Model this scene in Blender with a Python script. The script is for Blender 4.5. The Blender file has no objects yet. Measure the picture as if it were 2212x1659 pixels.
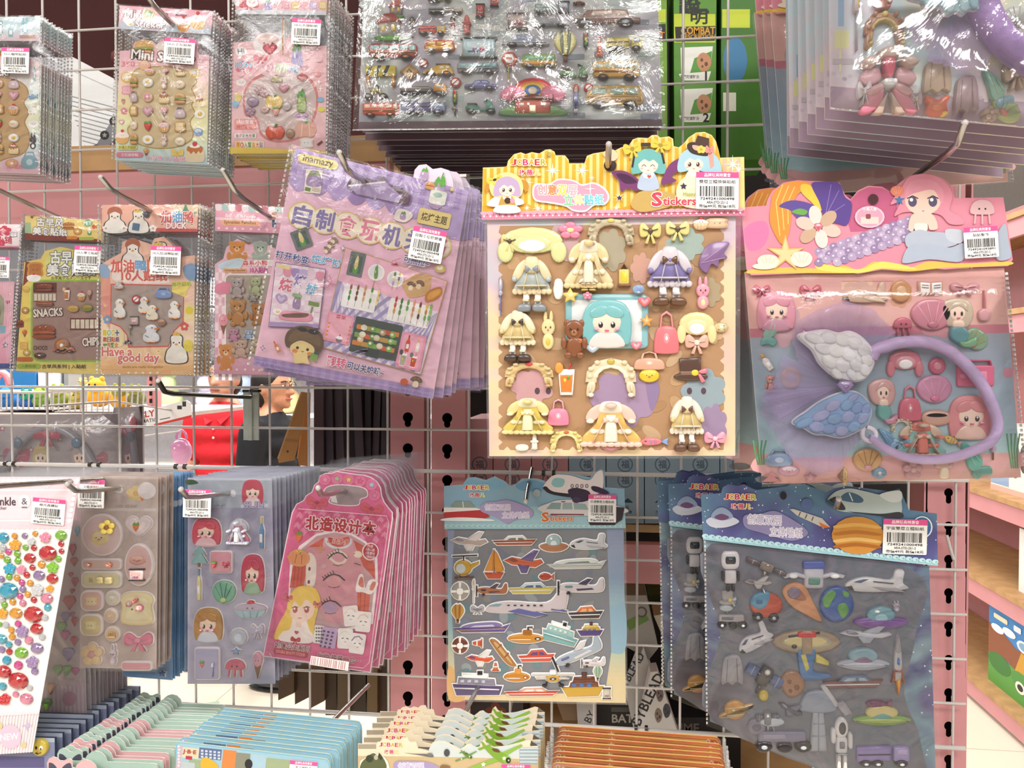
import bpy, math, random
from mathutils import Vector, Matrix, Euler, noise
sc = bpy.context.scene
COL = sc.collection
PI = math.pi
# ------------------------------------------------------------------ camera
FPX, W0, H0 = 1660.0, 2212.0, 1659.0
YAW, PITCH, ROLL = .12264, -.020457, .000313
CX, CZ, CD, CELL, EYE = 4.28, 2.477, 18.14, .05, 1.55
_cy, _sy, _cp, _sp = math.cos(YAW), math.sin(YAW), math.cos(PITCH), math.sin(PITCH)
FWD = Vector((-_sy*_cp, _cy*_cp, _sp)); _r = Vector((_cy, _sy, 0)); _u = _r.cross(FWD)
RGT = _r*math.cos(ROLL)+_u*math.sin(ROLL); UP = _u*math.cos(ROLL)-_r*math.sin(ROLL)
CAM = Vector((0, -CD*CELL, EYE))
cd = bpy.data.cameras.new('camera'); cam = bpy.data.objects.new('camera', cd); COL.objects.link(cam)
cd.sensor_width = 36; cd.lens = 36*FPX/W0; cd.clip_start = .02
M = Matrix((RGT, UP, -FWD)).transposed().to_4x4(); M.translation = CAM
cam.matrix_world = M
sc.camera = cam
# ------------------------------------------------------------------ light and exposure
sc.view_settings.view_transform = 'Standard'; sc.view_settings.look = 'None'
sc.view_settings.exposure = 0.12; sc.view_settings.gamma = 1.0; sc.view_settings.use_curve_mapping = False
sc.cycles.transparent_max_bounces = 40
sc.cycles.max_bounces = 6
wd = bpy.data.worlds.new('shop_air'); sc.world = wd; wd.use_nodes = True
wd.node_tree.nodes['Background'].inputs[0].default_value = (1, .97, .95, 1)
wd.node_tree.nodes['Background'].inputs[1].default_value = .27
def area(name, loc, sx, sy, power, rot=(0, 0, 0), c=(1, .975, .95)):
    l = bpy.data.lights.new(name, 'AREA'); l.shape = 'RECTANGLE'; l.size = sx; l.size_y = sy
    l.energy = power; l.color = c
    o = bpy.data.objects.new(name, l); COL.objects.link(o); o.location = loc; o.rotation_euler = rot
    return o
CEIL = 3.0
for k, (lx, ly, p) in enumerate([(-1.5, -1.9, 38), (.6, -1.9, 38), (2.6, -1.9, 33), (-1.5, -3.6, 34), (.6, -3.6, 34),
                                (-1.4, 2.0, 46), (.6, 2.4, 28), (-1.4, 4.2, 50), (1.0, 4.6, 42), (1.25, 1.4, 26), (-2.6, 1.4, 48), (-3.2, 3.6, 60)]):
    area('ceiling_lamp', (lx, ly, CEIL-.03), 1.25, .6, p)
# ------------------------------------------------------------------ projection helpers
def ray(u, v): return FWD*FPX + RGT*(u-W0/2) - UP*(v-H0/2)
def wp(u, v, y):
    d = ray(u, v); return CAM + d*((y-CAM.y)/d.y)
def gx(i): return (i-CX)*CELL
def gz(j): return EYE+(-j-CZ)*CELL
# ------------------------------------------------------------------ colours and materials
PAL = dict(w='#fdfcfa', k='#2b262c', g='#8b8d92', r='#d8333a', o='#ee8d2e', y='#f3cf45', n='#5ea843', b='#3d78c4',
           p='#f2a9bd', v='#9b86c4', t='#5ec0c4', c='#f6e7c9', m='#8a5a3a', s='#c7ccd3', h='#e0568e', l='#cdb8e2', d='#5a3426', f='#f9dcc8')
_cc = {}
def rgb(c):
    if not isinstance(c, str): return c
    c = PAL.get(c, c)
    if c not in _cc:
        h = c[1:]
        if len(h) == 3: h = ''.join(x*2 for x in h)
        out = []
        for i in (0, 2, 4):
            x = int(h[i:i+2], 16)/255; out.append(x/12.92 if x <= .04045 else ((x+.055)/1.055)**2.4)
        _cc[c] = tuple(out)
    return _cc[c]
def mix(a, b, t):
    a, b = rgb(a), rgb(b); return tuple(x+(y-x)*t for x, y in zip(a, b))
def newmat(name):
    m = bpy.data.materials.new(name); m.use_nodes = True
    nt = m.node_tree; return m, nt, nt.nodes['Principled BSDF']
def att_mat(name, rough, coat=0, spec=.4, var=.04, bump=0, bscale=60):
    m, nt, b = newmat(name)
    a = nt.nodes.new('ShaderNodeAttribute'); a.attribute_name = 'Col'
    no = nt.nodes.new('ShaderNodeTexNoise'); no.inputs['Scale'].default_value = 180
    tc = nt.nodes.new('ShaderNodeTexCoord'); nt.links.new(tc.outputs['Object'], no.inputs['Vector'])
    mp = nt.nodes.new('ShaderNodeMapRange'); mp.inputs[3].default_value = 1-var; mp.inputs[4].default_value = 1+var
    mx = nt.nodes.new('ShaderNodeVectorMath'); mx.operation = 'SCALE'
    nt.links.new(no.outputs[0], mp.inputs[0]); nt.links.new(a.outputs['Color'], mx.inputs[0]); nt.links.new(mp.outputs[0], mx.inputs['Scale'])
    nt.links.new(mx.outputs[0], b.inputs['Base Color'])
    b.inputs['Roughness'].default_value = rough; b.inputs['Specular IOR Level'].default_value = spec
    b.inputs['Coat Weight'].default_value = coat; b.inputs['Coat Roughness'].default_value = .12
    if bump:
        n2 = nt.nodes.new('ShaderNodeTexNoise'); n2.inputs['Scale'].default_value = bscale
        bp = nt.nodes.new('ShaderNodeBump'); bp.inputs['Strength'].default_value = bump; bp.inputs['Distance'].default_value = .004
        nt.links.new(tc.outputs['Object'], n2.inputs['Vector'])
        nt.links.new(n2.outputs[0], bp.inputs['Height']); nt.links.new(bp.outputs[0], b.inputs['Normal'])
    return m
def solid(name, c, rough=.5, metal=0, spec=.4, var=.06, scale=40, bump=0, coat=0):
    m, nt, b = newmat(name); c = rgb(c)
    no = nt.nodes.new('ShaderNodeTexNoise'); no.inputs['Scale'].default_value = scale; no.inputs['Detail'].default_value = 4
    tc = nt.nodes.new('ShaderNodeTexCoord'); nt.links.new(tc.outputs['Object'], no.inputs['Vector'])
    rp = nt.nodes.new('ShaderNodeValToRGB')
    rp.color_ramp.elements[0].position = .3; rp.color_ramp.elements[1].position = .7
    rp.color_ramp.elements[0].color = tuple(x*(1-var) for x in c)+(1,); rp.color_ramp.elements[1].color = tuple(min(1, x*(1+var)) for x in c)+(1,)
    nt.links.new(no.outputs[0], rp.inputs[0]); nt.links.new(rp.outputs[0], b.inputs['Base Color'])
    b.inputs['Roughness'].default_value = rough; b.inputs['Metallic'].default_value = metal
    b.inputs['Specular IOR Level'].default_value = spec; b.inputs['Coat Weight'].default_value = coat
    if bump:
        bp = nt.nodes.new('ShaderNodeBump'); bp.inputs['Strength'].default_value = bump; bp.inputs['Distance'].default_value = .003
        nt.links.new(no.outputs[0], bp.inputs['Height']); nt.links.new(bp.outputs[0], b.inputs['Normal'])
    return m
def blotch(name, cols, scale=14, rough=.4, detail=3, stars=0, dist=.6):
    m, nt, b = newmat(name)
    no = nt.nodes.new('ShaderNodeTexNoise'); no.inputs['Scale'].default_value = scale; no.inputs['Detail'].default_value = detail
    no.inputs['Distortion'].default_value = dist
    tc = nt.nodes.new('ShaderNodeTexCoord'); nt.links.new(tc.outputs['Object'], no.inputs['Vector'])
    rp = nt.nodes.new('ShaderNodeValToRGB'); el = rp.color_ramp.elements
    while len(el) < len(cols): el.new(.5)
    for i, c in enumerate(cols):
        el[i].position = .3+.4*i/max(1, len(cols)-1); el[i].color = rgb(c)+(1,)
    nt.links.new(no.outputs[0], rp.inputs[0]); out = rp.outputs[0]
    if stars:
        vo = nt.nodes.new('ShaderNodeTexVoronoi'); vo.inputs['Scale'].default_value = stars
        nt.links.new(tc.outputs['Object'], vo.inputs['Vector'])
        lt = nt.nodes.new('ShaderNodeMath'); lt.operation = 'LESS_THAN'; lt.inputs[1].default_value = .13
        nt.links.new(vo.outputs['Distance'], lt.inputs[0])
        mx = nt.nodes.new('ShaderNodeMix'); mx.data_type = 'RGBA'
        nt.links.new(lt.outputs[0], mx.inputs['Factor']); nt.links.new(out, mx.inputs[6]); mx.inputs[7].default_value = (.85, .85, .95, 1)
        out = mx.outputs[2]
    nt.links.new(out, b.inputs['Base Color']); b.inputs['Roughness'].default_value = rough
    return m
def film(name, fac=.10, tint=(.97, .97, .98), bump=.25, scale=30, rough=.12, milky=.35):
    m, nt, b = newmat(name); o = nt.nodes['Material Output']
    tr = nt.nodes.new('ShaderNodeBsdfTransparent'); tr.inputs[0].default_value = tint+(1,)
    b.inputs['Base Color'].default_value = (.9, .9, .92, 1); b.inputs['Roughness'].default_value = rough
    b.inputs['Specular IOR Level'].default_value = .9
    no = nt.nodes.new('ShaderNodeTexNoise'); no.inputs['Scale'].default_value = scale; no.inputs['Detail'].default_value = 5; no.inputs['Distortion'].default_value = 1.2
    tc = nt.nodes.new('ShaderNodeTexCoord'); nt.links.new(tc.outputs['Object'], no.inputs['Vector'])
    bp = nt.nodes.new('ShaderNodeBump'); bp.inputs['Strength'].default_value = bump; bp.inputs['Distance'].default_value = .01
    nt.links.new(no.outputs[0], bp.inputs['Height'])
    gl = nt.nodes.new('ShaderNodeBsdfGlossy'); gl.inputs['Roughness'].default_value = rough
    nt.links.new(bp.outputs[0], gl.inputs['Normal']); nt.links.new(bp.outputs[0], b.inputs['Normal'])
    lw = nt.nodes.new('ShaderNodeFresnel'); lw.inputs[0].default_value = 1.5; nt.links.new(bp.outputs[0], lw.inputs['Normal'])
    m1 = nt.nodes.new('ShaderNodeMixShader'); m1.inputs[0].default_value = fac*milky
    nt.links.new(tr.outputs[0], m1.inputs[1]); nt.links.new(b.outputs[0], m1.inputs[2])
    ad = nt.nodes.new('ShaderNodeMath'); ad.operation = 'MULTIPLY_ADD'; ad.inputs[1].default_value = .8; ad.inputs[2].default_value = fac*.5; ad.use_clamp = True
    nt.links.new(lw.outputs[0], ad.inputs[0])
    m2 = nt.nodes.new('ShaderNodeMixShader'); nt.links.new(ad.outputs[0], m2.inputs[0])
    nt.links.new(m1.outputs[0], m2.inputs[1]); nt.links.new(gl.outputs[0], m2.inputs[2])
    nt.links.new(m2.outputs[0], o.inputs['Surface'])
    return m
MP = att_mat('printed_card', .5)
MG = att_mat('printed_gloss', .22, coat=.3)
MPUF = att_mat('puffy_vinyl', .3, coat=.35, var=.03)
MCLOTH = att_mat('woven_cloth', .9, var=.12, bump=.4, bscale=300)
MSKIN = att_mat('skin', .55, var=.05)
MGEM = att_mat('cut_gem', .06, coat=1, spec=.9)
MMET = solid('chrome_steel', '#b9b7b4', .22, 1, var=.1)
MDKM = solid('dark_steel', '#4a4745', .3, .9)
MWIRE = solid('white_enamel', '#c4c0be', .35, var=.04, coat=.3)
MFILM = film('clear_film', .05, milky=.3, bump=.2)
MCRINK = film('crinkled_film', .10, bump=.5, scale=16, rough=.07, milky=.3)
MCRINK2 = film('loose_film', .08, bump=.4, scale=12, rough=.08, milky=.4)
MHAZE = film('hazy_film', .14, bump=.35, scale=26, milky=.6, rough=.2)
MSEAM = film('film_seam', .8, bump=.8, scale=200, milky=1.0, rough=.3)
MTULLE = film('tulle', .8, (.93, .84, .97), bump=.6, scale=90, rough=.6, milky=1)
MPINK = solid('pink_enamel', '#c98c90', .45, var=.05, scale=8)
# ------------------------------------------------------------------ geometry
class G:
    def __init__(s): s.V, s.F, s.C, s.S, s.M = [], [], [], [], []
    def add(s, vs, fs, col, smooth=False, mi=0):
        n = len(s.V); s.V += [tuple(v) for v in vs]; c = rgb(col)
        for f in fs:
            s.F.append([n+i for i in f]); s.C.append(c); s.S.append(smooth); s.M.append(mi)
    def box(s, x0, x1, y0, y1, z0, z1, col='w', mi=0):
        v = [(x, y, z) for x in (x0, x1) for y in (y0, y1) for z in (z0, z1)]
        s.add(v, [(0, 1, 3, 2), (4, 6, 7, 5), (0, 4, 5, 1), (2, 3, 7, 6), (0, 2, 6, 4), (1, 5, 7, 3)], col, False, mi)
    def tube(s, pts, r, col='w', seg=8, mi=0, caps=True, rr=None):
        pts = [Vector(p) for p in pts]; rings = []; n = len(pts)
        up = Vector((0, 0, 1)); prev = None
        for i, p in enumerate(pts):
            t = (pts[min(i+1, n-1)]-pts[max(i-1, 0)]).normalized()
            if prev is None:
                a = t.cross(up if abs(t.z) < .9 else Vector((1, 0, 0))).normalized()
            else: a = (prev-t*prev.dot(t)).normalized()
            prev = a; b = t.cross(a); q = rr[i] if rr else r
            rings.append([p+(a*math.cos(2*PI*k/seg)+b*math.sin(2*PI*k/seg))*q for k in range(seg)])
        vs = [v for rg in rings for v in rg]; fs = []
        for i in range(n-1):
            for k in range(seg):
                fs.append((i*seg+k, i*seg+(k+1) % seg, (i+1)*seg+(k+1) % seg, (i+1)*seg+k))
        s.add(vs, fs, col, True, mi)
        if caps:
            s.add(rings[0], [tuple(range(seg))[::-1]], col, False, mi); s.add(rings[-1], [tuple(range(seg))], col, False, mi)
    def ball(s, c, rx, ry, rz, col, seg=14, rings=8, mi=0, bend=None):
        vs = [(c[0], c[1], c[2]+rz)]
        for i in range(1, rings):
            a = PI*i/rings
            for k in range(seg):
                b = 2*PI*k/seg; vs.append((c[0]+rx*math.sin(a)*math.cos(b), c[1]+ry*math.sin(a)*math.sin(b), c[2]+rz*math.cos(a)))
        vs.append((c[0], c[1], c[2]-rz)); fs = []
        for k in range(seg): fs.append((0, 1+k, 1+(k+1) % seg))
        for i in range(rings-2):
            for k in range(seg):
                a = 1+i*seg; fs.append((a+k, a+seg+k, a+seg+(k+1) % seg, a+(k+1) % seg))
        a = 1+(rings-2)*seg
        for k in range(seg): fs.append((a+k, len(vs)-1, a+(k+1) % seg))
        s.add(vs, fs, col, True, mi)
    def obj(s, name, mats, parent=None):
        me = bpy.data.meshes.new(name); me.from_pydata(s.V, [], s.F)
        a = me.attributes.new('Col', 'FLOAT_COLOR', 'CORNER'); buf = []
        for f, c in zip(s.F, s.C): buf += (list(c)+[1.0])*len(f)
        a.data.foreach_set('color', buf)
        me.polygons.foreach_set('use_smooth', s.S); me.polygons.foreach_set('material_index', s.M)
        for m in (mats if isinstance(mats, (list, tuple)) else [mats]): me.materials.append(m)
        me.update()
        o = bpy.data.objects.new(name, me); COL.objects.link(o)
        if parent: o.parent = parent
        return o
def tag(o, label=None, cat=None, group=None, kind=None):
    if label: o['label'] = label
    if cat: o['category'] = cat
    if group: o['group'] = group
    if kind: o['kind'] = kind
    return o
def empty(name, loc, label=None, cat=None, group=None, rot=(0, 0, 0)):
    o = bpy.data.objects.new(name, None); COL.objects.link(o); o.empty_display_size = .02
    o.location = loc; o.rotation_euler = rot
    return tag(o, label, cat, group)
def copy_tree(root, parts=None):
    c = root.copy(); COL.objects.link(c)
    for ch in root.children:
        if parts is None or ch.name.split('.')[0] in parts:
            k = ch.copy(); COL.objects.link(k); k.parent = c
            for g in ch.children:
                q = g.copy(); COL.objects.link(q); q.parent = k
    return c
# ------------------------------------------------------------------ 2D shapes
def catmull(pts, n=5):
    out = []; m = len(pts)
    for i in range(m):
        p0, p1, p2, p3 = (pts[(i+k-1) % m] for k in range(4))
        for j in range(n):
            t = j/n; t2 = t*t; t3 = t2*t
            out.append(tuple(.5*(2*p1[a]+(p2[a]-p0[a])*t+(2*p0[a]-5*p1[a]+4*p2[a]-p3[a])*t2+(3*p1[a]-p0[a]-3*p2[a]+p3[a])*t3) for a in (0, 1)))
    return out
def ellp(cx, cy, rx, ry=None, rot=0, n=None):
    ry = rx if ry is None else ry; n = n or 18; c, s = math.cos(rot), math.sin(rot)
    return [(cx+rx*math.cos(a)*c-ry*math.sin(a)*s, cy+rx*math.cos(a)*s+ry*math.sin(a)*c) for a in (2*PI*k/n for k in range(n))]
def rrp(x0, y0, x1, y1, r=0, n=4):
    if r <= 0: return [(x0, y0), (x1, y0), (x1, y1), (x0, y1)]
    r = min(r, abs(x1-x0)/2, abs(y1-y0)/2); out = []
    for cx, cy, a0 in ((x1-r, y0+r, -PI/2), (x1-r, y1-r, 0), (x0+r, y1-r, PI/2), (x0+r, y0+r, PI)):
        for k in range(n+1): a = a0+PI/2*k/n; out.append((cx+r*math.cos(a), cy+r*math.sin(a)))
    return out
def starp(cx, cy, r, n=5, inner=.5, rot=0, ry=None):
    ry = ry or r; out = []
    for k in range(2*n):
        a = PI*k/n-PI/2+rot; q = 1 if k % 2 == 0 else inner
        out.append((cx+r*q*math.cos(a), cy+ry*q*math.sin(a)))
    return out
def scallop(cx, cy, rx, ry, n, amp=.1, m=4):
    out = []
    for k in range(n*m):
        a = 2*PI*k/(n*m); q = 1-amp+amp*abs(math.sin(n*a/2)); out.append((cx+rx*q*math.cos(a), cy+ry*q*math.sin(a)))
    return out
def linep(pts, w):
    L, R = [], []; n = len(pts)
    for i, p in enumerate(pts):
        a = pts[max(0, i-1)]; b = pts[min(n-1, i+1)]; dx, dy = b[0]-a[0], b[1]-a[1]; d = math.hypot(dx, dy) or 1
        nx, ny = -dy/d*w/2, dx/d*w/2; L.append((p[0]+nx, p[1]+ny)); R.append((p[0]-nx, p[1]-ny))
    return L+R[::-1]
def rotp(pts, cx, cy, a):
    c, s = math.cos(a), math.sin(a); return [(cx+(x-cx)*c-(y-cy)*s, cy+(x-cx)*s+(y-cy)*c) for x, y in pts]
def area2(p): return .5*sum(p[i-1][0]*p[i][1]-p[i][0]*p[i-1][1] for i in range(len(p)))
def offset(p, d):
    if area2(p) < 0: p = p[::-1]
    n = len(p); out = []
    for i in range(n):
        a, b, c = p[i-1], p[i], p[(i+1) % n]
        e1 = (b[0]-a[0], b[1]-a[1]); e2 = (c[0]-b[0], c[1]-b[1]); l1 = math.hypot(*e1) or 1e-9; l2 = math.hypot(*e2) or 1e-9
        n1 = (e1[1]/l1, -e1[0]/l1); n2 = (e2[1]/l2, -e2[0]/l2); m = (n1[0]+n2[0], n1[1]+n2[1]); q = m[0]*n1[0]+m[1]*n1[1]
        k = d/max(q, .55); out.append((b[0]+m[0]*k, b[1]+m[1]*k))
    return out
_txt = {}
def text_mesh(t, bold=0):
    if (t, bold) not in _txt:
        c = bpy.data.curves.new('glyphs', 'FONT'); c.body = t; c.resolution_u = 2; c.offset = bold
        o = bpy.data.objects.new('glyphs', c); COL.objects.link(o)
        dg = bpy.context.evaluated_depsgraph_get(); m = bpy.data.meshes.new_from_object(o.evaluated_get(dg))
        vs = [(v.co.x, v.co.y) for v in m.vertices]; fs = [list(p.vertices) for p in m.polygons]
        bpy.data.objects.remove(o); bpy.data.curves.remove(c); bpy.data.meshes.remove(m)
        xs = [v[0] for v in vs] or [0, 1]; ys = [v[1] for v in vs] or [0, 1]
        _txt[(t, bold)] = (vs, fs, min(xs), max(xs), min(ys), max(ys))
    return _txt[(t, bold)]
EPS = 8e-6
rnd = random.Random(7)
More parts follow.
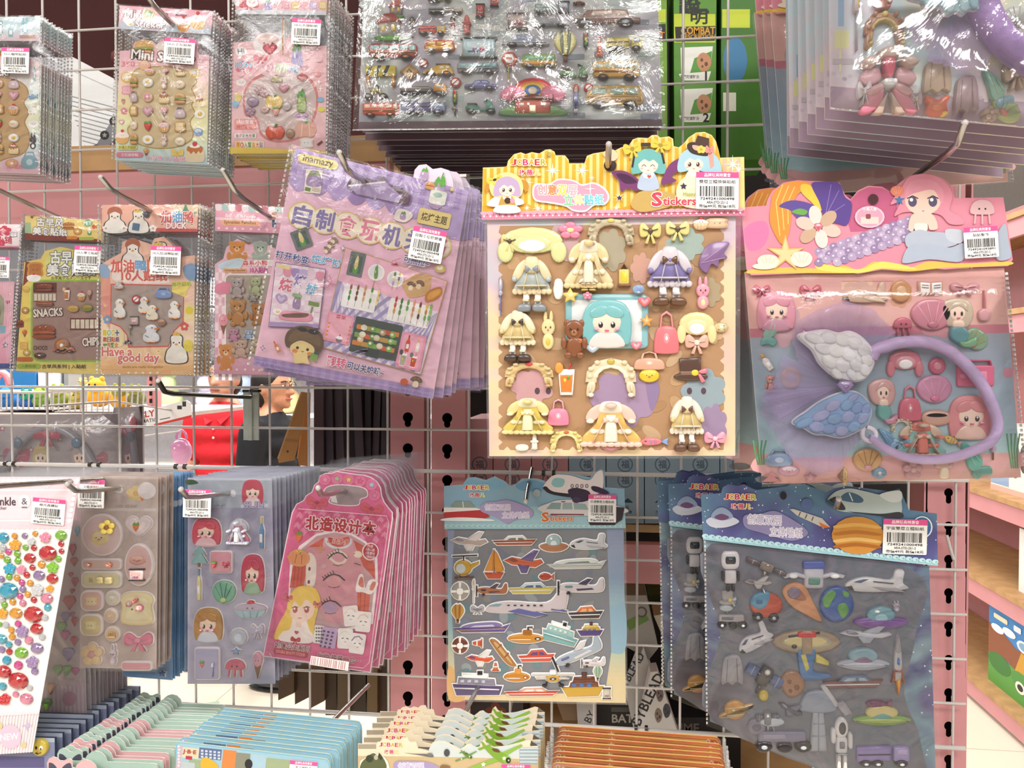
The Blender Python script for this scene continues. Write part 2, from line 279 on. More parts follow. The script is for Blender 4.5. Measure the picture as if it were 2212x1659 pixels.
# ------------------------------------------------------------------ stamps (unit box +-50, y down); digits are colour arguments
ST = {}
def defs(block):
    for ln in block.strip().splitlines():
        k, _, v = ln.partition(':'); ST[k.strip()] = [c.split() for c in v.split(';') if c.strip()]
defs("""
car: S 1 -50,12 -48,-4 -28,-9 -14,-26 18,-27 34,-9 48,-3 50,14 30,18 -30,18; P 2 -24,-9 -13,-22 0,-22 0,-9; P 2 3,-9 3,-22 17,-22 28,-9; L 3 2 -46,3 46,4; E k -28,16 11; E k 28,16 11; E s -28,16 5; E s 28,16 5
longcar: P 1 -50,14 -48,-2 -38,-6 -30,-36 12,-40 30,-36 34,-8 50,-4 50,20 -46,24; P 2 -26,-8 -21,-30 8,-33 9,-8; P 2 13,-8 12,-33 27,-30 30,-8; L 3 4 -48,4 50,2; E k -34,22 12 18; E k 28,20 12 18; E s -34,22 6 9; E s 28,20 6 9
bus: R 1 -50,-38 50,28 12; R 2 -45,-28 -28,-6 3; R 2 -25,-28 -8,-6 3; R 2 -5,-28 12,-6 3; R 2 15,-28 32,-6 3; R 2 35,-28 47,0 3; L 3 5 -49,6 49,6; E k -28,30 12; E k 28,30 12; E 3 -28,30 6; E 3 28,30 6
van: S 1 -50,20 -48,-30 -36,-42 40,-42 48,-30 50,22 0,26; R 2 -42,-34 -14,-8 5; R 2 -9,-34 16,-8 5; R 2 21,-34 44,-8 5; P 3 -49,-3 49,-3 49,18 -49,20; E k -28,26 13; E k 28,26 13; E s -28,26 6; E s 28,26 6
truck: P 1 -50,-26 14,-30 14,16 -50,20; R 2 18,-28 48,18 6; R 3 24,-22 44,-4 3; L k 3 -48,-4 12,-6; E k -34,22 11; E k -12,22 11; E k 32,22 12; E s -34,22 5; E s -12,22 5; E s 32,22 5
tanker: R 1 -50,-24 20,12 16; R 2 22,-34 50,16 7; R 3 28,-26 46,-8 3; L w 4 -44,-8 16,-8; R k -48,12 50,18; E k -36,22 12; E k -16,22 12; E k 36,22 12; E s -36,22 5; E s -16,22 5; E s 36,22 5
jeep: S 1 -50,10 -34,-8 -18,-16 0,-34 38,-34 48,4 46,18 -46,18; R 2 4,-28 20,-10 3; R 2 24,-28 38,-10 3; L 3 4 -8,-40 40,-40; E k -24,18 16; E k 28,18 16; E o -24,18 7; E o 28,18 7
scooter: S 1 -46,14 -36,-12 -10,-8 4,14 18,6 22,-34 34,-38 40,-6 46,14 20,24 -20,24; R m -40,-20 -8,-10 5; L k 5 24,-36 14,-44; E k -28,28 15; E k 34,28 15; E s -28,28 6; E s 34,28 6
bike: L 1 8 -30,20 -8,-6 14,-4 26,22; S 2 -28,-10 -4,-18 16,-12 6,-2 -16,-2; L k 5 14,-4 10,-34 0,-38; E k -32,24 18; E k 30,24 18; E s -32,24 9; E s 30,24 9
house: S n -50,40 -30,34 30,34 50,40 30,48 -30,48; P 1 -36,36 -36,-12 36,-16 36,34; P 2 -44,-10 -14,-44 20,-48 46,-16; R y -24,-2 -10,20; R y 10,-4 26,18; L w 2 -17,-2 -17,20; L w 2 18,-4 18,18
hydrant: S 1 -22,44 -20,-20 -10,-44 10,-44 20,-20 22,44; E 2 0,0 14; R 1 -36,-8 36,6 5; R 2 -28,36 28,48 4
lamp: R 1 -6,-20 6,48; S 2 -30,-20 -18,-46 18,-46 30,-20; E y 0,-32 9
balloon: S 1 -46,-14 -30,-44 0,-50 30,-44 46,-14 26,16 8,30 -8,30 -26,16; S 2 -22,-40 -10,-48 -6,26 -20,8; S 2 10,-48 24,-42 20,8 6,26; P k -9,30 9,30 7,36 -7,36; R m -9,36 9,50 2
tlight: R 1 -24,-50 24,36 10; E r 0,-32 13; E y 0,-6 13; E n 0,20 13; R k -6,36 6,50
hex: P 1 -28,-48 28,-48 50,-10 50,10 28,48 -28,48 -50,10 -50,-10; P w -22,-36 22,-36 36,0 22,36 -22,36 -36,0; R 1 -20,-8 20,8
rsign: E 1 0,0 48; E w 0,0 34; L 1 12 -26,26 26,-26
diamond: P 1 0,-50 50,0 0,50 -50,0; P 2 0,-36 36,0 0,36 -36,0; L k 7 -14,6 0,-12 14,6
barrier: R 1 -50,-40 50,6 3; P k -36,-40 -24,-40 -38,6 -50,6; P k -8,-40 4,-40 -10,6 -22,6; P k 20,-40 32,-40 18,6 6,6; R 2 -46,6 -36,50; R 2 38,6 48,50
cone: P 1 -10,-44 10,-44 26,36 -26,36; R w -18,-10 18,4; R 1 -38,36 38,46 3
stop: R k -48,40 48,48; R k -46,-46 48,-38; R 1 -40,-38 42,40; R 2 -32,-30 34,14; R 3 -26,16 28,24; E f -8,4 6; E f 10,4 6; R v -14,8 -2,22; R h 5,8 16,22
school: S 3 -50,46 -30,24 30,24 50,46 0,50; E r 0,-12 30 34; E o 0,-12 25 29; E y 0,-12 20 24; E b 0,-12 14 18; E c 0,-12 8 12; S 1 -48,-4 -36,-24 -18,-22 -10,-4 -22,12 -42,12; S 1 48,-4 36,-24 18,-22 10,-4 22,12 42,12; P 2 -26,44 -26,12 26,12 26,44; P d -30,12 0,-4 30,12; R w -20,20 -12,28; R w -8,20 -4,28; R w 12,20 20,28; R c -5,26 5,44; L m 2 -30,14 -30,0; L m 2 30,14 30,0
kid: E 1 0,-36 26 14; S f -16,-30 0,-40 16,-30 10,-20 -10,-20; S 2 -16,-18 16,-18 20,14 -18,14; R 3 -14,12 -2,40; R 3 2,12 14,40; E w -8,44 9 6; E w 8,44 9 6; E k -6,-30 2; E k 6,-30 2
mboat: P 1 -50,2 50,-6 38,26 -40,28; P 2 -26,0 -14,-22 18,-26 30,-4; P 3 -18,-2 -10,-17 4,-18 4,-3; P 3 8,-3 8,-18 18,-18 24,-4; L w 4 -46,12 42,8
yacht: P 1 -50,8 34,2 50,-14 40,26 -36,30; S 2 -34,6 -20,-14 24,-22 32,0; P 3 -22,2 -14,-8 20,-14 24,-2; L 4 4 -44,16 42,10
sail: P 1 -4,-50 -4,20 -44,20; S 1 4,-46 38,0 44,20 4,20; L m 4 0,-50 0,26; P 2 -46,26 46,26 30,46 -30,46
ship: P 1 -50,0 50,8 44,40 -42,42; P 2 -40,-2 -38,-24 34,-18 36,4; P w -30,-24 -30,-38 20,-34 20,-20; R k 0,-48 10,-34; R 3 -34,-18 -26,-8; R 3 -20,-18 -12,-8; R 3 -6,-17 2,-7; R 3 8,-16 16,-6; L w 3 -46,12 44,18
ferry: P 1 -50,6 50,2 38,38 -36,42; P 2 -32,6 -28,-12 36,-14 38,4; P 3 -24,-12 -20,-32 28,-34 30,-14; R b -26,-8 -14,2; R b -8,-8 4,2; R b 10,-8 22,2; R d -2,-48 10,-32
liner: S 1 -50,10 -42,-6 -20,-14 24,-10 40,-46 50,-46 48,0 40,12 -20,20 -44,18; P 2 -10,4 26,26 10,34 -24,16; P 2 30,6 50,14 48,18 30,12; P 3 -46,-2 -38,-8 -30,-8 -34,0; E k -22,-4 2; E k -14,-4 2; E k -6,-4 2; E k 2,-4 2; E k 10,-4 2; E k 18,-4 2
jet: P 1 -50,-4 -30,-16 20,-2 44,-8 50,4 30,20 -30,10; P 2 -8,-8 26,-40 38,-38 22,0; P 2 -16,8 -6,40 8,40 16,12; E 3 -26,-6 12 6 .3
plane: S 1 -48,4 -40,-12 -10,-14 30,-6 42,-32 50,-30 48,12 20,18 -30,16; P 2 -12,4 24,0 30,8 -8,14; P 2 -6,-14 14,-34 24,-32 12,-10; R 3 -36,-8 -18,2 4; L k 4 -50,-24 -50,30; E k -28,22 5
biplane: R 1 -50,-14 50,-4 4; E 2 0,8 18 20; E k 0,10 9; E w 0,10 4; P 1 -40,4 -14,2 -14,12 -38,12; P 1 40,4 14,2 14,12 38,12; L k 4 -14,28 -20,44; L k 4 14,28 20,44; E k -20,44 6; E k 20,44 6; R w -8,-34 8,-14 4
heli: E 1 -8,6 32 28; E 2 -16,8 20 20; P 1 16,-6 50,-18 50,-8 20,12; L k 4 -48,-36 44,-40; L k 4 -6,-38 -6,-22; L m 4 -40,42 30,42; L m 4 -20,32 -24,42; L m 4 8,32 12,42
buoy: E 1 0,0 48; E w 0,0 22; P w -8,-48 8,-48 6,-20 -6,-20; P w -8,48 8,48 6,20 -6,20; P w -48,-8 -48,8 -20,6 -20,-6; P w 48,-8 48,8 20,6 20,-6
ring: E 1 0,0 48; E 2 0,0 26
sub: E 1 0,10 48 24; R 2 -8,-34 16,-6 5; L k 5 6,-34 6,-48 18,-48; E 3 32,10 9; E w 32,10 5; L w 3 -40,14 14,14
canoe: S 1 -48,-40 -20,-34 40,34 46,48 14,40 -38,-20; S 2 -36,-32 -18,-26 32,32 26,36 -24,-14; L m 5 -20,-12 -6,-24; L m 5 6,18 20,4
rocket: S 1 -14,26 -16,-18 0,-50 16,-18 14,26; S 2 -14,-22 0,-50 14,-22; P 3 -14,6 -30,30 -14,26; P 3 14,6 30,30 14,26; S o -10,26 10,26 6,38 0,50 -6,38; S y -5,26 5,26 0,42; E b 0,-6 6; L 3 2 -14,10 14,10
ufo: S 1 -50,12 -30,0 30,0 50,12 24,30 -24,30; E 2 0,-8 26 26; E 3 0,0 13 14; S 1 -48,14 -20,6 20,6 48,14 0,24; E w -8,-20 5
ufo2: S 1 -50,18 -26,4 26,4 50,18 20,34 -20,34; E 2 0,-6 28 24; S 3 -18,8 0,-6 18,8 0,14; S 4 -48,18 0,10 48,18 0,28
astro: E 1 0,-30 24 20; E 2 2,-30 15 13; R 1 -20,-14 20,20 9; R 1 -38,-30 -20,-2 7; R 1 22,-22 38,8 7; R 1 -18,18 -3,48 6; R 1 3,18 18,48 6; R 3 -9,-6 9,6 2; L g 2 -18,16 18,16
robot: R 1 -34,-46 34,-2 16; R k -22,-36 22,-14 8; R 2 -8,-30 8,-26; R 1 -22,0 22,32 6; R k -34,2 -24,26 4; R k 24,2 34,26 4; R k -16,32 -4,50 3; R k 4,32 16,50 3
rover: R 1 -44,-12 40,16 6; R 2 -36,-6 4,8 3; L g 4 -16,-12 -20,-32; E s -20,-36 22 12; E k -34,26 15; E k 2,28 14; E k 34,26 15; E s -34,26 6; E s 34,26 6
moonbug: E 1 0,0 46 38; S 2 -46,-4 -30,-34 10,-38 4,0 -20,14; R 3 -30,-20 -10,-4 4; E k -24,34 15; E k 20,36 15; E s -24,34 6; E s 20,36 6; L s 4 -6,-38 -10,-50
comet: S 1 -46,-30 -20,-48 8,-40 30,0 50,46 10,30 -30,4; S 2 -38,-28 -18,-40 0,-32 14,-6 -16,-6; E 3 -18,-24 18 16
earth: E 1 0,0 48; S 2 -40,-20 -16,-40 0,-30 -10,-10 -24,10 -40,4; S 2 2,0 24,-6 34,18 16,38 2,20; S 2 16,-38 34,-30 30,-18 16,-24
saturn: S 2 -50,18 0,-8 50,-22 46,-10 0,14 -44,28; E 1 -2,0 34; S 2 -50,22 0,14 46,-10 50,-18 6,22; L 3 4 -32,-6 28,-14; L 3 3 -28,16 26,12; E 3 -8,-2 6 4
sat: R 1 -50,-12 -18,16 2; R 1 18,-16 50,12 2; L s 2 -34,-12 -34,16; L s 2 34,-16 34,12; L g 4 -18,0 18,0; R 2 -16,-26 16,26 6; E 3 0,-14 9; E w 0,-14 4; P 2 -4,26 4,26 2,50 -2,50
station: L 1 12 -50,4 -30,-4 -14,4 14,4 30,-4 50,4; R 1 -16,-44 16,40 8; R 2 -18,-46 18,-20 6; R 3 -10,4 10,28 4; E w -34,0 8; E w 34,0 8
hoop: E 1 0,0 50 44; E 2 0,0 40 32; E 3 -2,-2 34 24; R 1 -8,-44 8,44 3; R r -14,-40 14,-18 5
shuttle: S 1 -50,8 -40,-10 -14,-20 22,-12 30,-40 44,-38 42,-4 50,14 10,24 -34,22; P 2 -38,-6 -22,-16 -12,-14 -26,-2; P 3 -8,8 30,10 46,24 8,20; P k -50,8 -40,4 -36,20 -44,16; L k 2 -6,-8 26,-2
telesc: P 1 -50,-44 -36,-50 8,16 -8,24; P 2 -6,10 20,2 46,40 22,50
rtower: S 1 -50,-20 -30,-46 20,-48 50,-20 10,-12 -30,-14; P 2 -14,-14 14,-14 24,50 -24,50; L 1 3 -14,4 16,4; L 1 3 -18,24 20,24; L 1 3 0,-14 0,50
rock: S 1 -44,0 -30,-34 0,-46 34,-30 48,6 24,40 -16,44; E 2 -12,-10 9; E 2 16,10 11; E 2 -8,22 7
heart: S 1 0,42 -38,8 -46,-18 -28,-40 -8,-34 0,-20 8,-34 28,-40 46,-18 38,8; S 2 0,26 -24,4 -28,-14 -14,-22 0,-6 14,-22 28,-14 24,4
flower: E 1 0,-28 20; E 1 27,-9 20; E 1 17,24 20; E 1 -17,24 20; E 1 -27,-9 20; E 2 0,0 15
bow: S 1 0,-4 -30,-34 -48,-20 -46,16 -26,22 0,8; S 1 0,-4 30,-34 48,-20 46,16 26,22 0,8; P 1 -6,8 -26,46 -10,48 0,16; P 1 6,8 26,46 10,48 0,16; E 2 0,0 12; L 2 3 -10,-2 -34,-8; L 2 3 10,-2 34,-8
wig: E 1 0,-14 46 34; E 1 -40,16 12 28; E 1 40,16 12 28; E 2 0,-6 30 24; E w 0,0 22 18
bonnet: L 1 22 -38,14 -36,-10 -22,-30 0,-36 22,-30 36,-10 38,14; L 2 10 -30,2 -27,-10 -16,-22 0,-27 16,-22 27,-10 30,2; S 1 -44,16 -30,12 -32,36 -46,48; S 1 44,16 30,12 32,36 46,48; E 3 0,-38 8; E 1 -40,-2 6; E 1 -38,-20 6; E 1 -26,-36 6; E 1 26,-36 6; E 1 38,-20 6; E 1 40,-2 6; E 2 -38,44 6; E 2 38,44 6; L 2 3 -38,18 -40,36; L 2 3 38,18 40,36
dress: S 1 -18,-30 18,-30 24,-6 48,36 -48,36 -24,-6; S 2 -16,-44 -34,-34 -42,-14 -30,-8 -18,-22; S 2 16,-44 34,-34 42,-14 30,-8 18,-22; S 3 -16,-46 0,-50 16,-46 18,-26 -18,-26; E 3 -28,12 7 6; E 3 -17,12 7 6; E 3 -6,12 7 6; E 3 6,12 7 6; E 3 17,12 7 6; E 3 28,12 7 6; E 2 -44,38 8 6; E 2 -33,38 8 6; E 2 -22,38 8 6; E 2 -11,38 8 6; E 2 0,38 8 6; E 2 11,38 8 6; E 2 22,38 8 6; E 2 33,38 8 6; E 2 44,38 8 6; P 3 -8,-22 8,-22 12,34 -12,34; L 2 2 -12,-8 -30,34; L 2 2 12,-8 30,34; S 2 0,-12 -12,-18 -12,-6; S 2 0,-12 12,-18 12,-6; E 3 0,-12 4; E 3 -34,-10 7 5; E 3 34,-10 7 5; E 2 0,-42 10 6
outfit: R w -20,14 -6,40 4; R w 6,14 20,40 4; S 1 -18,-26 18,-26 42,12 20,18 -20,18 -42,12; E 2 -38,14 7 6; E 2 -27,14 7 6; E 2 -16,14 7 6; E 2 -5,14 7 6; E 2 5,14 7 6; E 2 16,14 7 6; E 2 27,14 7 6; E 2 38,14 7 6; S 2 -14,-44 -32,-34 -44,-12 -32,-6 -18,-22; S 2 14,-44 32,-34 44,-12 32,-6 18,-22; S 2 -14,-46 0,-50 14,-46 16,-22 -16,-22; S 3 0,-26 -14,-34 -14,-20; S 3 0,-26 14,-34 14,-20; E 1 0,-26 4; S 3 -28,38 -4,38 -4,50 -32,50; S 3 4,38 28,38 32,50 4,50; R 2 -20,28 -6,33 1; R 2 6,28 20,33 1; L 2 3 -34,4 34,4; L 2 2 -10,-18 -18,12; L 2 2 10,-18 18,12; E 1 -38,-8 6 5; E 1 38,-8 6 5
bunny: E 1 -12,-34 8 18; E 1 12,-34 8 18; E 1 0,-8 28 22; E 1 0,28 24 22; E 2 0,30 12 12; E k -10,-8 3; E k 10,-8 3; E h 0,-1 3
teddy: E 1 -24,-38 11; E 1 24,-38 11; E 1 0,-22 32 26; E 1 0,22 26 26; E 1 -34,12 10 16; E 1 34,12 10 16; E 1 -20,44 13 9; E 1 20,44 13 9; E 2 0,-14 12 9; E k -12,-24 3; E k 12,-24 3; E k 0,-17 3
bag: L 2 7 -24,-6 -18,-40 0,-48 18,-40 24,-6; S 1 -34,-10 34,-10 48,40 30,50 -30,50 -48,40; E 2 0,14 14; E w 0,14 6
hat: E 1 0,24 50 16; P 1 -30,20 -34,-40 30,-46 30,20; P 2 -31,4 30,2 30,18 -30,20; E y 12,10 12; S 3 22,4 44,-6 46,10 30,14; P 3 26,12 44,40 30,46 20,16
drink: P w -34,-30 34,-30 26,50 -26,50; P 1 -30,-16 30,-16 24,44 -24,44; E 2 -30,-34 18; E y -6,4 7; E n 8,-4 6; L r 5 10,-30 20,-50
cup: S 1 -42,0 42,0 28,48 -28,48; S 2 -46,4 -40,-18 -20,-28 0,-36 20,-28 40,-18 46,4 0,12; E r 0,-38 11; L 3 3 -24,6 -18,44; L 3 3 0,10 0,46; L 3 3 24,6 18,44; E k -8,-8 2; E k 8,-8 2
burger: S 1 -46,-4 -36,-36 0,-46 36,-36 46,-4 0,2; S 2 -48,2 0,-6 48,2 40,14 20,10 0,18 -20,10 -40,14; R 3 -44,10 44,24 6; S 1 -44,22 44,22 34,44 -34,44; E w -14,-30 3; E w 10,-34 3; E k -10,-14 2; E k 10,-14 2
donut: E 1 0,0 46 42; E 2 0,-4 36 32; E w 0,-2 12; E y -20,-14 4; E b 18,-16 4; E n 20,14 4; E r -16,18 4
bun: E 1 0,4 46 38; E 2 0,-8 32 20; E k -12,2 3; E k 12,2 3; L h 3 -5,10 5,10
cone2: P m -22,0 22,0 0,50; E 1 0,-16 30 26; E 2 -10,-24 10; E k -8,-14 2; E k 8,-14 2
egg: E w 0,0 48 40; E 1 4,0 22 20; E w -2,-8 6
bread: S 1 -44,40 -44,-6 -50,-26 -30,-44 30,-44 50,-26 44,-6 44,40; S 2 -34,32 -34,-4 -38,-22 -24,-34 24,-34 38,-22 34,-4 34,32; E k -12,0 3; E k 12,0 3
pud: S 1 -46,40 -34,-24 34,-24 46,40 0,48; S 2 -38,-8 -30,-30 30,-30 38,-8 26,4 18,-6 6,8 -6,-4 -18,8 -28,-4; S w -26,-28 0,-42 26,-28 0,-20; E r 0,-40 12; L n 3 0,-48 10,-50
shell: S 1 0,44 -34,30 -50,-4 -34,-36 0,-46 34,-36 50,-4 34,30; L 2 3 0,40 -34,-24; L 2 3 0,40 -14,-38; L 2 3 0,40 14,-38; L 2 3 0,40 34,-24; E 3 0,28 14 10
mermaid: S 1 -40,-6 -44,-36 -10,-50 26,-44 36,-16 20,10 -20,8; E f -2,-20 20 18; S 1 -26,-22 -10,-42 16,-40 22,-22 0,-32; E k -9,-18 3 5; E k 7,-18 3 5; S f -12,-4 10,-4 12,10 -14,10; S 2 -16,8 12,8 24,26 8,44 -18,32; S 3 0,40 16,38 40,28 36,48 10,50; L h 2 -4,-9 2,-9
girl: S 1 -44,44 -48,-10 -28,-46 28,-46 48,-10 44,44 20,38 -20,38; S 2 -20,20 20,20 34,50 -34,50; E f 0,-2 30 28; E 1 -14,-24 22 14 -.4; E 1 14,-24 22 14 .4; E k -12,4 5 7; E k 12,4 5 7; E w -13,1 2 3; E w 11,1 2 3; L h 3 -4,16 4,16; E p -20,13 5 3; E p 20,13 5 3
face: S 1 -46,30 -48,-14 -26,-46 26,-46 48,-14 46,30 0,44; E f 0,4 36 32; E 1 -16,-22 26 14 -.35; E 1 16,-22 26 14 .35; E k -14,8 6 8; E k 14,8 6 8; L h 3 -5,22 5,22
wing: S 1 -50,-30 -10,-48 40,-40 50,-20 30,-22 34,0 16,-6 12,20 0,6 -16,40 -20,10 -40,0; L 2 4 -46,-26 36,-34; L 2 4 -44,-22 24,-6; L 2 4 -42,-16 4,12
bat: S 1 -50,20 -20,-40 50,-48 34,-16 44,0 18,6 14,30 -8,20 -24,48; L 2 4 -44,18 44,-42; L 2 4 -44,18 36,0
wand: R 1 -5,-10 5,50 3; E 2 0,-30 18; E 3 0,-34 10; S 2 -20,-8 0,-16 20,-8 0,0
book: P 1 -50,-36 0,-30 50,-36 50,36 0,42 -50,36; P w -44,-30 -2,-25 -2,35 -44,30; P w 44,-30 2,-25 2,35 44,30; L g 3 -38,-14 -10,-10; L g 3 -38,0 -10,4; L g 3 38,-14 10,-10; L g 3 38,0 10,4
radio: R 1 -50,-30 50,44 8; R 2 -20,-10 30,24 4; R w -10,-2 8,10; E 2 -36,8 9; L 1 6 -40,-30 -36,-46 36,-46 40,-30
brush: R 1 -6,-50 8,10 3; S 2 -40,20 -10,8 12,8 40,20 30,46 -30,46
gown: S 2 -46,-6 -30,-22 -14,-20 -12,-2 -34,6; S 2 46,-6 30,-22 14,-20 12,-2 34,6; S 1 -8,10 -30,20 -46,46 -30,48 -12,36; S 1 8,10 30,20 46,46 30,48 12,36; P 3 -2,18 -10,50 -26,50; P 3 2,18 26,50 10,50; S 2 -38,16 -14,4 -8,12 -28,24; S 2 38,16 14,4 8,12 28,24; S 4 -9,-34 0,-38 9,-34 8,-14 0,0 -8,-14; E s 0,4 13 7; E w -7,3 4; E w 7,3 4; S 3 -20,-42 0,-50 20,-42 12,-34 -12,-34; S 3 -46,-26 -30,-36 -16,-30 -30,-18; S 3 46,-26 30,-36 16,-30 30,-18
suit: S 1 -46,-30 -40,-46 -22,-38 0,-26 22,-40 42,-48 46,-32 34,-6 38,30 20,46 -20,46 -42,24 -36,-4; E 2 -2,12 22 20; E y 26,40 12 10
skirt: S 1 -46,46 -44,0 -30,-44 30,-48 46,0 44,44 20,36 0,48 -20,38; L 2 4 -20,-40 -26,34; L 2 4 18,-42 22,34
screen: R 1 -50,-50 50,50 8; R 2 -43,-40 43,40 4
fish: S 1 -44,0 -20,-26 16,-20 28,0 16,20 -20,26; P 2 24,0 50,-28 46,0 50,28; E k -26,-4 4; L 2 3 -8,-20 -8,20; L 2 3 6,-18 6,18
starf: T 1 0,0 50 5 .5; T 2 0,0 26 5 .5
gem: P 1 -30,-44 30,-44 50,-14 0,48 -50,-14; P 2 -18,-34 18,-34 26,-14 -26,-14; P 3 -22,-8 22,-8 0,34
jelly: S 1 -46,4 -36,-34 0,-48 36,-34 46,4 0,10; L 1 7 -26,8 -30,46; L 1 7 0,8 0,48; L 1 7 26,8 30,46; E k -12,-12 4; E k 12,-12 4
tail: S 1 -50,-40 -10,-30 20,-4 14,30 -8,26 -24,0; S 2 8,20 40,4 50,24 30,34 20,50 4,40; L 3 3 -30,-28 4,14; L 3 3 -14,-22 14,0
kettle: S 1 -40,44 -46,0 -24,-26 24,-26 46,0 40,44; L 1 8 -30,-20 -20,-46 20,-46 30,-20; E 2 0,10 18
lantern: R 1 -26,-24 26,40 8; R y -16,-14 16,30 5; L m 5 -16,-24 0,-46 16,-24; R m -34,38 34,48 3
pill: R 1 -50,-50 50,50 40
duck: S 1 -34,46 -40,10 -24,-10 -30,-30 -10,-48 14,-46 28,-26 20,-6 36,14 30,46; S o 14,-28 32,-30 34,-22 16,-18; E k 4,-30 4; L 2 4 -30,12 -12,24; E o -14,48 10 4; E o 12,48 10 4
mush: S 1 -46,-4 -34,-36 0,-48 34,-36 46,-4 0,6; S c -16,0 16,0 20,44 -20,44; E 2 -16,-24 7; E 2 12,-30 8; E 2 24,-12 5
eggp: S 1 -26,10 -16,-24 10,-30 28,10 20,42 -18,42; S n -22,-18 -10,-38 0,-30 10,-42 22,-20 6,-12 -4,-20 -12,-10; L n 5 2,-34 6,-50; E w -10,0 4 10
skewer: L m 4 0,50 0,-50; E 1 0,-34 15 12; E 2 0,-10 15 12; E 3 0,14 15 12
corn: S 1 -20,40 -24,-20 0,-50 24,-20 20,40; S n -30,46 -34,0 -16,20 0,30 16,20 34,0 30,46; L o 2 -16,-6 16,-6; L o 2 -16,10 16,10
bottle: P 1 -18,48 -20,-6 -6,-26 6,-26 20,-6 18,48; R 2 -8,-46 8,-26 3; R w -12,4 12,30 3
pine: P 1 0,-50 34,-6 14,-8 44,34 -44,34 -14,-8 -34,-6; R m -6,34 6,50
crown: P 1 -40,30 -44,-24 -20,2 0,-36 20,2 44,-24 40,30; E 2 0,12 8
pumpk: S 1 -46,6 -30,-30 0,-24 30,-30 46,6 28,42 0,38 -28,42; L 2 4 -14,-24 -18,38; L 2 4 14,-24 18,38; L n 8 0,-26 8,-44
berry: S 1 -30,-18 0,-26 30,-18 26,14 0,46 -26,14; S n -30,-18 -16,-40 0,-28 16,-40 30,-18 0,-12; E y -8,0 3; E y 8,4 3; E y -2,20 3
""")
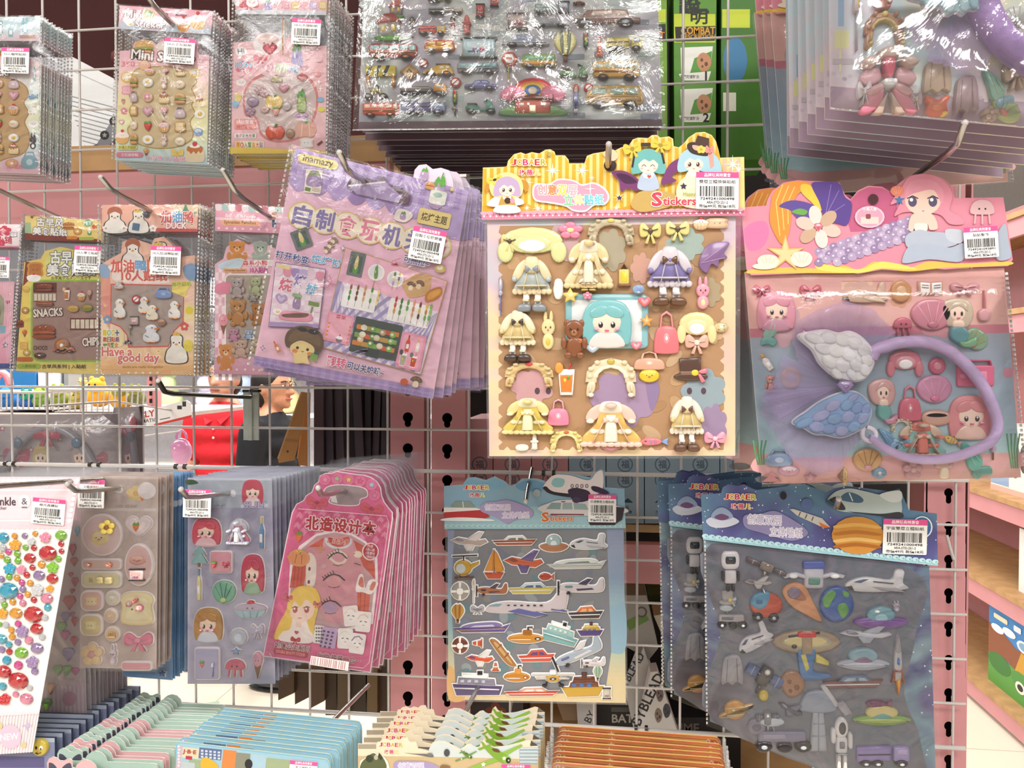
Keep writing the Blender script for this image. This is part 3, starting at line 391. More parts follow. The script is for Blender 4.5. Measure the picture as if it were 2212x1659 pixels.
# ------------------------------------------------------------------ packs: a rigid flat thing hanging at depth d in front of the wire grid
class Pack:
    def __init__(s, name, label, cat, group, piv, d, tx=0, tz=0):
        s.d = d; s.o = wp(piv[0], piv[1], -d)
        s.R = Euler((tx, 0, tz), 'XYZ').to_matrix(); s.Ri = s.R.transposed(); s.n = s.R @ Vector((0, -1, 0))
        s.root = empty(name, s.o, label, cat, group, (tx, 0, tz))
        s.f = (0, 0, 1); s.rot = 0; s.h = 0; s.g = None; s.dome = 0; s.group = group; s.label = label
    def fr(s, x0, y0, k, rot=0): s.f = (x0, y0, k); s.rot = rot; return s
    def L(s, u, v):
        d = ray(s.f[0]+u/s.f[2], s.f[1]+v/s.f[2]); t = (s.o-CAM).dot(s.n)/d.dot(s.n)
        q = s.Ri @ (CAM+d*t-s.o); return (q.x, q.z)
    def new(s, h=None): s.g = G(); s.h = s.h if h is None else h; s.dome = 0; return s
    def P(s, pts, col, mi=0):                       # a flat printed shape, one hair above the last
        q = [s.L(*p) for p in pts]
        if area2(q) < 0: q = q[::-1]
        if s.dome: s.domeq(q, col); return
        s.h += EPS; s.g.add([(x, -s.h, z) for x, z in q], [tuple(range(len(q)))], col, False, mi)
    def S(s, pts, col): s.P(catmull(pts), col)
    def E(s, cx, cy, rx, ry=None, col='w', rot=0, n=None): s.P(ellp(cx, cy, rx, ry, rot+s.rot, n), col)
    def B(s, x0, y0, x1, y1, col, r=0, rot=None):
        s.P(rotp(rrp(x0, y0, x1, y1, r), (x0+x1)/2, (y0+y1)/2, s.rot if rot is None else rot), col)
    def Ln(s, pts, w, col): s.P(linep(pts, w), col)
    def T(s, cx, cy, r, col, n=5, inner=.5, rot=0): s.P(starp(cx, cy, r, n, inner, rot+s.rot), col)
    def slab(s, pts, col, th, side='w', mi=0):
        q = [s.L(*p) for p in pts]
        if area2(q) < 0: q = q[::-1]
        n = len(q); a, b = s.h, s.h+th
        s.g.add([(x, -b, z) for x, z in q], [tuple(range(n))], col, False, mi)
        s.g.add([(x, -a, z) for x, z in q], [tuple(range(n))[::-1]], side, False, mi)
        s.g.add([(x, -b, z) for x, z in q]+[(x, -a, z) for x, z in q], [(i, n+i, n+(i+1) % n, (i+1) % n) for i in range(n)], side, False, mi)
        s.h = b
    def domeq(s, q, col):
        n = len(q)
        A = abs(area2(q)); per = sum(math.dist(q[i-1], q[i]) for i in range(n)) or 1e-6
        H = s.dome*(1+.10*s.nd); s.nd += 1; b = min(H*1.1, .62*A/per); h0 = s.h
        for _ in range(6):
            r2 = offset(q, -b)
            if all((q[i][0]-q[i-1][0])*(r2[i][0]-r2[i-1][0])+(q[i][1]-q[i-1][1])*(r2[i][1]-r2[i-1][1]) >= 0 for i in range(n)): break
            b *= .6
        r1 = offset(q, -b*.35)
        vs = [(x, -h0, z) for x, z in q]+[(x, -h0-H*.62, z) for x, z in q]+[(x, -h0-H*.9, z) for x, z in r1]+[(x, -h0-H, z) for x, z in r2]
        fs = []
        for k in range(3): fs += [(k*n+i, k*n+n+i, k*n+n+(i+1) % n, k*n+(i+1) % n)[::-1] for i in range(n)]
        fs.append(tuple(range(3*n, 4*n))); s.g.add(vs, fs, col, True)
    def X(s, t, cx, cy, h, col, w=None, rot=0, bold=.012, out=None, ow=.05, wmax=None):   # lettering: height h, centred
        vs, fs, bx0, bx1, by0, by1 = text_mesh(t, .012)
        k = h/max(by1-by0, .3); kx = (w/max(bx1-bx0, 1e-6)) if w else k
        a = rot+s.rot; ca, sa = math.cos(a), math.sin(a); b = max(0, bold-.012)*.55
        for c, d, m in (([(out, ow+b, 8)] if out else [])+[(col, b, 4 if b > .004 else 1)]):
            s.h += EPS
            for i in range(m):
                s.h += 3e-6
                ex, ey = (d*k*math.cos(2*PI*i/m+.4), d*k*math.sin(2*PI*i/m+.4)) if m > 1 else (0, 0); q = []
                for x, y in vs:
                    X = (x-(bx0+bx1)/2)*kx+ex; Y = -(y-(by0+by1)/2)*k+ey
                    q.append(s.L(cx+X*ca-Y*sa, cy+X*sa+Y*ca))
                s.g.add([(x, -s.h, z) for x, z in q], fs, c, False)
    def XC(s, t, cx, cy, h, cols, w, rot=0, **kw):         # each letter its own colour
        n = len(t); a = rot+s.rot
        for i, ch in enumerate(t):
            d = (i-(n-1)/2)*w/n
            if ch != ' ': s.X(ch, cx+d*math.cos(a), cy+d*math.sin(a), h, cols[i % len(cols)], w=min(w/n*.92, h*1.1), rot=rot, **kw)
    def stamp(s, name, cx, cy, w, h=None, cols='', rot=0, flip=False, ol=0, olc='w'):
        h = w if h is None else h; cols = cols.split() if isinstance(cols, str) else cols; a = rot+s.rot; ca, sa = math.cos(a), math.sin(a)
        fx = -1 if flip else 1
        def tr(p):
            x, y = p[0]*w/100*fx, p[1]*h/100; return (cx+x*ca-y*sa, cy+x*sa+y*ca)
        def co(c): return (cols[(int(c)-1) % len(cols)] if cols else 'g') if c.isdigit() else c
        shp = []
        for cmd in ST[name]:
            k, c, ar = cmd[0], co(cmd[1]), cmd[2:]
            pt = lambda z: tuple(float(x) for x in z.split(','))
            if k in 'PS':
                p = [pt(z) for z in ar]; p = catmull(p, 4) if k == 'S' else p
            elif k == 'E':
                p = ellp(*pt(ar[0]), float(ar[1]), float(ar[2]) if len(ar) > 2 else None, float(ar[3]) if len(ar) > 3 else 0, n=16 if float(ar[1]) > 8 else 10)
            elif k == 'R': p = rrp(*pt(ar[0]), *pt(ar[1]), float(ar[2]) if len(ar) > 2 else 0, 3)
            elif k == 'L': p = linep([pt(z) for z in ar[1:]], float(ar[0]))
            elif k == 'T': p = starp(*pt(ar[0]), float(ar[1]), int(ar[2]), float(ar[3]))
            shp.append(([tr(z) for z in p], c))
        if ol:
            sv = (s.dome, s.nd if s.dome else 0)
            for p, c in shp[:5]:
                if s.dome: s.dome = sv[0]*.45; s.nd = 0
                q = offset(p, ol); s.P(q, olc)
            if s.dome: s.dome, s.nd = sv
        for p, c in shp: s.P(p, c)
    def puff(s, name, stamp, cx, cy, w, h=None, cols='', rot=0, flip=False, ol=0, H=None, mat=None, h0=None):
        base = s.h if h0 is None else h0
        hh = base
        if name.endswith('+'): name = name[:-1]; hh = base+.0055
        s.new(hh)
        s.dome = H or .0022; s.nd = 0
        s.stamp(stamp, cx, cy, w, h, cols, rot, flip, ol)
        o = s.g.obj(name+'_sticker', mat or MPUF, s.root); s.h = base; s.dome = 0
        return o
    def end(s, name, mats=None, label=None):
        o = s.g.obj(name, mats or MP, s.root)
        if label: o['label'] = label
        return o
    # a clear bag: pillow of film over the quad (tl, tr, br, bl), seam strips down the given sides
    def bag(s, quad, h=.004, wr=.0008, mat=None, nx=14, ny=18, seams='', sw=10, name='clear_bag', seed=0, freq=30):
        g = G(); q = [s.L(*p) for p in quad]
        def bl(a, b): return [q[0][k]*(1-a)*(1-b)+q[1][k]*a*(1-b)+q[2][k]*a*b+q[3][k]*(1-a)*b for k in (0, 1)]
        vs, fs = [], []
        for j in range(ny+1):
            for i in range(nx+1):
                a, b = i/nx, j/ny; x, z = bl(a, b); e = min(a, 1-a, b, 1-b)
                k = min(1, e*9); k = math.sin(k*PI/2)
                v = s.hb+h*k+wr*k*noise.noise((x*freq+seed, z*freq, seed))+wr*.6*k*noise.noise((x*freq*3+seed, z*freq*3, 3))
                vs.append((x, -v, z))
        for j in range(ny):
            for i in range(nx):
                a = j*(nx+1)+i; fs.append((a, a+nx+1, a+nx+2, a+1))
        g.add(vs, fs, 'w', True, 0)
        def strip(p0, p1, p2, p3):
            z = [s.L(*p) for p in (p0, p1, p2, p3)]; g.add([(x, -s.hb-.0004, y) for x, y in z], [(0, 1, 2, 3)], 'w', False, 1)
        def lerp(p, r, t): return (p[0]+(r[0]-p[0])*t, p[1]+(r[1]-p[1])*t)
        tl, tr, br, bl_ = quad
        n = 44
        for sd in seams:
            p, r, dr = {'l': (tl, bl_, 1), 'r': (tr, br, -1)}.get(sd, (None, None, None))
            if p:
                for i in range(n):
                    a, b = lerp(p, r, i/n), lerp(p, r, (i+.6)/n); strip(a, (a[0]+dr*sw, a[1]), (b[0]+dr*sw, b[1]), b)
            if sd in 'tb':
                p, r = (tl, tr) if sd == 't' else (bl_, br); dy = 1 if sd == 't' else -1
                strip(p, r, (r[0], r[1]+dy*sw*.6), (p[0], p[1]+dy*sw*.6))
        return g.obj(name, [mat or MFILM, MSEAM], s.root)
    # price label: white sticker with pink head, title, barcode, price line
    def price(s, cx, cy, w, h, rot, title, h0=None, full=True, code='7249241000498', cost='市價49元 批價18元', name='price_label'):
        r0 = s.rot; s.rot = rot; s.new(h0 if h0 is not None else s.hb+.0045)
        def R(x0, y0, x1, y1, c, r=0):
            s.P(rotp(rrp(cx+x0*w, cy+y0*h, cx+x1*w, cy+y1*h, r), cx, cy, rot), c)
        def tx(t, y, hh, c, ww=None):
            dx, dy = -math.sin(rot)*y*h, math.cos(rot)*y*h; s.X(t, cx+dx, cy+dy, hh*h, c, w=ww*w if ww else None)
        s.slab(rotp(rrp(cx-w/2, cy-h/2, cx+w/2, cy+h/2, w*.03), cx, cy, rot), '#fbfaf8', .00025)
        R(-.5, -.5, .5, -.34, '#e8589b'); tx('品牌玩具特賣會', -.42, .1, 'w', .62)
        tx(title, -.24, .10, 'k', min(.86, .115*len(title)))
        rr = random.Random(title); x = -.41
        while x < .38:
            ww = rr.choice((.008, .012, .02, .028)); R(x, -.12, min(.41, x+ww), .16, '#1d1b1f'); x += ww+rr.choice((.01, .014, .024))
        tx(code, .22, .07, 'k', .8); tx('ARA-STD-251-2', .32, .07, 'k', .5)
        tx(cost, .42, .09, 'k', .86)
        o = s.end(name); s.rot = r0; return o
    def stack(s, n, step, parts, label, jx=.0012, jz=.001, jr=.006, dr=0, dx=0, dz=0, first=None, rs=1):
        rr = random.Random(rs); out = []
        for k in range(1, n+1):
            c = copy_tree(s.root, parts); c['label'] = label
            c.location = s.o+Vector((rr.uniform(-jx, jx)+dx*k, step*k+(first or 0), rr.uniform(-jz, jz)+dz*k))
            e = s.root.rotation_euler.copy(); e.y += rr.uniform(-jr, jr)+dr*min(k, 5); c.rotation_euler = e
            out.append(c)
        return out
def gloss_lines(): pass
HOOKN = 0
# a single-prong display hook: tip and bend points in the photo's frame at depth d; the rod runs straight back to the grid
def hook(tip, bend, d, label, rise=.10, r=.0026, plate=None, dark=False, d2=None, base=None):
    B = wp(bend[0], bend[1], -d); T = wp(tip[0], tip[1], -(d2 or d+.012))
    A = Vector((B.x, -.004, B.z-rise*d)) if base is None else wp(base[0], base[1], -.004)
    o = empty('display_hook', A, label, 'hook', 'chrome display hooks on the wire grid')
    g = G(); pts = [A-A, (B-A)*.5, (B-A)*.93, (B-A)+(T-B)*.16, T-A]
    g.tube(pts, r, '#c8c6c4', 10); g.obj('rod', MDKM if dark else MMET, o)
    g = G(); g.ball(T-A, r*1.02, r*1.02, r*1.02, '#f4f2ee', 8, 6); g.obj('tip', MWIRE, o)
    if plate:
        g = G(); w, hgt = plate
        g.box(-w/2, -w*.12, .001, .0035, -hgt*.86, hgt*.14, 'w'); g.box(w*.12, w/2, .001, .0035, -hgt*.86, hgt*.14, 'w')
        g.box(-w*.12, w*.12, -.002, .0035, -hgt*.86, hgt*.0, 'w')
        g.obj('mounting_plate', MMET2, o)
        g = G(); g.box(-w/2, -w*.15, -.001, .009, hgt*.1, hgt*.15); g.box(w*.15, w/2, -.001, .009, hgt*.1, hgt*.15); g.obj('clip', MDKM, o)
    return o
MMET2 = solid('zinc_plate', '#c9cdbf', .35, .7, var=.1)
# ------------------------------------------------------------------ room shell
def struct(g, name, m):
    o = g.obj(name, m); o['kind'] = 'structure'; return o
def floor_mat():
    m, nt, b = newmat('floor_tile'); tc = nt.nodes.new('ShaderNodeTexCoord')
    br = nt.nodes.new('ShaderNodeTexBrick'); br.offset = 0; br.inputs['Scale'].default_value = 1
    br.inputs['Brick Width'].default_value = .6; br.inputs['Row Height'].default_value = .6; br.inputs['Mortar Size'].default_value = .003
    br.inputs['Color1'].default_value = rgb('#e6dccb')+(1,); br.inputs['Color2'].default_value = rgb('#e0d5c2')+(1,); br.inputs['Mortar'].default_value = rgb('#b8ae9f')+(1,)
    nt.links.new(tc.outputs['Object'], br.inputs['Vector']); nt.links.new(br.outputs['Color'], b.inputs['Base Color']); b.inputs['Roughness'].default_value = .3
    return m
g = G(); g.box(-5, 5, -5, 8, -.1, 0); struct(g, 'floor', floor_mat())
g = G(); g.box(-5, 5, -5, 8, CEIL, CEIL+.1); struct(g, 'ceiling', solid('ceiling_paint', '#e9e6e2', .8))
g = G(); g.box(-5, 5, 7.9, 8, 0, CEIL); struct(g, 'wall_back', solid('wall_paint', '#e2d8d6', .8))
# ------------------------------------------------------------------ wire grid panel
gr = empty('wire_grid_panel', (gx(0), 0, gz(9)), 'white wire grid wall panel that carries all the hooks', 'grid panel')
OX, OZ = gx(0), gz(9)
I0, I1, J0, J1 = -14, 12, -13, 9
for i in range(I0, I1+1):
    g = G(); x = gx(i)-OX; g.tube([(x, 0, gz(J1)-OZ), (x, 0, gz(J0)-OZ)], .0015, 'w', 8)
    g.obj('vertical_wire', MWIRE, gr)
for j in range(J0, J1+1):
    g = G(); z = gz(j)-OZ; r = .0025 if j in (0, 6) else .0015
    g.tube([(gx(I0)-OX, -.0025, z), (gx(I1)-OX+.012, -.0025, z)], r, 'w', 8)
    g.obj('horizontal_wire', MWIRE, gr)
for u, v in ((22, 1002), (205, 1004), (390, 1008), (590, 1012), (1385, 1573), (970, 1552), (1185, 1022)):
    p = wp(u, v, -.003); o = empty('wire_clip', p, 'dark clip on the grid crossbar '+{22: 'at the far left edge', 205: 'left of the blue mermaid cards', 390: 'below the red shirt', 590: 'below the black shirt', 1385: 'above the orange foil cards', 970: 'above the aeroplane sticker stack', 1185: 'just above the passenger plane on the blue header'}[u], 'clip', 'dark clips on the grid crossbars')
    for q in (-.006, .006):
        g = G(); g.tube([(q-.0018, 0, 0), (q+.0018, 0, 0)], .0036, '#222', 10); g.obj('collar', MDKM, o)
# ------------------------------------------------------------------ pink slotted uprights behind the grid
MHOLE = solid('dark_slot', '#120c0d', .9)
def keyhole(cx, cy, r, L):
    p = []
    for k in range(15):
        a = math.radians(125+290*k/14); p.append((cx+r*math.cos(a), cy+r*math.sin(a)))
    q = r*.62
    for k in range(9):
        a = math.radians(0+180*k/8); p.append((cx+q*math.cos(a), cy+L-q+q*math.sin(a)))
    return p
def upright(name, label, u0, u1, v0, v1, y, hu, holes, hr, hl, depth=.04):
    """holes: list of v; slotted post with real keyholes cut into its face"""
    p = Pack(name, label, 'shelf upright', 'pink slotted uprights', ((u0+u1)/2, (v0+v1)/2), -y)
    g = G(); holes = sorted(holes); cuts = [v0]+[(a+b)/2 for a, b in zip(holes, holes[1:])]+[v1]
    for a, b, h in zip(cuts, cuts[1:], holes):
        k = [p.L(*z) for z in keyhole(hu, h, hr, hl)]
        if area2(k) < 0: k = k[::-1]
        top = max(range(len(k)), key=lambda n: k[n][1]); bot = min(range(len(k)), key=lambda n: k[n][1])
        def arc(s_, e_):
            r = [k[s_]]; n = s_
            while n != e_: n = (n+1) % len(k); r.append(k[n])
            return r
        A1, A2 = arc(top, bot), arc(bot, top)
        if sum(q[0] for q in A1)/len(A1) > sum(q[0] for q in A2)/len(A2): A1, A2 = A2[::-1], A1[::-1]
        if A1[0][1] < A1[-1][1]: A1 = A1[::-1]
        if A2[0][1] < A2[-1][1]: A2 = A2[::-1]
        ys = sorted((p.L(u0, a), p.L(u0, b)), key=lambda q: -q[1]); xl, xr = p.L(u0, a)[0], p.L(u1, a)[0]; zt, zb = ys[0][1], ys[1][1]; cxm = A1[0][0]
        for poly in ([(xl, zt), (cxm, zt)]+A1+[(A1[-1][0], zb), (xl, zb)], [(xr, zt), (cxm, zt)]+A2+[(A2[-1][0], zb), (xr, zb)]):
            if area2(poly) < 0: poly = poly[::-1]
            g.add([(x, 0, z) for x, z in poly], [tuple(range(len(poly)))], 'w')
    (xl, zt), (xr, zb) = p.L(u0, v0), p.L(u1, v1)
    g.box(xl, xl+.002, .0002, depth, zb, zt); g.box(xr-.002, xr, .0002, depth, zb, zt)
    g.obj('face', MPINK, p.root)
    g = G(); g.box(xl+.002, xr-.002, depth*.7, depth, zb, zt); g.obj('core', MHOLE, p.root)
    return p
KV = [700+67*k for k in range(15)]
upright('shelf_upright', 'pink slotted upright behind the grid, left of the close pair', 843, 916, 660, 1700, .03, 881, [v+.5 for v in KV if v < 1690], 11, 21)
upright('shelf_upright', 'pink slotted upright behind the grid, right of the close pair', 932, 1005, 660, 1700, .03, 966, [v+2 for v in KV if v < 1690], 11, 21)
upright('shelf_upright', 'wide pink slotted upright at the right end of the grid', 2004, 2086, 380, 1760, .012, 2049, [416+72*k for k in range(19)], 9.5, 24, .05)
# white cable tie on the right upright
g = G(); a, b = wp(2045, 1156, -.004), wp(2060, 1208, -.004)
g.tube([a-a, (b-a)*.5+Vector((-.001, -.002, 0)), b-a], .0018, 'w'); o = g.obj('cable_tie', MWIRE); o.location = a
tag(o, 'white plastic tie dangling from the grid edge on the right upright', 'cable tie')
# ------------------------------------------------------------------ shelving behind the grid
MWOOD = solid('plywood', '#b08a5e', .6, var=.15, scale=20)
MMAR = solid('maroon_panel', '#43181b', .7, var=.15, scale=6)
def pxbox(g, u0, v0, u1, v1, y, dep, col='w', mi=0, o=Vector((0, 0, 0))):
    a, b = wp(u0, v0, y), wp(u1, v1, y); g.box(a.x-o.x, b.x-o.x, y-o.y, y+dep-o.y, b.z-o.z, a.z-o.z, col, mi)
def shelf(label, u0, u1, vt, vb, y, dep, wood=18):
    o = empty('gondola_shelf', wp((u0+u1)/2, vb, y), label, 'shelf', 'pink gondola shelves')
    g = G(); pxbox(g, u0, vt, u1, vb, y, .02, o=o.location); g.obj('fascia', MPINK, o)
    g = G(); pxbox(g, u0, vt-wood, u1, vt-1, y-.004, dep, o=o.location); g.obj('shelf_board', MWOOD, o)
    return o
shelf('pink shelf edge with plywood board, behind the upper left sticker packs', -160, 842, 348, 478, .06, .42, 20)
shelf('pink shelf edge with plywood board, right of the blue vehicle sticker pack', 1007, 2003, 1166, 1282, .05, .34, 26)
g = G(); pxbox(g, -200, -160, 1010, 330, .5, .01); o = g.obj('back_panel', MMAR); o['kind'] = 'structure'
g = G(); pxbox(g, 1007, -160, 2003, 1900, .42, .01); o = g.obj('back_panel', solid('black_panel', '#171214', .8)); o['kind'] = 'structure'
def plain_box(name, label, cat, group, poly, y, dep, col, art=None, mat=None, tx=0, tz=0):
    cu = sum(p[0] for p in poly)/len(poly); cv = sum(p[1] for p in poly)/len(poly)
    p = Pack(name, label, cat, group, (cu, cv), -y, tx, tz); p.new(-dep); p.slab(poly, col, dep, col)
    if art: art(p)
    p.end('carton_body', mat or MP); return p
shelf('low pink shelf under the toy boxes, below the bottom of the photo', 1007, 2003, 1850, 1930, .05, .36, 30)
ZB = wp(1500, 1820, .046).z
def vb(u, y): a, b = wp(u, 1700, y).z, wp(u, 1800, y).z; return 1700+100*(a-ZB)/(a-b)
# white carton with grey lines, upper left
def art(p):
    for k in range(11): p.Ln([(142+4*k, 205+11*k), (246+4*k, 232+11*k)], 2.5, '#9aa0a8')
    p.Ln([(150, 150), (250, 195)], 2, '#b9bfc8')
plain_box('carton', 'white carton printed with thin grey lines, behind the grid at upper left', 'box', None, [(60, 72), (250, 172), (330, 330), (60, 330)], .14, .05, '#eef2f6', art)
def art(p):
    for u, v in ((246, 262), (226, 292), (208, 322)):
        p.E(u, v, 10, col='#222'); p.T(u, v, 6, '#999')
plain_box('carton', 'grey leaning strip box with black round badges, beside the white carton', 'box', None, [(256, 238), (292, 246), (222, 331), (196, 331)], .10, .02, '#7d8188', art)
g = G()
for (a, b, c) in (((-40, 20), (430, 330), '#6d3638'), ((250, 120), (560, 330), '#8d4d50')):
    p0, p1 = wp(a[0], a[1], .3), wp(b[0], b[1], .3); g.tube([p0, p1], .012, c, 6)
o = g.obj('shelf_bracket', solid('dusty_rose', '#7c4245', .6)); tag(o, 'slanting dusky pink shelf brackets behind the mini food stickers', 'bracket')
# dark cartons beside the left upright, upper and lower rows
row = [(678, 702), (703, 722), (724, 744), (765, 786), (788, 804), (806, 823), (824, 838)]
for k, (a, b) in enumerate(row):
    sk = (0, 2, 3, 5, 0, -4, -3)[k]
    plain_box('carton', 'dark plum carton, '+['first', 'second', 'third', 'fourth', 'fifth', 'sixth', 'seventh'][k]+' from the kraft tags in the upper row', 'box', 'dark plum cartons standing in a row',
              [(a-sk, 812), (b-sk-3, 812), (b+sk-3, 1030), (a+sk, 1030)], .08+.006*(k % 3), .2, ['#43363e', '#3c3138', '#463a42', '#3f343d', '#2f262b', '#4a3d45', '#332a33'][k])
for k, (a, b) in enumerate([(601, 635), (637, 668), (671, 701), (703, 727), (729, 752), (757, 790), (793, 815), (818, 838)]):
    lo = (1513, 1522, 1530, 1545, 1545, 1545, 1545, 1545)[k]
    plain_box('carton', 'dark brown carton, '+['first', 'second', 'third', 'fourth', 'fifth', 'sixth', 'seventh', 'eighth'][k]+' from the left in the lower row under the pink design set', 'box', 'dark brown cartons standing in a row',
              [(a, 1400), (b, 1400), (b, lo-16 if k < 3 else lo), (a, lo)], .07+.008*(k % 2), .16, ['#4a3521', '#463120', '#4d3825', '#3e2c1d', '#584631', '#3a2a1c', '#6a5638', '#43311f'][k], mat=MP)
# grey blue cartons with a gourd shaped mark
xs = [1007, 1065, 1148, 1228, 1309, 1392, 1470, 1555, 1640]
for k, (a, b) in enumerate(zip(xs, xs[1:])):
    pk = k < 3; c = '#c08a8c' if pk else '#8ea3b0'
    def art(p, a=a, b=b):
        m = (a+b)/2
        for v in (1003, 1037): p.E(m, v, 17, col='#5d6f7d'); p.E(m, v, 14, col=c); p.X('福', m, v, 18, '#4a5a68')
        p.P([(m-17, 1086), (m-6, 1076), (m, 1080), (m+6, 1076), (m+17, 1086)], '#2f4a50')
        p.X('精品', m, 1096, 8, '#33444c'); p.X('四季好禮', m, 1106, 7, '#33444c'); p.X('盒裝', m, 1115, 6, '#33444c')
    plain_box('gift_box', ('dusty pink' if pk else 'grey blue')+' gift box with a round double seal, '+['by the right upright', 'second from the right upright', 'third from the right upright', 'first blue one, behind the passenger plane', 'behind the barcode of the vehicle pack', 'right of the vehicle pack', 'behind the space pack header', 'behind the mermaid pack'][k], 'box', 'gift boxes with round seals on the shelf',
              [(a+1, 905), (b-1, 905), (b-1, 1131), (a+1, 1131)], .09, .12, c, art)
# cartons under that shelf
def art(p):
    p.B(1352, 1330, 1400, 1352, '#5b7a3a', rot=-.5); p.E(1386, 1322, 12, col='#4c4a48'); p.E(1386, 1322, 8, col='#8b8986')
plain_box('carton', 'grey and green toy carton under the pink shelf, nearest the vehicle pack', 'box', None, [(1340, 1286), (1396, 1286), (1422, 1400), (1402, 1425), (1340, 1390)], .12, .1, '#8d8b87', art)
plain_box('carton', 'small cream carton with green print under the pink shelf', 'box', None, [(1412, 1330), (1468, 1322), (1486, 1372), (1442, 1400)], .16, .05, '#d9d3bf', lambda p: (p.B(1432, 1338, 1456, 1352, '#6d8a3c'), p.B(1440, 1356, 1470, 1366, '#e8c95a')))
plain_box('carton', 'dark green toy carton behind the cream one', 'box', None, [(1400, 1284), (1500, 1284), (1500, 1330), (1416, 1330)], .22, .1, '#4a5a36')
def art(p): p.X('BYBLEAD', 1363, 1452, 17, '#26262c', w=92, rot=-1.05, bold=.03)
plain_box('toy_box', 'pale grey triangular toy box lettered along its edge, left one of two', 'box', None, [(1390, 1398), (1412, 1470), (1372, 1590), (1352, 1500)], .11, .05, '#b9b6b4', art)
def art(p):
    p.X('BYBLEAD', 1399, 1510, 22, '#1d1d22', w=120, rot=-1.12, bold=.03)
    for a, b, c in ((1425, 1500, '#6b5a5c'), (1440, 1535, '#3d3a46'), (1422, 1545, '#7a6a60')): p.stamp('rock', a, b, 18, 34, c+' #222')
plain_box('toy_box', 'pale grey triangular toy box lettered along its edge, right one of two', 'box', None, [(1405, 1452), (1420, 1450), (1470, 1600), (1372, 1600)], .075, .03, '#c4c1bf', art)
def art(p): p.X('BAT', 1345, 1552, 18, '#b8b2aa', w=46, bold=.03); p.B(1320, 1528, 1372, 1538, '#5b5a52')
plain_box('toy_box', 'black toy box with large pale letters, behind the triangular boxes', 'box', None, [(1290, 1515), (1378, 1515), (1378, vb(1378, .16)), (1290, vb(1290, .16))], .16, .1, '#1e1a1c', art)
def art(p): p.X('PRIME', 1475, 1573, 20, '#6a625e', w=70, bold=.03)
plain_box('toy_box', 'black toy box with faint letters below the space packs', 'box', None, [(1400, 1550), (1600, 1550), (1600, vb(1600, .2)), (1400, vb(1400, .2))], .2, .1, '#141114', art)
def art(p):
    p.stamp('flower', 1070, 1545, 50, 60, '#7a3a22 #4a2014'); p.Ln([(1110, 1500), (1090, 1600)], 4, '#8a8078')
plain_box('toy_box', 'dark toy box with a brown print under the blue vehicle pack', 'box', None, [(1010, 1490), (1130, 1490), (1130, vb(1130, .14)), (1010, vb(1010, .14))], .14, .1, '#3a3032', art)
plain_box('toy_box', 'brown cardboard box corner under the blue vehicle pack', 'box', None, [(1196, 1500), (1256, 1500), (1262, 1556), (1216, 1556)], .12, .06, '#7a6248')
plain_box('toy_box', 'grey angled toy box edge beside the brown cardboard box', 'box', None, [(1244, 1500), (1288, 1500), (1288, vb(1288, .10)), (1260, vb(1260, .10))], .10, .05, '#aaa7a8', lambda p: p.X('BY', 1274, 1548, 16, '#2a2a30', rot=-1.1))
# combat card game boxes, upper right of the vehicle sheet
def art(p):
    p.X('說', 1492, 14, 34, '#20251c', w=44, bold=.03); p.X('明', 1512, 38, 32, '#20251c', w=38, bold=.03)
    p.B(1456, 30, 1545, 92, '#c8d83a', rot=0); p.X('說', 1488, 6, 46, '#20251c', w=44, bold=.03); p.X('明', 1510, 36, 34, '#20251c', w=36, bold=.03)
    p.P([(1458, 58), (1546, 56), (1544, 88), (1460, 90)], '#2a2c22'); p.X('COMBAT', 1508, 66, 16, '#e8a82e', w=74, bold=.03); p.X('DESCRIPTION', 1508, 79, 9, '#e8a82e', w=74, bold=.02)
    for n, v in (('1', 100), ('2', 190)):
        p.P([(1470, v+3), (1540, v), (1532, v+66), (1472, v+70)], '#eef0ea'); p.P([(1490, v+60), (1500, v+26), (1538, v+10), (1533, v+62)], '#5a9a3e')
        p.stamp('rock', 1520, v+34, 34, 44, '#c8906a #6a4632'); p.P([(1466, v+60), (1536, v+54), (1530, v+74), (1474, v+74)], '#f4f5f0')
        p.X('戰鬥陀螺對決', 1490, v+66, 8, '#333', w=40); p.X(n, 1525, v+64, 19, '#111', bold=.04)
plain_box('game_box', 'green combat card game box with numbered steps, seen through the grid', 'box', 'green game boxes', [(1455, -60), (1548, -60), (1546, 345), (1457, 345)], .10, .08, '#5a9433', art)
plain_box('game_box', 'green game box left of the combat card game box', 'box', 'green game boxes', [(1380, -60), (1440, -60), (1442, 345), (1380, 345)], .10, .08, '#78a538', lambda p: (p.B(1420, 52, 1438, 88, '#26281f'), p.B(1400, 20, 1438, 48, '#c8d83a'), p.X('T', 1430, 76, 14, 'o')))
plain_box('game_box', 'green game box right of the combat card game box', 'box', 'green game boxes', [(1558, -60), (1660, -60), (1660, 345), (1558, 345)], .10, .08, '#43782a', lambda p: (p.B(1560, 20, 1620, 60, '#c8d83a'), p.E(1588, 130, 26, 50, '#3f7fae'), p.B(1562, 200, 1590, 240, '#e8eee0')))
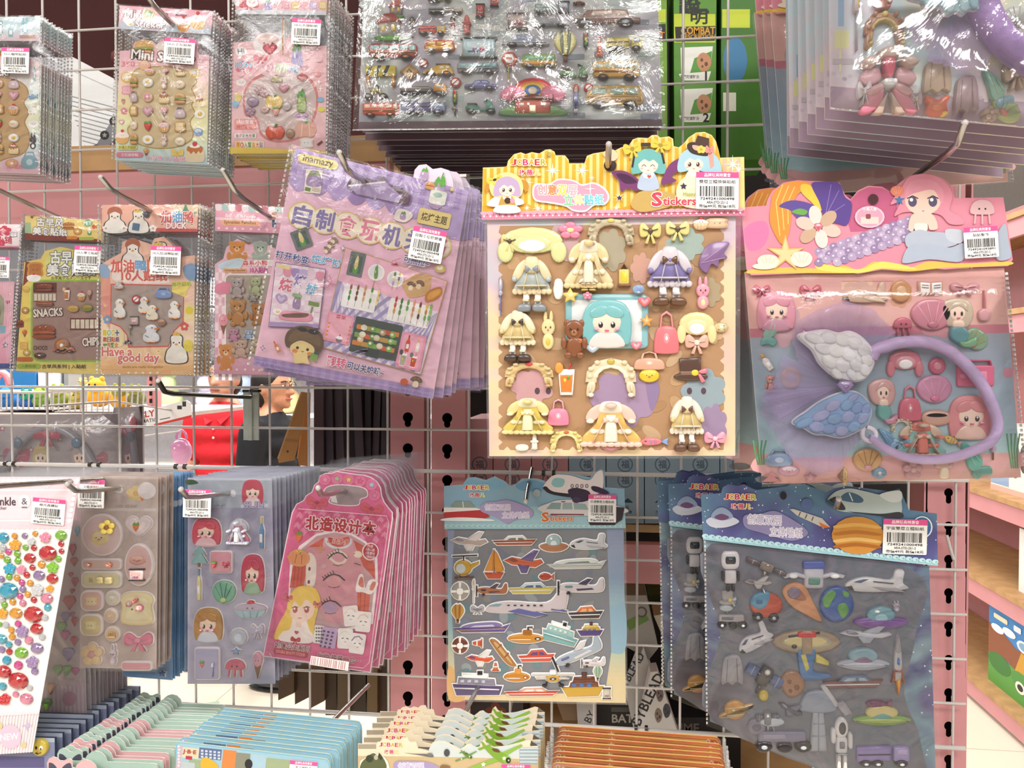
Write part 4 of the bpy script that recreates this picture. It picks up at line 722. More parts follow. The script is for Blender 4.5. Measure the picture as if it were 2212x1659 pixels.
# ------------------------------------------------------------------ aisle gondola at the far right
SX = 1.69
for z, lb in ((.02, 'lowest one'), (.50, 'over the building set boxes'), (.90, 'over the play food box'), (1.70, 'above eye level'), (2.10, 'topmost')):
    ag = empty('aisle_shelf', (SX, 3.1, z), 'pink fronted plywood shelf of the far right aisle, '+lb, 'shelf', 'aisle shelves')
    g = G(); g.box(0, .02, -1.9, 1.9, 0, .075); g.obj('fascia', MPINK, ag)
    g = G(); g.box(-.012, .45, -1.9, 1.9, .076, .0995); g.obj('shelf_board', MWOOD, ag)
g = G(); g.box(SX+.46, SX+.48, 1.2, 5, 0, 2.4); o = g.obj('wall_right', MPINK); o['kind'] = 'structure'
def side_box(name, label, y0, y1, z0, h, col, draw, depth=.3):
    o = empty(name, (SX+.06, (y0+y1)/2, z0), label, 'box', 'boxes on the aisle shelving'); g = G()
    hw = (y1-y0)/2; g.box(0, depth, -hw, hw, 0, h, col); n = [0]
    def P(pts, c):          # face coordinates a: 0 far .. 1 near, b: 0 bottom .. 1 top
        n[0] += 1; q = [(-.0006-.0002*n[0], hw-a*2*hw, b*h) for a, b in pts]
        ar = sum(q[i-1][1]*q[i][2]-q[i][1]*q[i-1][2] for i in range(len(q)))
        if ar > 0: q = q[::-1]
        g.add(q, [tuple(range(len(q)))], c)
    draw(P); g.obj('carton_body', MP, o); return o
def ell2(a, b, ra, rb): return ellp(a, b, ra, rb, 0, 14)
def bricks(c1):
    def d(P):
        P([(0, 0), (1, 0), (1, .35), (0, .4)], '#4a86b8' if c1 == '#c8343a' else '#5a9a48')
        P([(0, .35), (.3, .42), (.6, .36), (1, .42), (1, .66), (.6, .62), (.3, .72), (0, .74)], '#8a5238')
        P([(.55, .3), (1, .3), (1, .6), (.7, .62)], '#c9973a'); P(ell2(.25, .3, .25, .12), '#3f7a3c'); P(ell2(.7, .28, .2, .1), '#4f8f45')
        for a, b in ((.2, .72), (.45, .76), (.75, .70), (.9, .74)): P(ell2(a, b, .14, .05), 'w')
        P(rrp(.12, .84, .42, .9, .02), '#f3e3c0'); P(rrp(.55, .83, .7, .9, .02), '#e6eef6'); P(ell2(.75, .7, .13, .07), '#dfe9f2'); P(ell2(.75, .7, .09, .045), '#7fa9cc')
        P(ell2(.7, .2, .1, .07), '#efe9d8'); P(ell2(.7, .2, .06, .04), '#333')
    return d
def picnic(P):
    P(rrp(.1, .1, .92, .9, .06), '#b0433c'); P(rrp(.16, .5, .5, .86, .05), '#8a3a3a'); P(ell2(.45, .6, .22, .22), '#4fae9c'); P(ell2(.45, .62, .14, .14), '#7a2e32')
    for a, b in ((.35, .66), (.45, .7), (.55, .64)): P(ell2(a, b, .07, .06), '#b8c95a')
    P(rrp(.34, .25, .5, .45, .02), '#5cc6b0'); P(rrp(.56, .14, .9, .2, 0), '#6cc0b8'); P(rrp(.14, .14, .5, .19, 0), '#e07a5a'); P(rrp(.4, .04, .7, .06), '#444')
def shapes(P):
    P(rrp(.06, .06, .94, .94, .03), '#22303f'); 
    for a, b, c in ((.25, .75, '#e85a3a'), (.6, .8, '#3fb6d8'), (.8, .6, '#f0c23a'), (.3, .45, '#f4f1ea'), (.6, .4, '#3fb6a8'), (.4, .2, '#e8c23a'), (.75, .22, '#e0506a'), (.2, .2, '#5a8ad0')): P(ell2(a, b, .13, .1), c)
def people_art(P):
    P(rrp(0, 0, 1, .3), '#e8d8b0'); P(ell2(.3, .35, .18, .3), '#d8504a'); P(ell2(.65, .4, .14, .3), '#4f8a5c'); P(ell2(.65, .75, .1, .12), '#8a5a3a'); P(ell2(.85, .45, .12, .3), '#8a4a3a'); P(ell2(.3, .75, .1, .12), '#6a3a5a')
    P(rrp(0, .02, 1, .06), '#4f9a6c')
def scene_art(P):
    P(rrp(0, .1, .45, .7), '#8aa6c8'); P(ell2(.6, .5, .12, .25), '#6a3a34'); P(ell2(.8, .55, .1, .2), '#4a3a34'); P(ell2(.3, .45, .16, .18), '#5a86b8'); P(rrp(0, 0, 1, .08), '#e8b0a0')
side_box('toy_box', 'blue building set box with a rocky scene on the lowest aisle shelf', 2.45, 2.85, .12, .36, '#3f86c8', bricks('#3f86c8'))
side_box('toy_box', 'red building set box with a rocky scene on the lowest aisle shelf', 2.0, 2.43, .12, .36, '#c8343a', bricks('#c8343a'))
side_box('toy_box', 'window box with red and teal play food on the middle aisle shelf', 2.08, 2.6, .60, .27, '#e9e7e4', picnic)
side_box('toy_box', 'white picture box with a blue scene, left on the waist high aisle shelf', 2.5, 2.85, 1.0, .3, '#efe6de', scene_art)
side_box('toy_box', 'white picture box with a red figure, right on the waist high aisle shelf', 1.9, 2.48, 1.0, .3, '#f4f2ee', people_art)
side_box('toy_box', 'navy box covered in coloured shapes on the upper aisle shelf', 1.7, 2.5, 1.80, .28, '#f2f0ec', shapes)
side_box('toy_box', 'pale blue box on the topmost aisle shelf', 1.7, 2.5, 2.2, .3, '#cfe3f2', lambda P: (P(ell2(.5, .3, .1, .1), '#f0d86a'), P(ell2(.7, .5, .1, .1), '#e8f0f8')))
for k, (y, c) in enumerate(((2.42, '#e9b9b4'), (2.3, '#f0ebe4'), (2.18, '#efe9df'))):
    o = empty('bottle', (SX+.1, y, 1.0+.301), ['pink capped jar on the boxes at the right edge', 'white bottle second on the boxes at the right edge', 'white bottle at the right edge, nearest the frame'][k], 'bottle')
    g = G(); g.tube([(0, 0, 0), (0, 0, .17), (0, 0, .2), (0, 0, .22)], .05, c, 16, rr=[.05, .05, .035, .02]); g.obj('bottle_body', MG, o)
    g = G(); g.tube([(0, 0, .221), (0, 0, .26)], .025, '#d8605a' if k == 0 else '#e8e4dc', 14); g.obj('cap', MG, o)
# ------------------------------------------------------------------ the shop beyond the grid: baskets, plush toys, sign, bag, shoppers
YB = 1.5
def W(u, v, y=YB): return wp(u, v, y)
def plush(name, label, u, v, r, cols, y=YB, ears=True):
    p = W(u, v, y); s = (p-CAM).dot(FWD)/FPX; R = r*s
    o = empty(name, p, label, 'plush toy', 'plush toys in the wire baskets'); g = G()
    g.ball((0, 0, -R*.25), R, R*.8, R*.8, cols[0]); g.obj('body', MCLOTH, o)
    g = G(); g.ball((0, -R*.3, R*.62), R*.68, R*.6, R*.6, cols[1])
    for k in (-1, 1): g.ball((k*R*.42, -R*.3, R*1.12), R*.22, R*.18, R*.24, cols[1], 8, 6)
    g.obj('head', MCLOTH, o)
    g = G()
    for k in (-1, 1): g.ball((k*R*.24, -R*.86, R*.7), R*.08, R*.06, R*.1, '#1c1a1c', 8, 6)
    g.obj('eyes', MG, o); return o
for k, (u, v, r, c, n) in enumerate([(20, 862, 22, ('#2e6fb0', '#3f86c8'), 'navy'), (62, 866, 20, ('#2f5f9c', '#2f8f6a'), 'blue and green'), (90, 862, 20, ('#6f8f3a', '#8aa64a'), 'green'),
        (130, 858, 22, ('#7d8a3c', '#97a047'), 'olive'), (165, 866, 18, ('#b9a95a', '#cfc26a'), 'straw'), (215, 850, 28, ('#e8a52e', '#efb53f'), 'orange'), (262, 860, 24, ('#d99a2e', '#8f8f3a'), 'amber'),
        (296, 856, 20, ('#6d7040', '#8a8a4a'), 'dark olive'), (182, 834, 14, ('#a9d0c8', '#d8c88a'), 'pale teal')]):
    plush('plush_toy', n+' plush toy in the '+('left' if u < 108 else 'right')+' wire basket', u, v, r, c, YB+.15)
def basket(label, u0, u1, v0, v1):
    a, b = W(u0, v0), W(u1, v1); o = empty('wire_basket', W((u0+u1)/2, v1), label, 'basket', 'white wire baskets of toys'); l = o.location
    n = int((u1-u0)/12)
    g = G(); g.tube([(a.x-l.x, 0, a.z-l.z), (b.x-l.x, 0, a.z-l.z)], .005, 'w', 6); g.tube([(a.x-l.x, .3, a.z-l.z), (b.x-l.x, .3, a.z-l.z)], .005, 'w', 6)
    for x in (a.x, b.x): g.tube([(x-l.x, 0, a.z-l.z), (x-l.x, .3, a.z-l.z)], .005, 'w', 6)
    g.obj('rim', MWIRE, o)
    g = G(); g.box(a.x-l.x, b.x-l.x, .02, .3, b.z-l.z-.004, b.z-l.z); g.obj('base', MWIRE, o)
    for k in range(n+1):
        x = a.x+(b.x-a.x)*k/n-l.x; g = G(); g.tube([(x+.012, 0, a.z-l.z), (x-.006, .02, b.z-l.z)], .0026, 'w', 6); g.obj('basket_wire', MWIRE, o)
basket('white wire basket of blue and green toys at the left edge', -40, 104, 847, 884)
basket('white wire basket of yellow and orange toys, right of the other basket', 108, 304, 842, 890)
g = G(); a = W(-200, 892, YB-.05); b = W(350, 905, YB-.05); g.box(a.x, b.x, YB-.05, YB+.65, b.z, a.z); o = g.obj('toy_table', solid('table_top', '#b9a9a0', .5)); tag(o, 'shelf top under the wire toy baskets', 'shelf')
p = W(58, 838, YB+.3+.07); g = G(); g.box(-.16, .06, -.03, .03, W(-200, 892, YB-.05).z-p.z, .07, '#2f7fc0'); g.box(.065, .13, -.02, .02, -.05, .07, '#f2f2f4'); o = g.obj('toy_carton', MP); o.location = p; tag(o, 'blue toy carton with a white end above the left basket', 'box')
p = W(90, 835, YB+.5); g = G(); tz = W(-200, 892, YB-.05).z; g.box(-.1, .12, 0, .1, tz-p.z, .09, '#9a9c98'); 
for k in range(10): g.box(-.095+.021*k, -.09+.021*k, -.002, 0, -.055, .085, '#4a4c4a')
o = g.obj('toy_carton', MP); o.location = p; tag(o, 'grey striped carton behind the left basket', 'box')
p = W(5, 832, YB+.2); g = G(); g.tube([(.03*math.cos(t), 0, .045*math.sin(t)) for t in (2*PI*k/14 for k in range(15))], .014, '#e58a94', 8); o = g.obj('teething_ring', MG); o.location = p; tag(o, 'pink toy ring at the left edge above the basket', 'toy ring')
# pink post and pale shelf beyond
g = G(); a, b = W(316, 700, 1.8), W(336, 893, 1.8); g.box(a.x, b.x, 1.8, 1.84, W(0, 892, YB-.05).z, a.z); o = g.obj('shelf_post', MPINK); tag(o, 'thin pink slotted post beyond the grid, left of the price sign', 'post')
g = G()
for k in range(9):
    q = W(326, 770+16*k, 1.798); g.box(q.x-.004, q.x+.004, 1.794, 1.7995, q.z-.008, q.z+.008)
o2 = g.obj('slot', MHOLE); o2.parent = o
for z, n in ((.4, 'lowest'), (.8, 'second lowest'), (1.2, 'eye level'), (1.6, 'second highest'), (2.0, 'highest')):
    fs = empty('far_shelf', (-1.6, 4.6, z), n+' white display board of the shelving at the back of the shop', 'shelf', 'white boards of the far shelving')
    g = G(); g.box(-3, 3.2, 0, .5, -.02, 0); g.obj('shelf_board', solid('white_board', '#eceae8', .5), fs)
g = G(); g.box(-4.6, 1.6, 5.12, 5.14, 0, 2.3); o = g.obj('wall_far', solid('pale_panel', '#dcdbe2', .7)); o['kind'] = 'structure'
rr = random.Random(3); cols = ['#cfe3a8', '#e6c3d8', '#d8d4ee', '#f2efe8', '#a9bcd8', '#9fd0c4', '#f0d8a0', '#cfc6e0']
for k in range(8):
    x = -3.4+k*.16; z = (1.2, 1.6)[k % 2]; c = cols[k % 8]
    o = empty('plush_toy', (x, 4.75, z), ['pale green', 'pink', 'lilac', 'white', 'dusty blue', 'mint', 'cream yellow', 'mauve'][k % 8]+' round plush toy on the far '+('lower' if k % 2 == 0 else 'upper')+' shelf', 'plush toy', 'plush toys on the far shelf')
    g = G(); g.ball((0, 0, .1), .1, .09, .1, c); g.obj('body', MCLOTH, o); g = G(); g.ball((0, -.04, .23), .07, .06, .07, c)
    for q in (-.05, .05): g.ball((q, -.04, .3), .025, .02, .03, c, 8, 6)
    g.obj('head', MCLOTH, o)
# bags with headbands hung on the far side
def headbag(label, u0, u1, v0, v1, y, girls):
    p = Pack('headband_bag', label, 'hanging bag', 'headband bags on the far side of the grid', ((u0+u1)/2, v0), -y); p.new()
    p.slab([(u0, v0), (u1, v0-3), (u1+2, v1), (u0-2, v1)], '#a99ca0', .004, '#b0a4a8'); p.hb = p.h
    m = (u0+u1)/2
    u1-u0 > 99 and p.stamp('bow', u0+60, 985, 60, 50, '#b03a5e #d88a9e'); u1-u0 > 99 and p.stamp('bow', u1-50, 990, 60, 44, '#a8405e #d08a9e'); u1-u0 > 99 and [p.stamp('starf', u0+30+31*k, 925+23*(k % 3), 16, 16, ['#a85a6a #e8d8d0', '#5f7a94 #d8e0e8'][k % 2]) for k in range(7)]
    for a, c in girls: p.stamp('face', a, 985, 34, 50, c)
    p.end('card')
    p.new(p.hb); pts = [(m+(u1-u0)*.42*math.cos(t), v1+8-(v1-v0)*.92*math.sin(t)) for t in (PI*k/22 for k in range(23))]
    g = G(); q = [p.L(*z) for z in pts]; g.tube([(x, -p.hb-.006, z) for x, z in q], .006, '#9a98a4', 8); g.obj('hair_band', MG, p.root)
    for k in (3, 7, 15, 19):
        x, z = q[k]; g = G(); g.ball((x, -p.hb-.012, z), .008, .004, .008, ['#a86a78', '#5f7488'][k % 2], 10, 6); g.obj('bead', MG, p.root)
    p.puff('red_bow', 'bow', m-4, v0+38, 62, 60, '#b02a4e #d0607e', h0=p.hb+.008)
    p.bag([(u0, v0), (u1, v0-3), (u1+2, v1), (u0-2, v1)], .016, .003, MHAZE, 8, 8, seed=u0)
headbag('hazy bag with a grey headband and red bow, seen through the left of the grid', -20, 258, 896, 1120, .10, [(92, '#c8b474 #c8b474'), (176, '#b8a4a0 #b8a4a0')])
headbag('hazy bag edge behind the first headband bag', 250, 311, 880, 1120, .16, [(285, '#a890a0 #a890a0')])
# red and white price sign with a torn corner of lettering
p = Pack('price_sign', 'white price sign card with red lettering hung beyond the grid', 'sign', None, (365, 860), -.3); p.new()
p.slab([(316, 888), (404, 864), (413, 870), (416, 902), (318, 920)], '#f3f2f0', .003); p.X('LY', 326, 893, 14, '#c8343a', rot=-.12, bold=.03); p.X('MATIC', 325, 908, 8, '#333', rot=-.1)
p.P([(335, 916), (416, 896), (416, 902), (336, 920)], '#d8403e'); p.B(385, 876, 395, 884, '#3a3a3e'); p.B(396, 867, 404, 878, '#3a3f3e'); p.B(347, 903, 370, 905, '#666', rot=-.2); p.end('card'); x, z = p.L(372, 874); g = G(); g.tube([(x, 0, z-.01), (x, -.15, z+.012), (x, -.298, z+.012)], .0015); g.obj('hanger', MWIRE, p.root)
# pink backpack
p = W(392, 968, .55); o = empty('pink_bag', p, 'small pink plastic bag with a looped handle beyond the grid', 'bag'); s = (p-CAM).dot(FWD)/FPX
g = G(); g.ball((0, 0, -8*s), 24*s, 14*s, 30*s, '#e0a6cf'); g.ball((0, -8*s, 2*s), 20*s, 12*s, 16*s, '#d994c4'); g.obj('body', MG, o)
g = G(); g.tube([(12*s*math.cos(t), 0, 20*s+18*s*math.sin(t)) for t in (PI*k/10 for k in range(11))], 3*s, '#d48fc0'); g.obj('handle', MG, o)
g = G(); g.tube([(0, 0, 37*s), (0, -.27, 40*s), (0, -.548, 40*s)], .0015); g.obj('hanger', MWIRE, o)
g = G(); g.ball((-4*s, -20*s, 2*s), 2.4*s, 1.5*s, 2*s, 'w', 8, 6); g.obj('button', MG, o)
# kraft tags
for k, poly in enumerate(([(652, 846), (601, 990), (603, 1000), (636, 994), (651, 935), (665, 848)], [(664, 848), (643, 990), (646, 1005), (668, 1007), (671, 848)])):
    q = Pack('kraft_tag', ['brown kraft paper tag hanging behind the grid, left of two', 'brown kraft paper tag hanging behind the grid, right of two'][k], 'paper tag', None, (655, 846), -.05-.02*k, 0, .2); q.new(); q.slab(poly, '#b07c45', .002, '#d0a070')
    q.Ln([poly[0], poly[1]], 3, '#c89a64'); q.E(622, 975, 2.5, col='#4a2c12'); q.end('card')
# shoppers
def remesh(g, name, m, parent, vox=.014, sm=4):
    o = g.obj(name, m, parent); r = o.modifiers.new('r', 'REMESH'); r.mode = 'VOXEL'; r.voxel_size = vox; r.use_smooth_shade = True
    s = o.modifiers.new('s', 'SMOOTH'); s.iterations = sm; s.factor = .5
    dg = bpy.context.evaluated_depsgraph_get(); me = bpy.data.meshes.new_from_object(o.evaluated_get(dg)); o.modifiers.clear()
    old = o.data; o.data = me; me.name = name; bpy.data.meshes.remove(old)
    if not me.materials: me.materials.append(m)
    return o
def limb(g, pts, rr): 
    P = [Vector(p) for p in pts]; out, ro = [], []
    for i in range(len(P)-1):
        for k in range(6): t = k/6; out.append(P[i].lerp(P[i+1], t)); ro.append(rr[i]+(rr[i+1]-rr[i])*t)
    out.append(P[-1]); ro.append(rr[-1]); g.tube(out, .1, 'w', 14, rr=ro); 
    for p, r in zip(P, rr): g.ball(p, r, r, r, 'w', 12, 8)
def person(label, loc, face, h, skin, hair, shirt, trousers, shoe, feet, arms, glasses=False, collar=False):
    """local frame: -y is the way the person faces; scaled so the head top is at h"""
    o = empty('person', loc, label, 'person', rot=(0, 0, face)); k = h/1.68
    V = lambda x, y, z: Vector((x*k, y*k, z*k))
    g = G()      # skin surface: trunk, neck, head with nose, ears, chin, arms, hands, legs
    for z, rx, ry in ((.90, .155, .11), (1.0, .14, .10), (1.12, .14, .105), (1.24, .155, .11), (1.34, .15, .10), (1.39, .10, .075)): g.ball(V(0, .01, z), rx*k, ry*k, .09*k, 'w', 18, 10)
    limb(g, [V(0, .015, 1.38), V(0, .0, 1.47)], [.058*k, .054*k])
    g.ball(V(0, -.005, 1.575), .076*k, .095*k, .105*k, 'w', 20, 14); g.ball(V(0, -.04, 1.51), .055*k, .06*k, .055*k, 'w', 16, 10); g.ball(V(0, -.085, 1.478), .025*k, .022*k, .02*k, 'w', 10, 8)
    limb(g, [V(0, -.098, 1.585), V(0, -.118, 1.545)], [.010*k, .017*k]); g.ball(V(0, -.092, 1.508), .026*k, .016*k, .012*k, 'w', 10, 8)
    for s in (-1, 1):
        g.ball(V(s*.078, .012, 1.565), .011*k, .02*k, .032*k, 'w', 10, 8); g.ball(V(s*.015, -.106, 1.545), .010*k, .012*k, .009*k, 'w', 8, 6)
        sh, el, wr = arms[(s+1)//2]; limb(g, [V(s*.17, .01, 1.35), V(*sh), V(*el), V(*wr)], [.058*k, .052*k, .04*k, .028*k])
        hd = (Vector(wr)-Vector(el)).normalized(); wv = Vector(wr); sd = hd.cross(Vector((0, 0, 1))); sd = sd.normalized() if sd.length > .1 else Vector((1, 0, 0))
        g.ball(V(*(wv+hd*.05)), .038*k, .038*k, .03*k, 'w', 12, 8)
        for f in range(4):
            b = wv+hd*.075+sd*(f-1.5)*.019; L = (.06, .072, .068, .052)[f]
            limb(g, [V(*b), V(*(b+hd*L*.55+Vector((0, 0, -.006)))), V(*(b+hd*L+Vector((0, 0, -.022))))], [.0095*k, .009*k, .008*k])
        b = wv+hd*.03-sd*.03; limb(g, [V(*b), V(*(b+hd*.03-sd*.022)), V(*(b+hd*.058-sd*.025))], [.012*k, .0105*k, .009*k])
        fx, fy = feet[(s+1)//2]; limb(g, [V(s*.09, .01, .88), V((s*.09+fx)/2, fy*.4-.02, .48), V(fx, fy, .1)], [.085*k, .058*k, .042*k])
    remesh(g, 'body', skin, o, .0095, 3)
    g = G()
    for z, rx, ry in ((.86, .175, .13), (.95, .17, .125), (1.05, .168, .125), (1.16, .168, .128), (1.27, .178, .128), (1.345, .168, .115), (1.385, .105, .09)): g.ball(V(0, .01, z), rx*k, ry*k, .085*k, 'w', 20, 10)
    for s in (-1, 1):
        sh = arms[(s+1)//2][0]; limb(g, [V(s*.165, .01, 1.345), V(*(Vector((s*.17, .01, 1.35)).lerp(Vector(sh), .85)))], [.075*k, .068*k])
    remesh(g, 'shirt', shirt, o, .014, 4)
    if collar:
        for s in (-1, 1):
            g = G(); g.add([V(s*.012, -.10, 1.345), V(s*.062, -.055, 1.425), V(s*.085, -.075, 1.375), V(s*.045, -.125, 1.32)], [(0, 1, 2, 3)], 'w'); m_ = g.obj('collar', shirt, o); m_.modifiers.new('t', 'SOLIDIFY').thickness = .005
        for z in (1.30, 1.25): g = G(); g.ball(V(.0, -.122, z), .007, .005, .007, '#e8dcdc', 8, 6); g.obj('button', MG, o)
    g = G(); g.ball(V(0, .01, .88), .172*k, .13*k, .1*k, 'w', 18, 10)
    for s in (-1, 1):
        fx, fy = feet[(s+1)//2]; limb(g, [V(s*.09, .01, .85), V((s*.09+fx)/2, fy*.4-.02, .48), V(fx, fy, .13)], [.1*k, .075*k, .06*k])
    remesh(g, 'trousers', trousers, o, .016, 4)
    for s in (-1, 1):
        fx, fy = feet[(s+1)//2]; g = G(); g.ball(V(fx, fy-.06, .045), .045*k, .13*k, .045*k, shoe, 14, 8); g.ball(V(fx, fy+.01, .075), .045*k, .055*k, .05*k, shoe, 12, 8)
        so = g.obj('shoe', MG, o); g = G(); g.ball(V(fx, fy-.055, .012), .05*k, .14*k, .012*k, '#1c1b1e', 14, 6); q = g.obj('sole', MG, o); q.parent = so
    g = G(); g.ball(V(0, .018, 1.605), .086*k, .10*k, .10*k, 'w', 18, 12); g.ball(V(0, .05, 1.55), .08*k, .07*k, .09*k, 'w', 16, 10)
    remesh(g, 'hair', hair, o, .012, 3)
    g = G(); 
    for s in (-1, 1): g.ball(V(s*.031, -.086, 1.583), .012*k, .008*k, .007*k, '#f2ece8', 10, 6); g.ball(V(s*.031, -.093, 1.583), .006*k, .003*k, .006*k, '#241c1a', 8, 6)
    g.obj('eyes', MG, o)
    g = G()
    for s in (-1, 1): g.tube([V(s*.05, -.082, 1.602), V(s*.03, -.094, 1.607), V(s*.014, -.098, 1.602)], .004*k, '#2e221e', 6)
    g.obj('eyebrows', MP, o)
    g = G(); g.tube([V(-.026, -.098, 1.511), V(-.01, -.109, 1.513), V(0, -.11, 1.511), V(.01, -.109, 1.513), V(.026, -.098, 1.511)], .0045*k, '#a85a50', 8); g.obj('lips', MP, o)
    if glasses:
        g = G()
        for s in (-1, 1):
            g.tube([V(s*.033+.024*math.cos(t), -.108, 1.583+.018*math.sin(t)) for t in (2*PI*i/14 for i in range(15))], .0018*k, '#3a2c22', 6); g.tube([V(s*.057, -.106, 1.588), V(s*.084, -.05, 1.588), V(s*.084, .02, 1.583)], .002*k, '#3a2c22', 6)
        g.tube([V(-.009, -.11, 1.585), V(.009, -.11, 1.585)], .0018*k, '#3a2c22', 6); g.obj('glasses', MG, o)
    return o
SK1, SK2 = solid('skin_warm', '#c58d72', .5, bump=.15, scale=90), solid('skin_tan', '#bd8465', .5, bump=.15, scale=90)
HAIR = solid('black_hair', '#1c1718', .5, bump=.6, scale=120)
p = wp(484, 845, 2.95)
person('person in a red collared polo shirt facing the grid, mouth just visible', (p.x, 2.95, 0), 0, 1.60, SK1, HAIR, solid('red_polo', '#d3222e', .85, bump=.3, scale=160), solid('dark_trousers', '#23242c', .9), '#b9c4d4',
       [(-.12, -.02), (.12, .02)], [((-.21, .02, 1.12), (-.22, -.06, .92), (-.2, -.12, .82)), ((.21, .02, 1.12), (.23, -.06, .92), (.2, -.12, .82))], collar=True)
p = wp(588, 845, 2.7)
person('person in a black crew neck shirt and glasses, in profile facing right', (p.x, 2.7, 0), PI/2-.12, 1.555, SK2, HAIR, solid('black_tee', '#15171d', .85, bump=.2, scale=160), solid('black_trousers', '#1a1b20', .9), '#2a2a2e',
       [(-.1, 0), (.1, .05)], [((-.2, .02, 1.10), (-.2, -.16, 1.0), (-.12, -.3, 1.08)), ((.2, .02, 1.10), (.22, -.14, 1.0), (.14, -.28, 1.06))], glasses=True)
p = wp(505, 1508, 3.0); g = G(); z = 0
a = wp(470, 1528, 0)
d = ray(500, 1500); t = -CAM.z/d.z; q = CAM+d*t
g.box(-.13, .13, -.12, .12, 0, .05, '#b5cdb9'); o = g.obj('step_stool', MG); o.location = (q.x-.02, q.y-.35, 0); o.rotation_euler.z = .5; tag(o, 'low mint green step block on the beige floor', 'step stool')
# ================================================================== hanging packs
def gradq(p, quad, cols, n=18):
    tl, tr, br, bl = quad
    def lp(a, b, t): return (a[0]+(b[0]-a[0])*t, a[1]+(b[1]-a[1])*t)
    p.h += EPS; h = p.h
    for k in range(n):
        t = (k+.5)/n*(len(cols)-1); i = min(int(t), len(cols)-2); c = mix(cols[i], cols[i+1], t-i)
        a, b = k/n, (k+1)/n; p.h = h-EPS; p.P([lp(tl, bl, a), lp(tr, br, a), lp(tr, br, b), lp(tl, bl, b)], c)
    p.h = h
Pack.grad = gradq
def qp(quad, s, t):
    tl, tr, br, bl = quad
    return tuple(tl[k]*(1-s)*(1-t)+tr[k]*s*(1-t)+br[k]*s*t+bl[k]*(1-s)*t for k in (0, 1))
def q4(quad, s0, t0, s1, t1): return [qp(quad, s0, t0), qp(quad, s1, t0), qp(quad, s1, t1), qp(quad, s0, t1)]
def gingham(p, quad, nx, ny, c1, c2, c3):
    p.P(list(quad), c1)
    for i in range(0, nx, 2): p.P(q4(quad, i/nx, 0, (i+1)/nx, 1), c2)
    for j in range(0, ny, 2): p.P(q4(quad, 0, j/ny, 1, (j+1)/ny), c2)
    for i in range(0, nx, 2):
        for j in range(0, ny, 2): p.P(q4(quad, i/nx, j/ny, (i+1)/nx, (j+1)/ny), c3)
JOB = ['#c8323c', '#d9a31a', '#c83a6e', '#d9a31a', '#c8323c', '#b9b020']
def jobaer(p, x, y, w, rot=0, out=None):
    p.XC('JOBAER', x, y, w*.165, JOB, w, rot, bold=.045, out=out, ow=.1); p.XC('玫薇儿', x+w*.03, y+w*.29, w*.17, ['#c83a6e', '#c83a6e', '#e0c83a'], w*.62, rot, bold=.03, out=out, ow=.08)
FOODS = [('burger', '#e3b06a #8fae5a #8a5a3a'), ('cup', '#e6b878 #f3d7dc'), ('donut', '#e7c9a0 #e9a3b8'), ('bun', '#f0dfc4 #fff6e6'), ('cone2', '#f3b9c4 #fbe1e4'), ('egg', '#f0c34a'), ('bread', '#d9a864 #f4e2b8'), ('pud', '#f3dfae #b5763e'), ('berry', '#d8443e'), ('kettle', '#d7c3c9 #f0e4e6'), ('bunny', '#efd9d0 #f8ece6'), ('heart', '#d9a0b4 #eac3cf')]
# ---- cute square packs, upper left -----------------------------------------------------------------
def mini(name, label, label2, piv, d, F, bag, head, hcols, card_top, card, gcols, win, rows, n, title, price, back, extra, hb_tile, tx=0, parts=('header_card', 'backing_card', 'clear_bag'), step=.0048, tz=0, dx=0):
    p = Pack('sticker_pack', label, 'sticker pack', back, piv, d, tx, tz); p.fr(*F)
    p.new(0); p.slab(card_top, gcols[0], .001); p.grad(card, gcols); hb_tile(p)
    p.hb = p.h; p.end('backing_card')
    p.new(.001); p.slab(head, hcols[0], .0006); title(p); p.end('header_card')
    win(p)
    p.hb = .002
    p.bag(bag, .0024, .0004, MFILM, 12, 14, 'lr', 12, seed=piv[0])
    if extra: extra(p)
    if price: p.price(*price)
    p.stack(n, step, parts, label2, rs=int(piv[0]), dx=dx)
    return p
F1 = (0, 0, 2212/760)
def ring(p, pts, w, c): p.P(pts, c); 
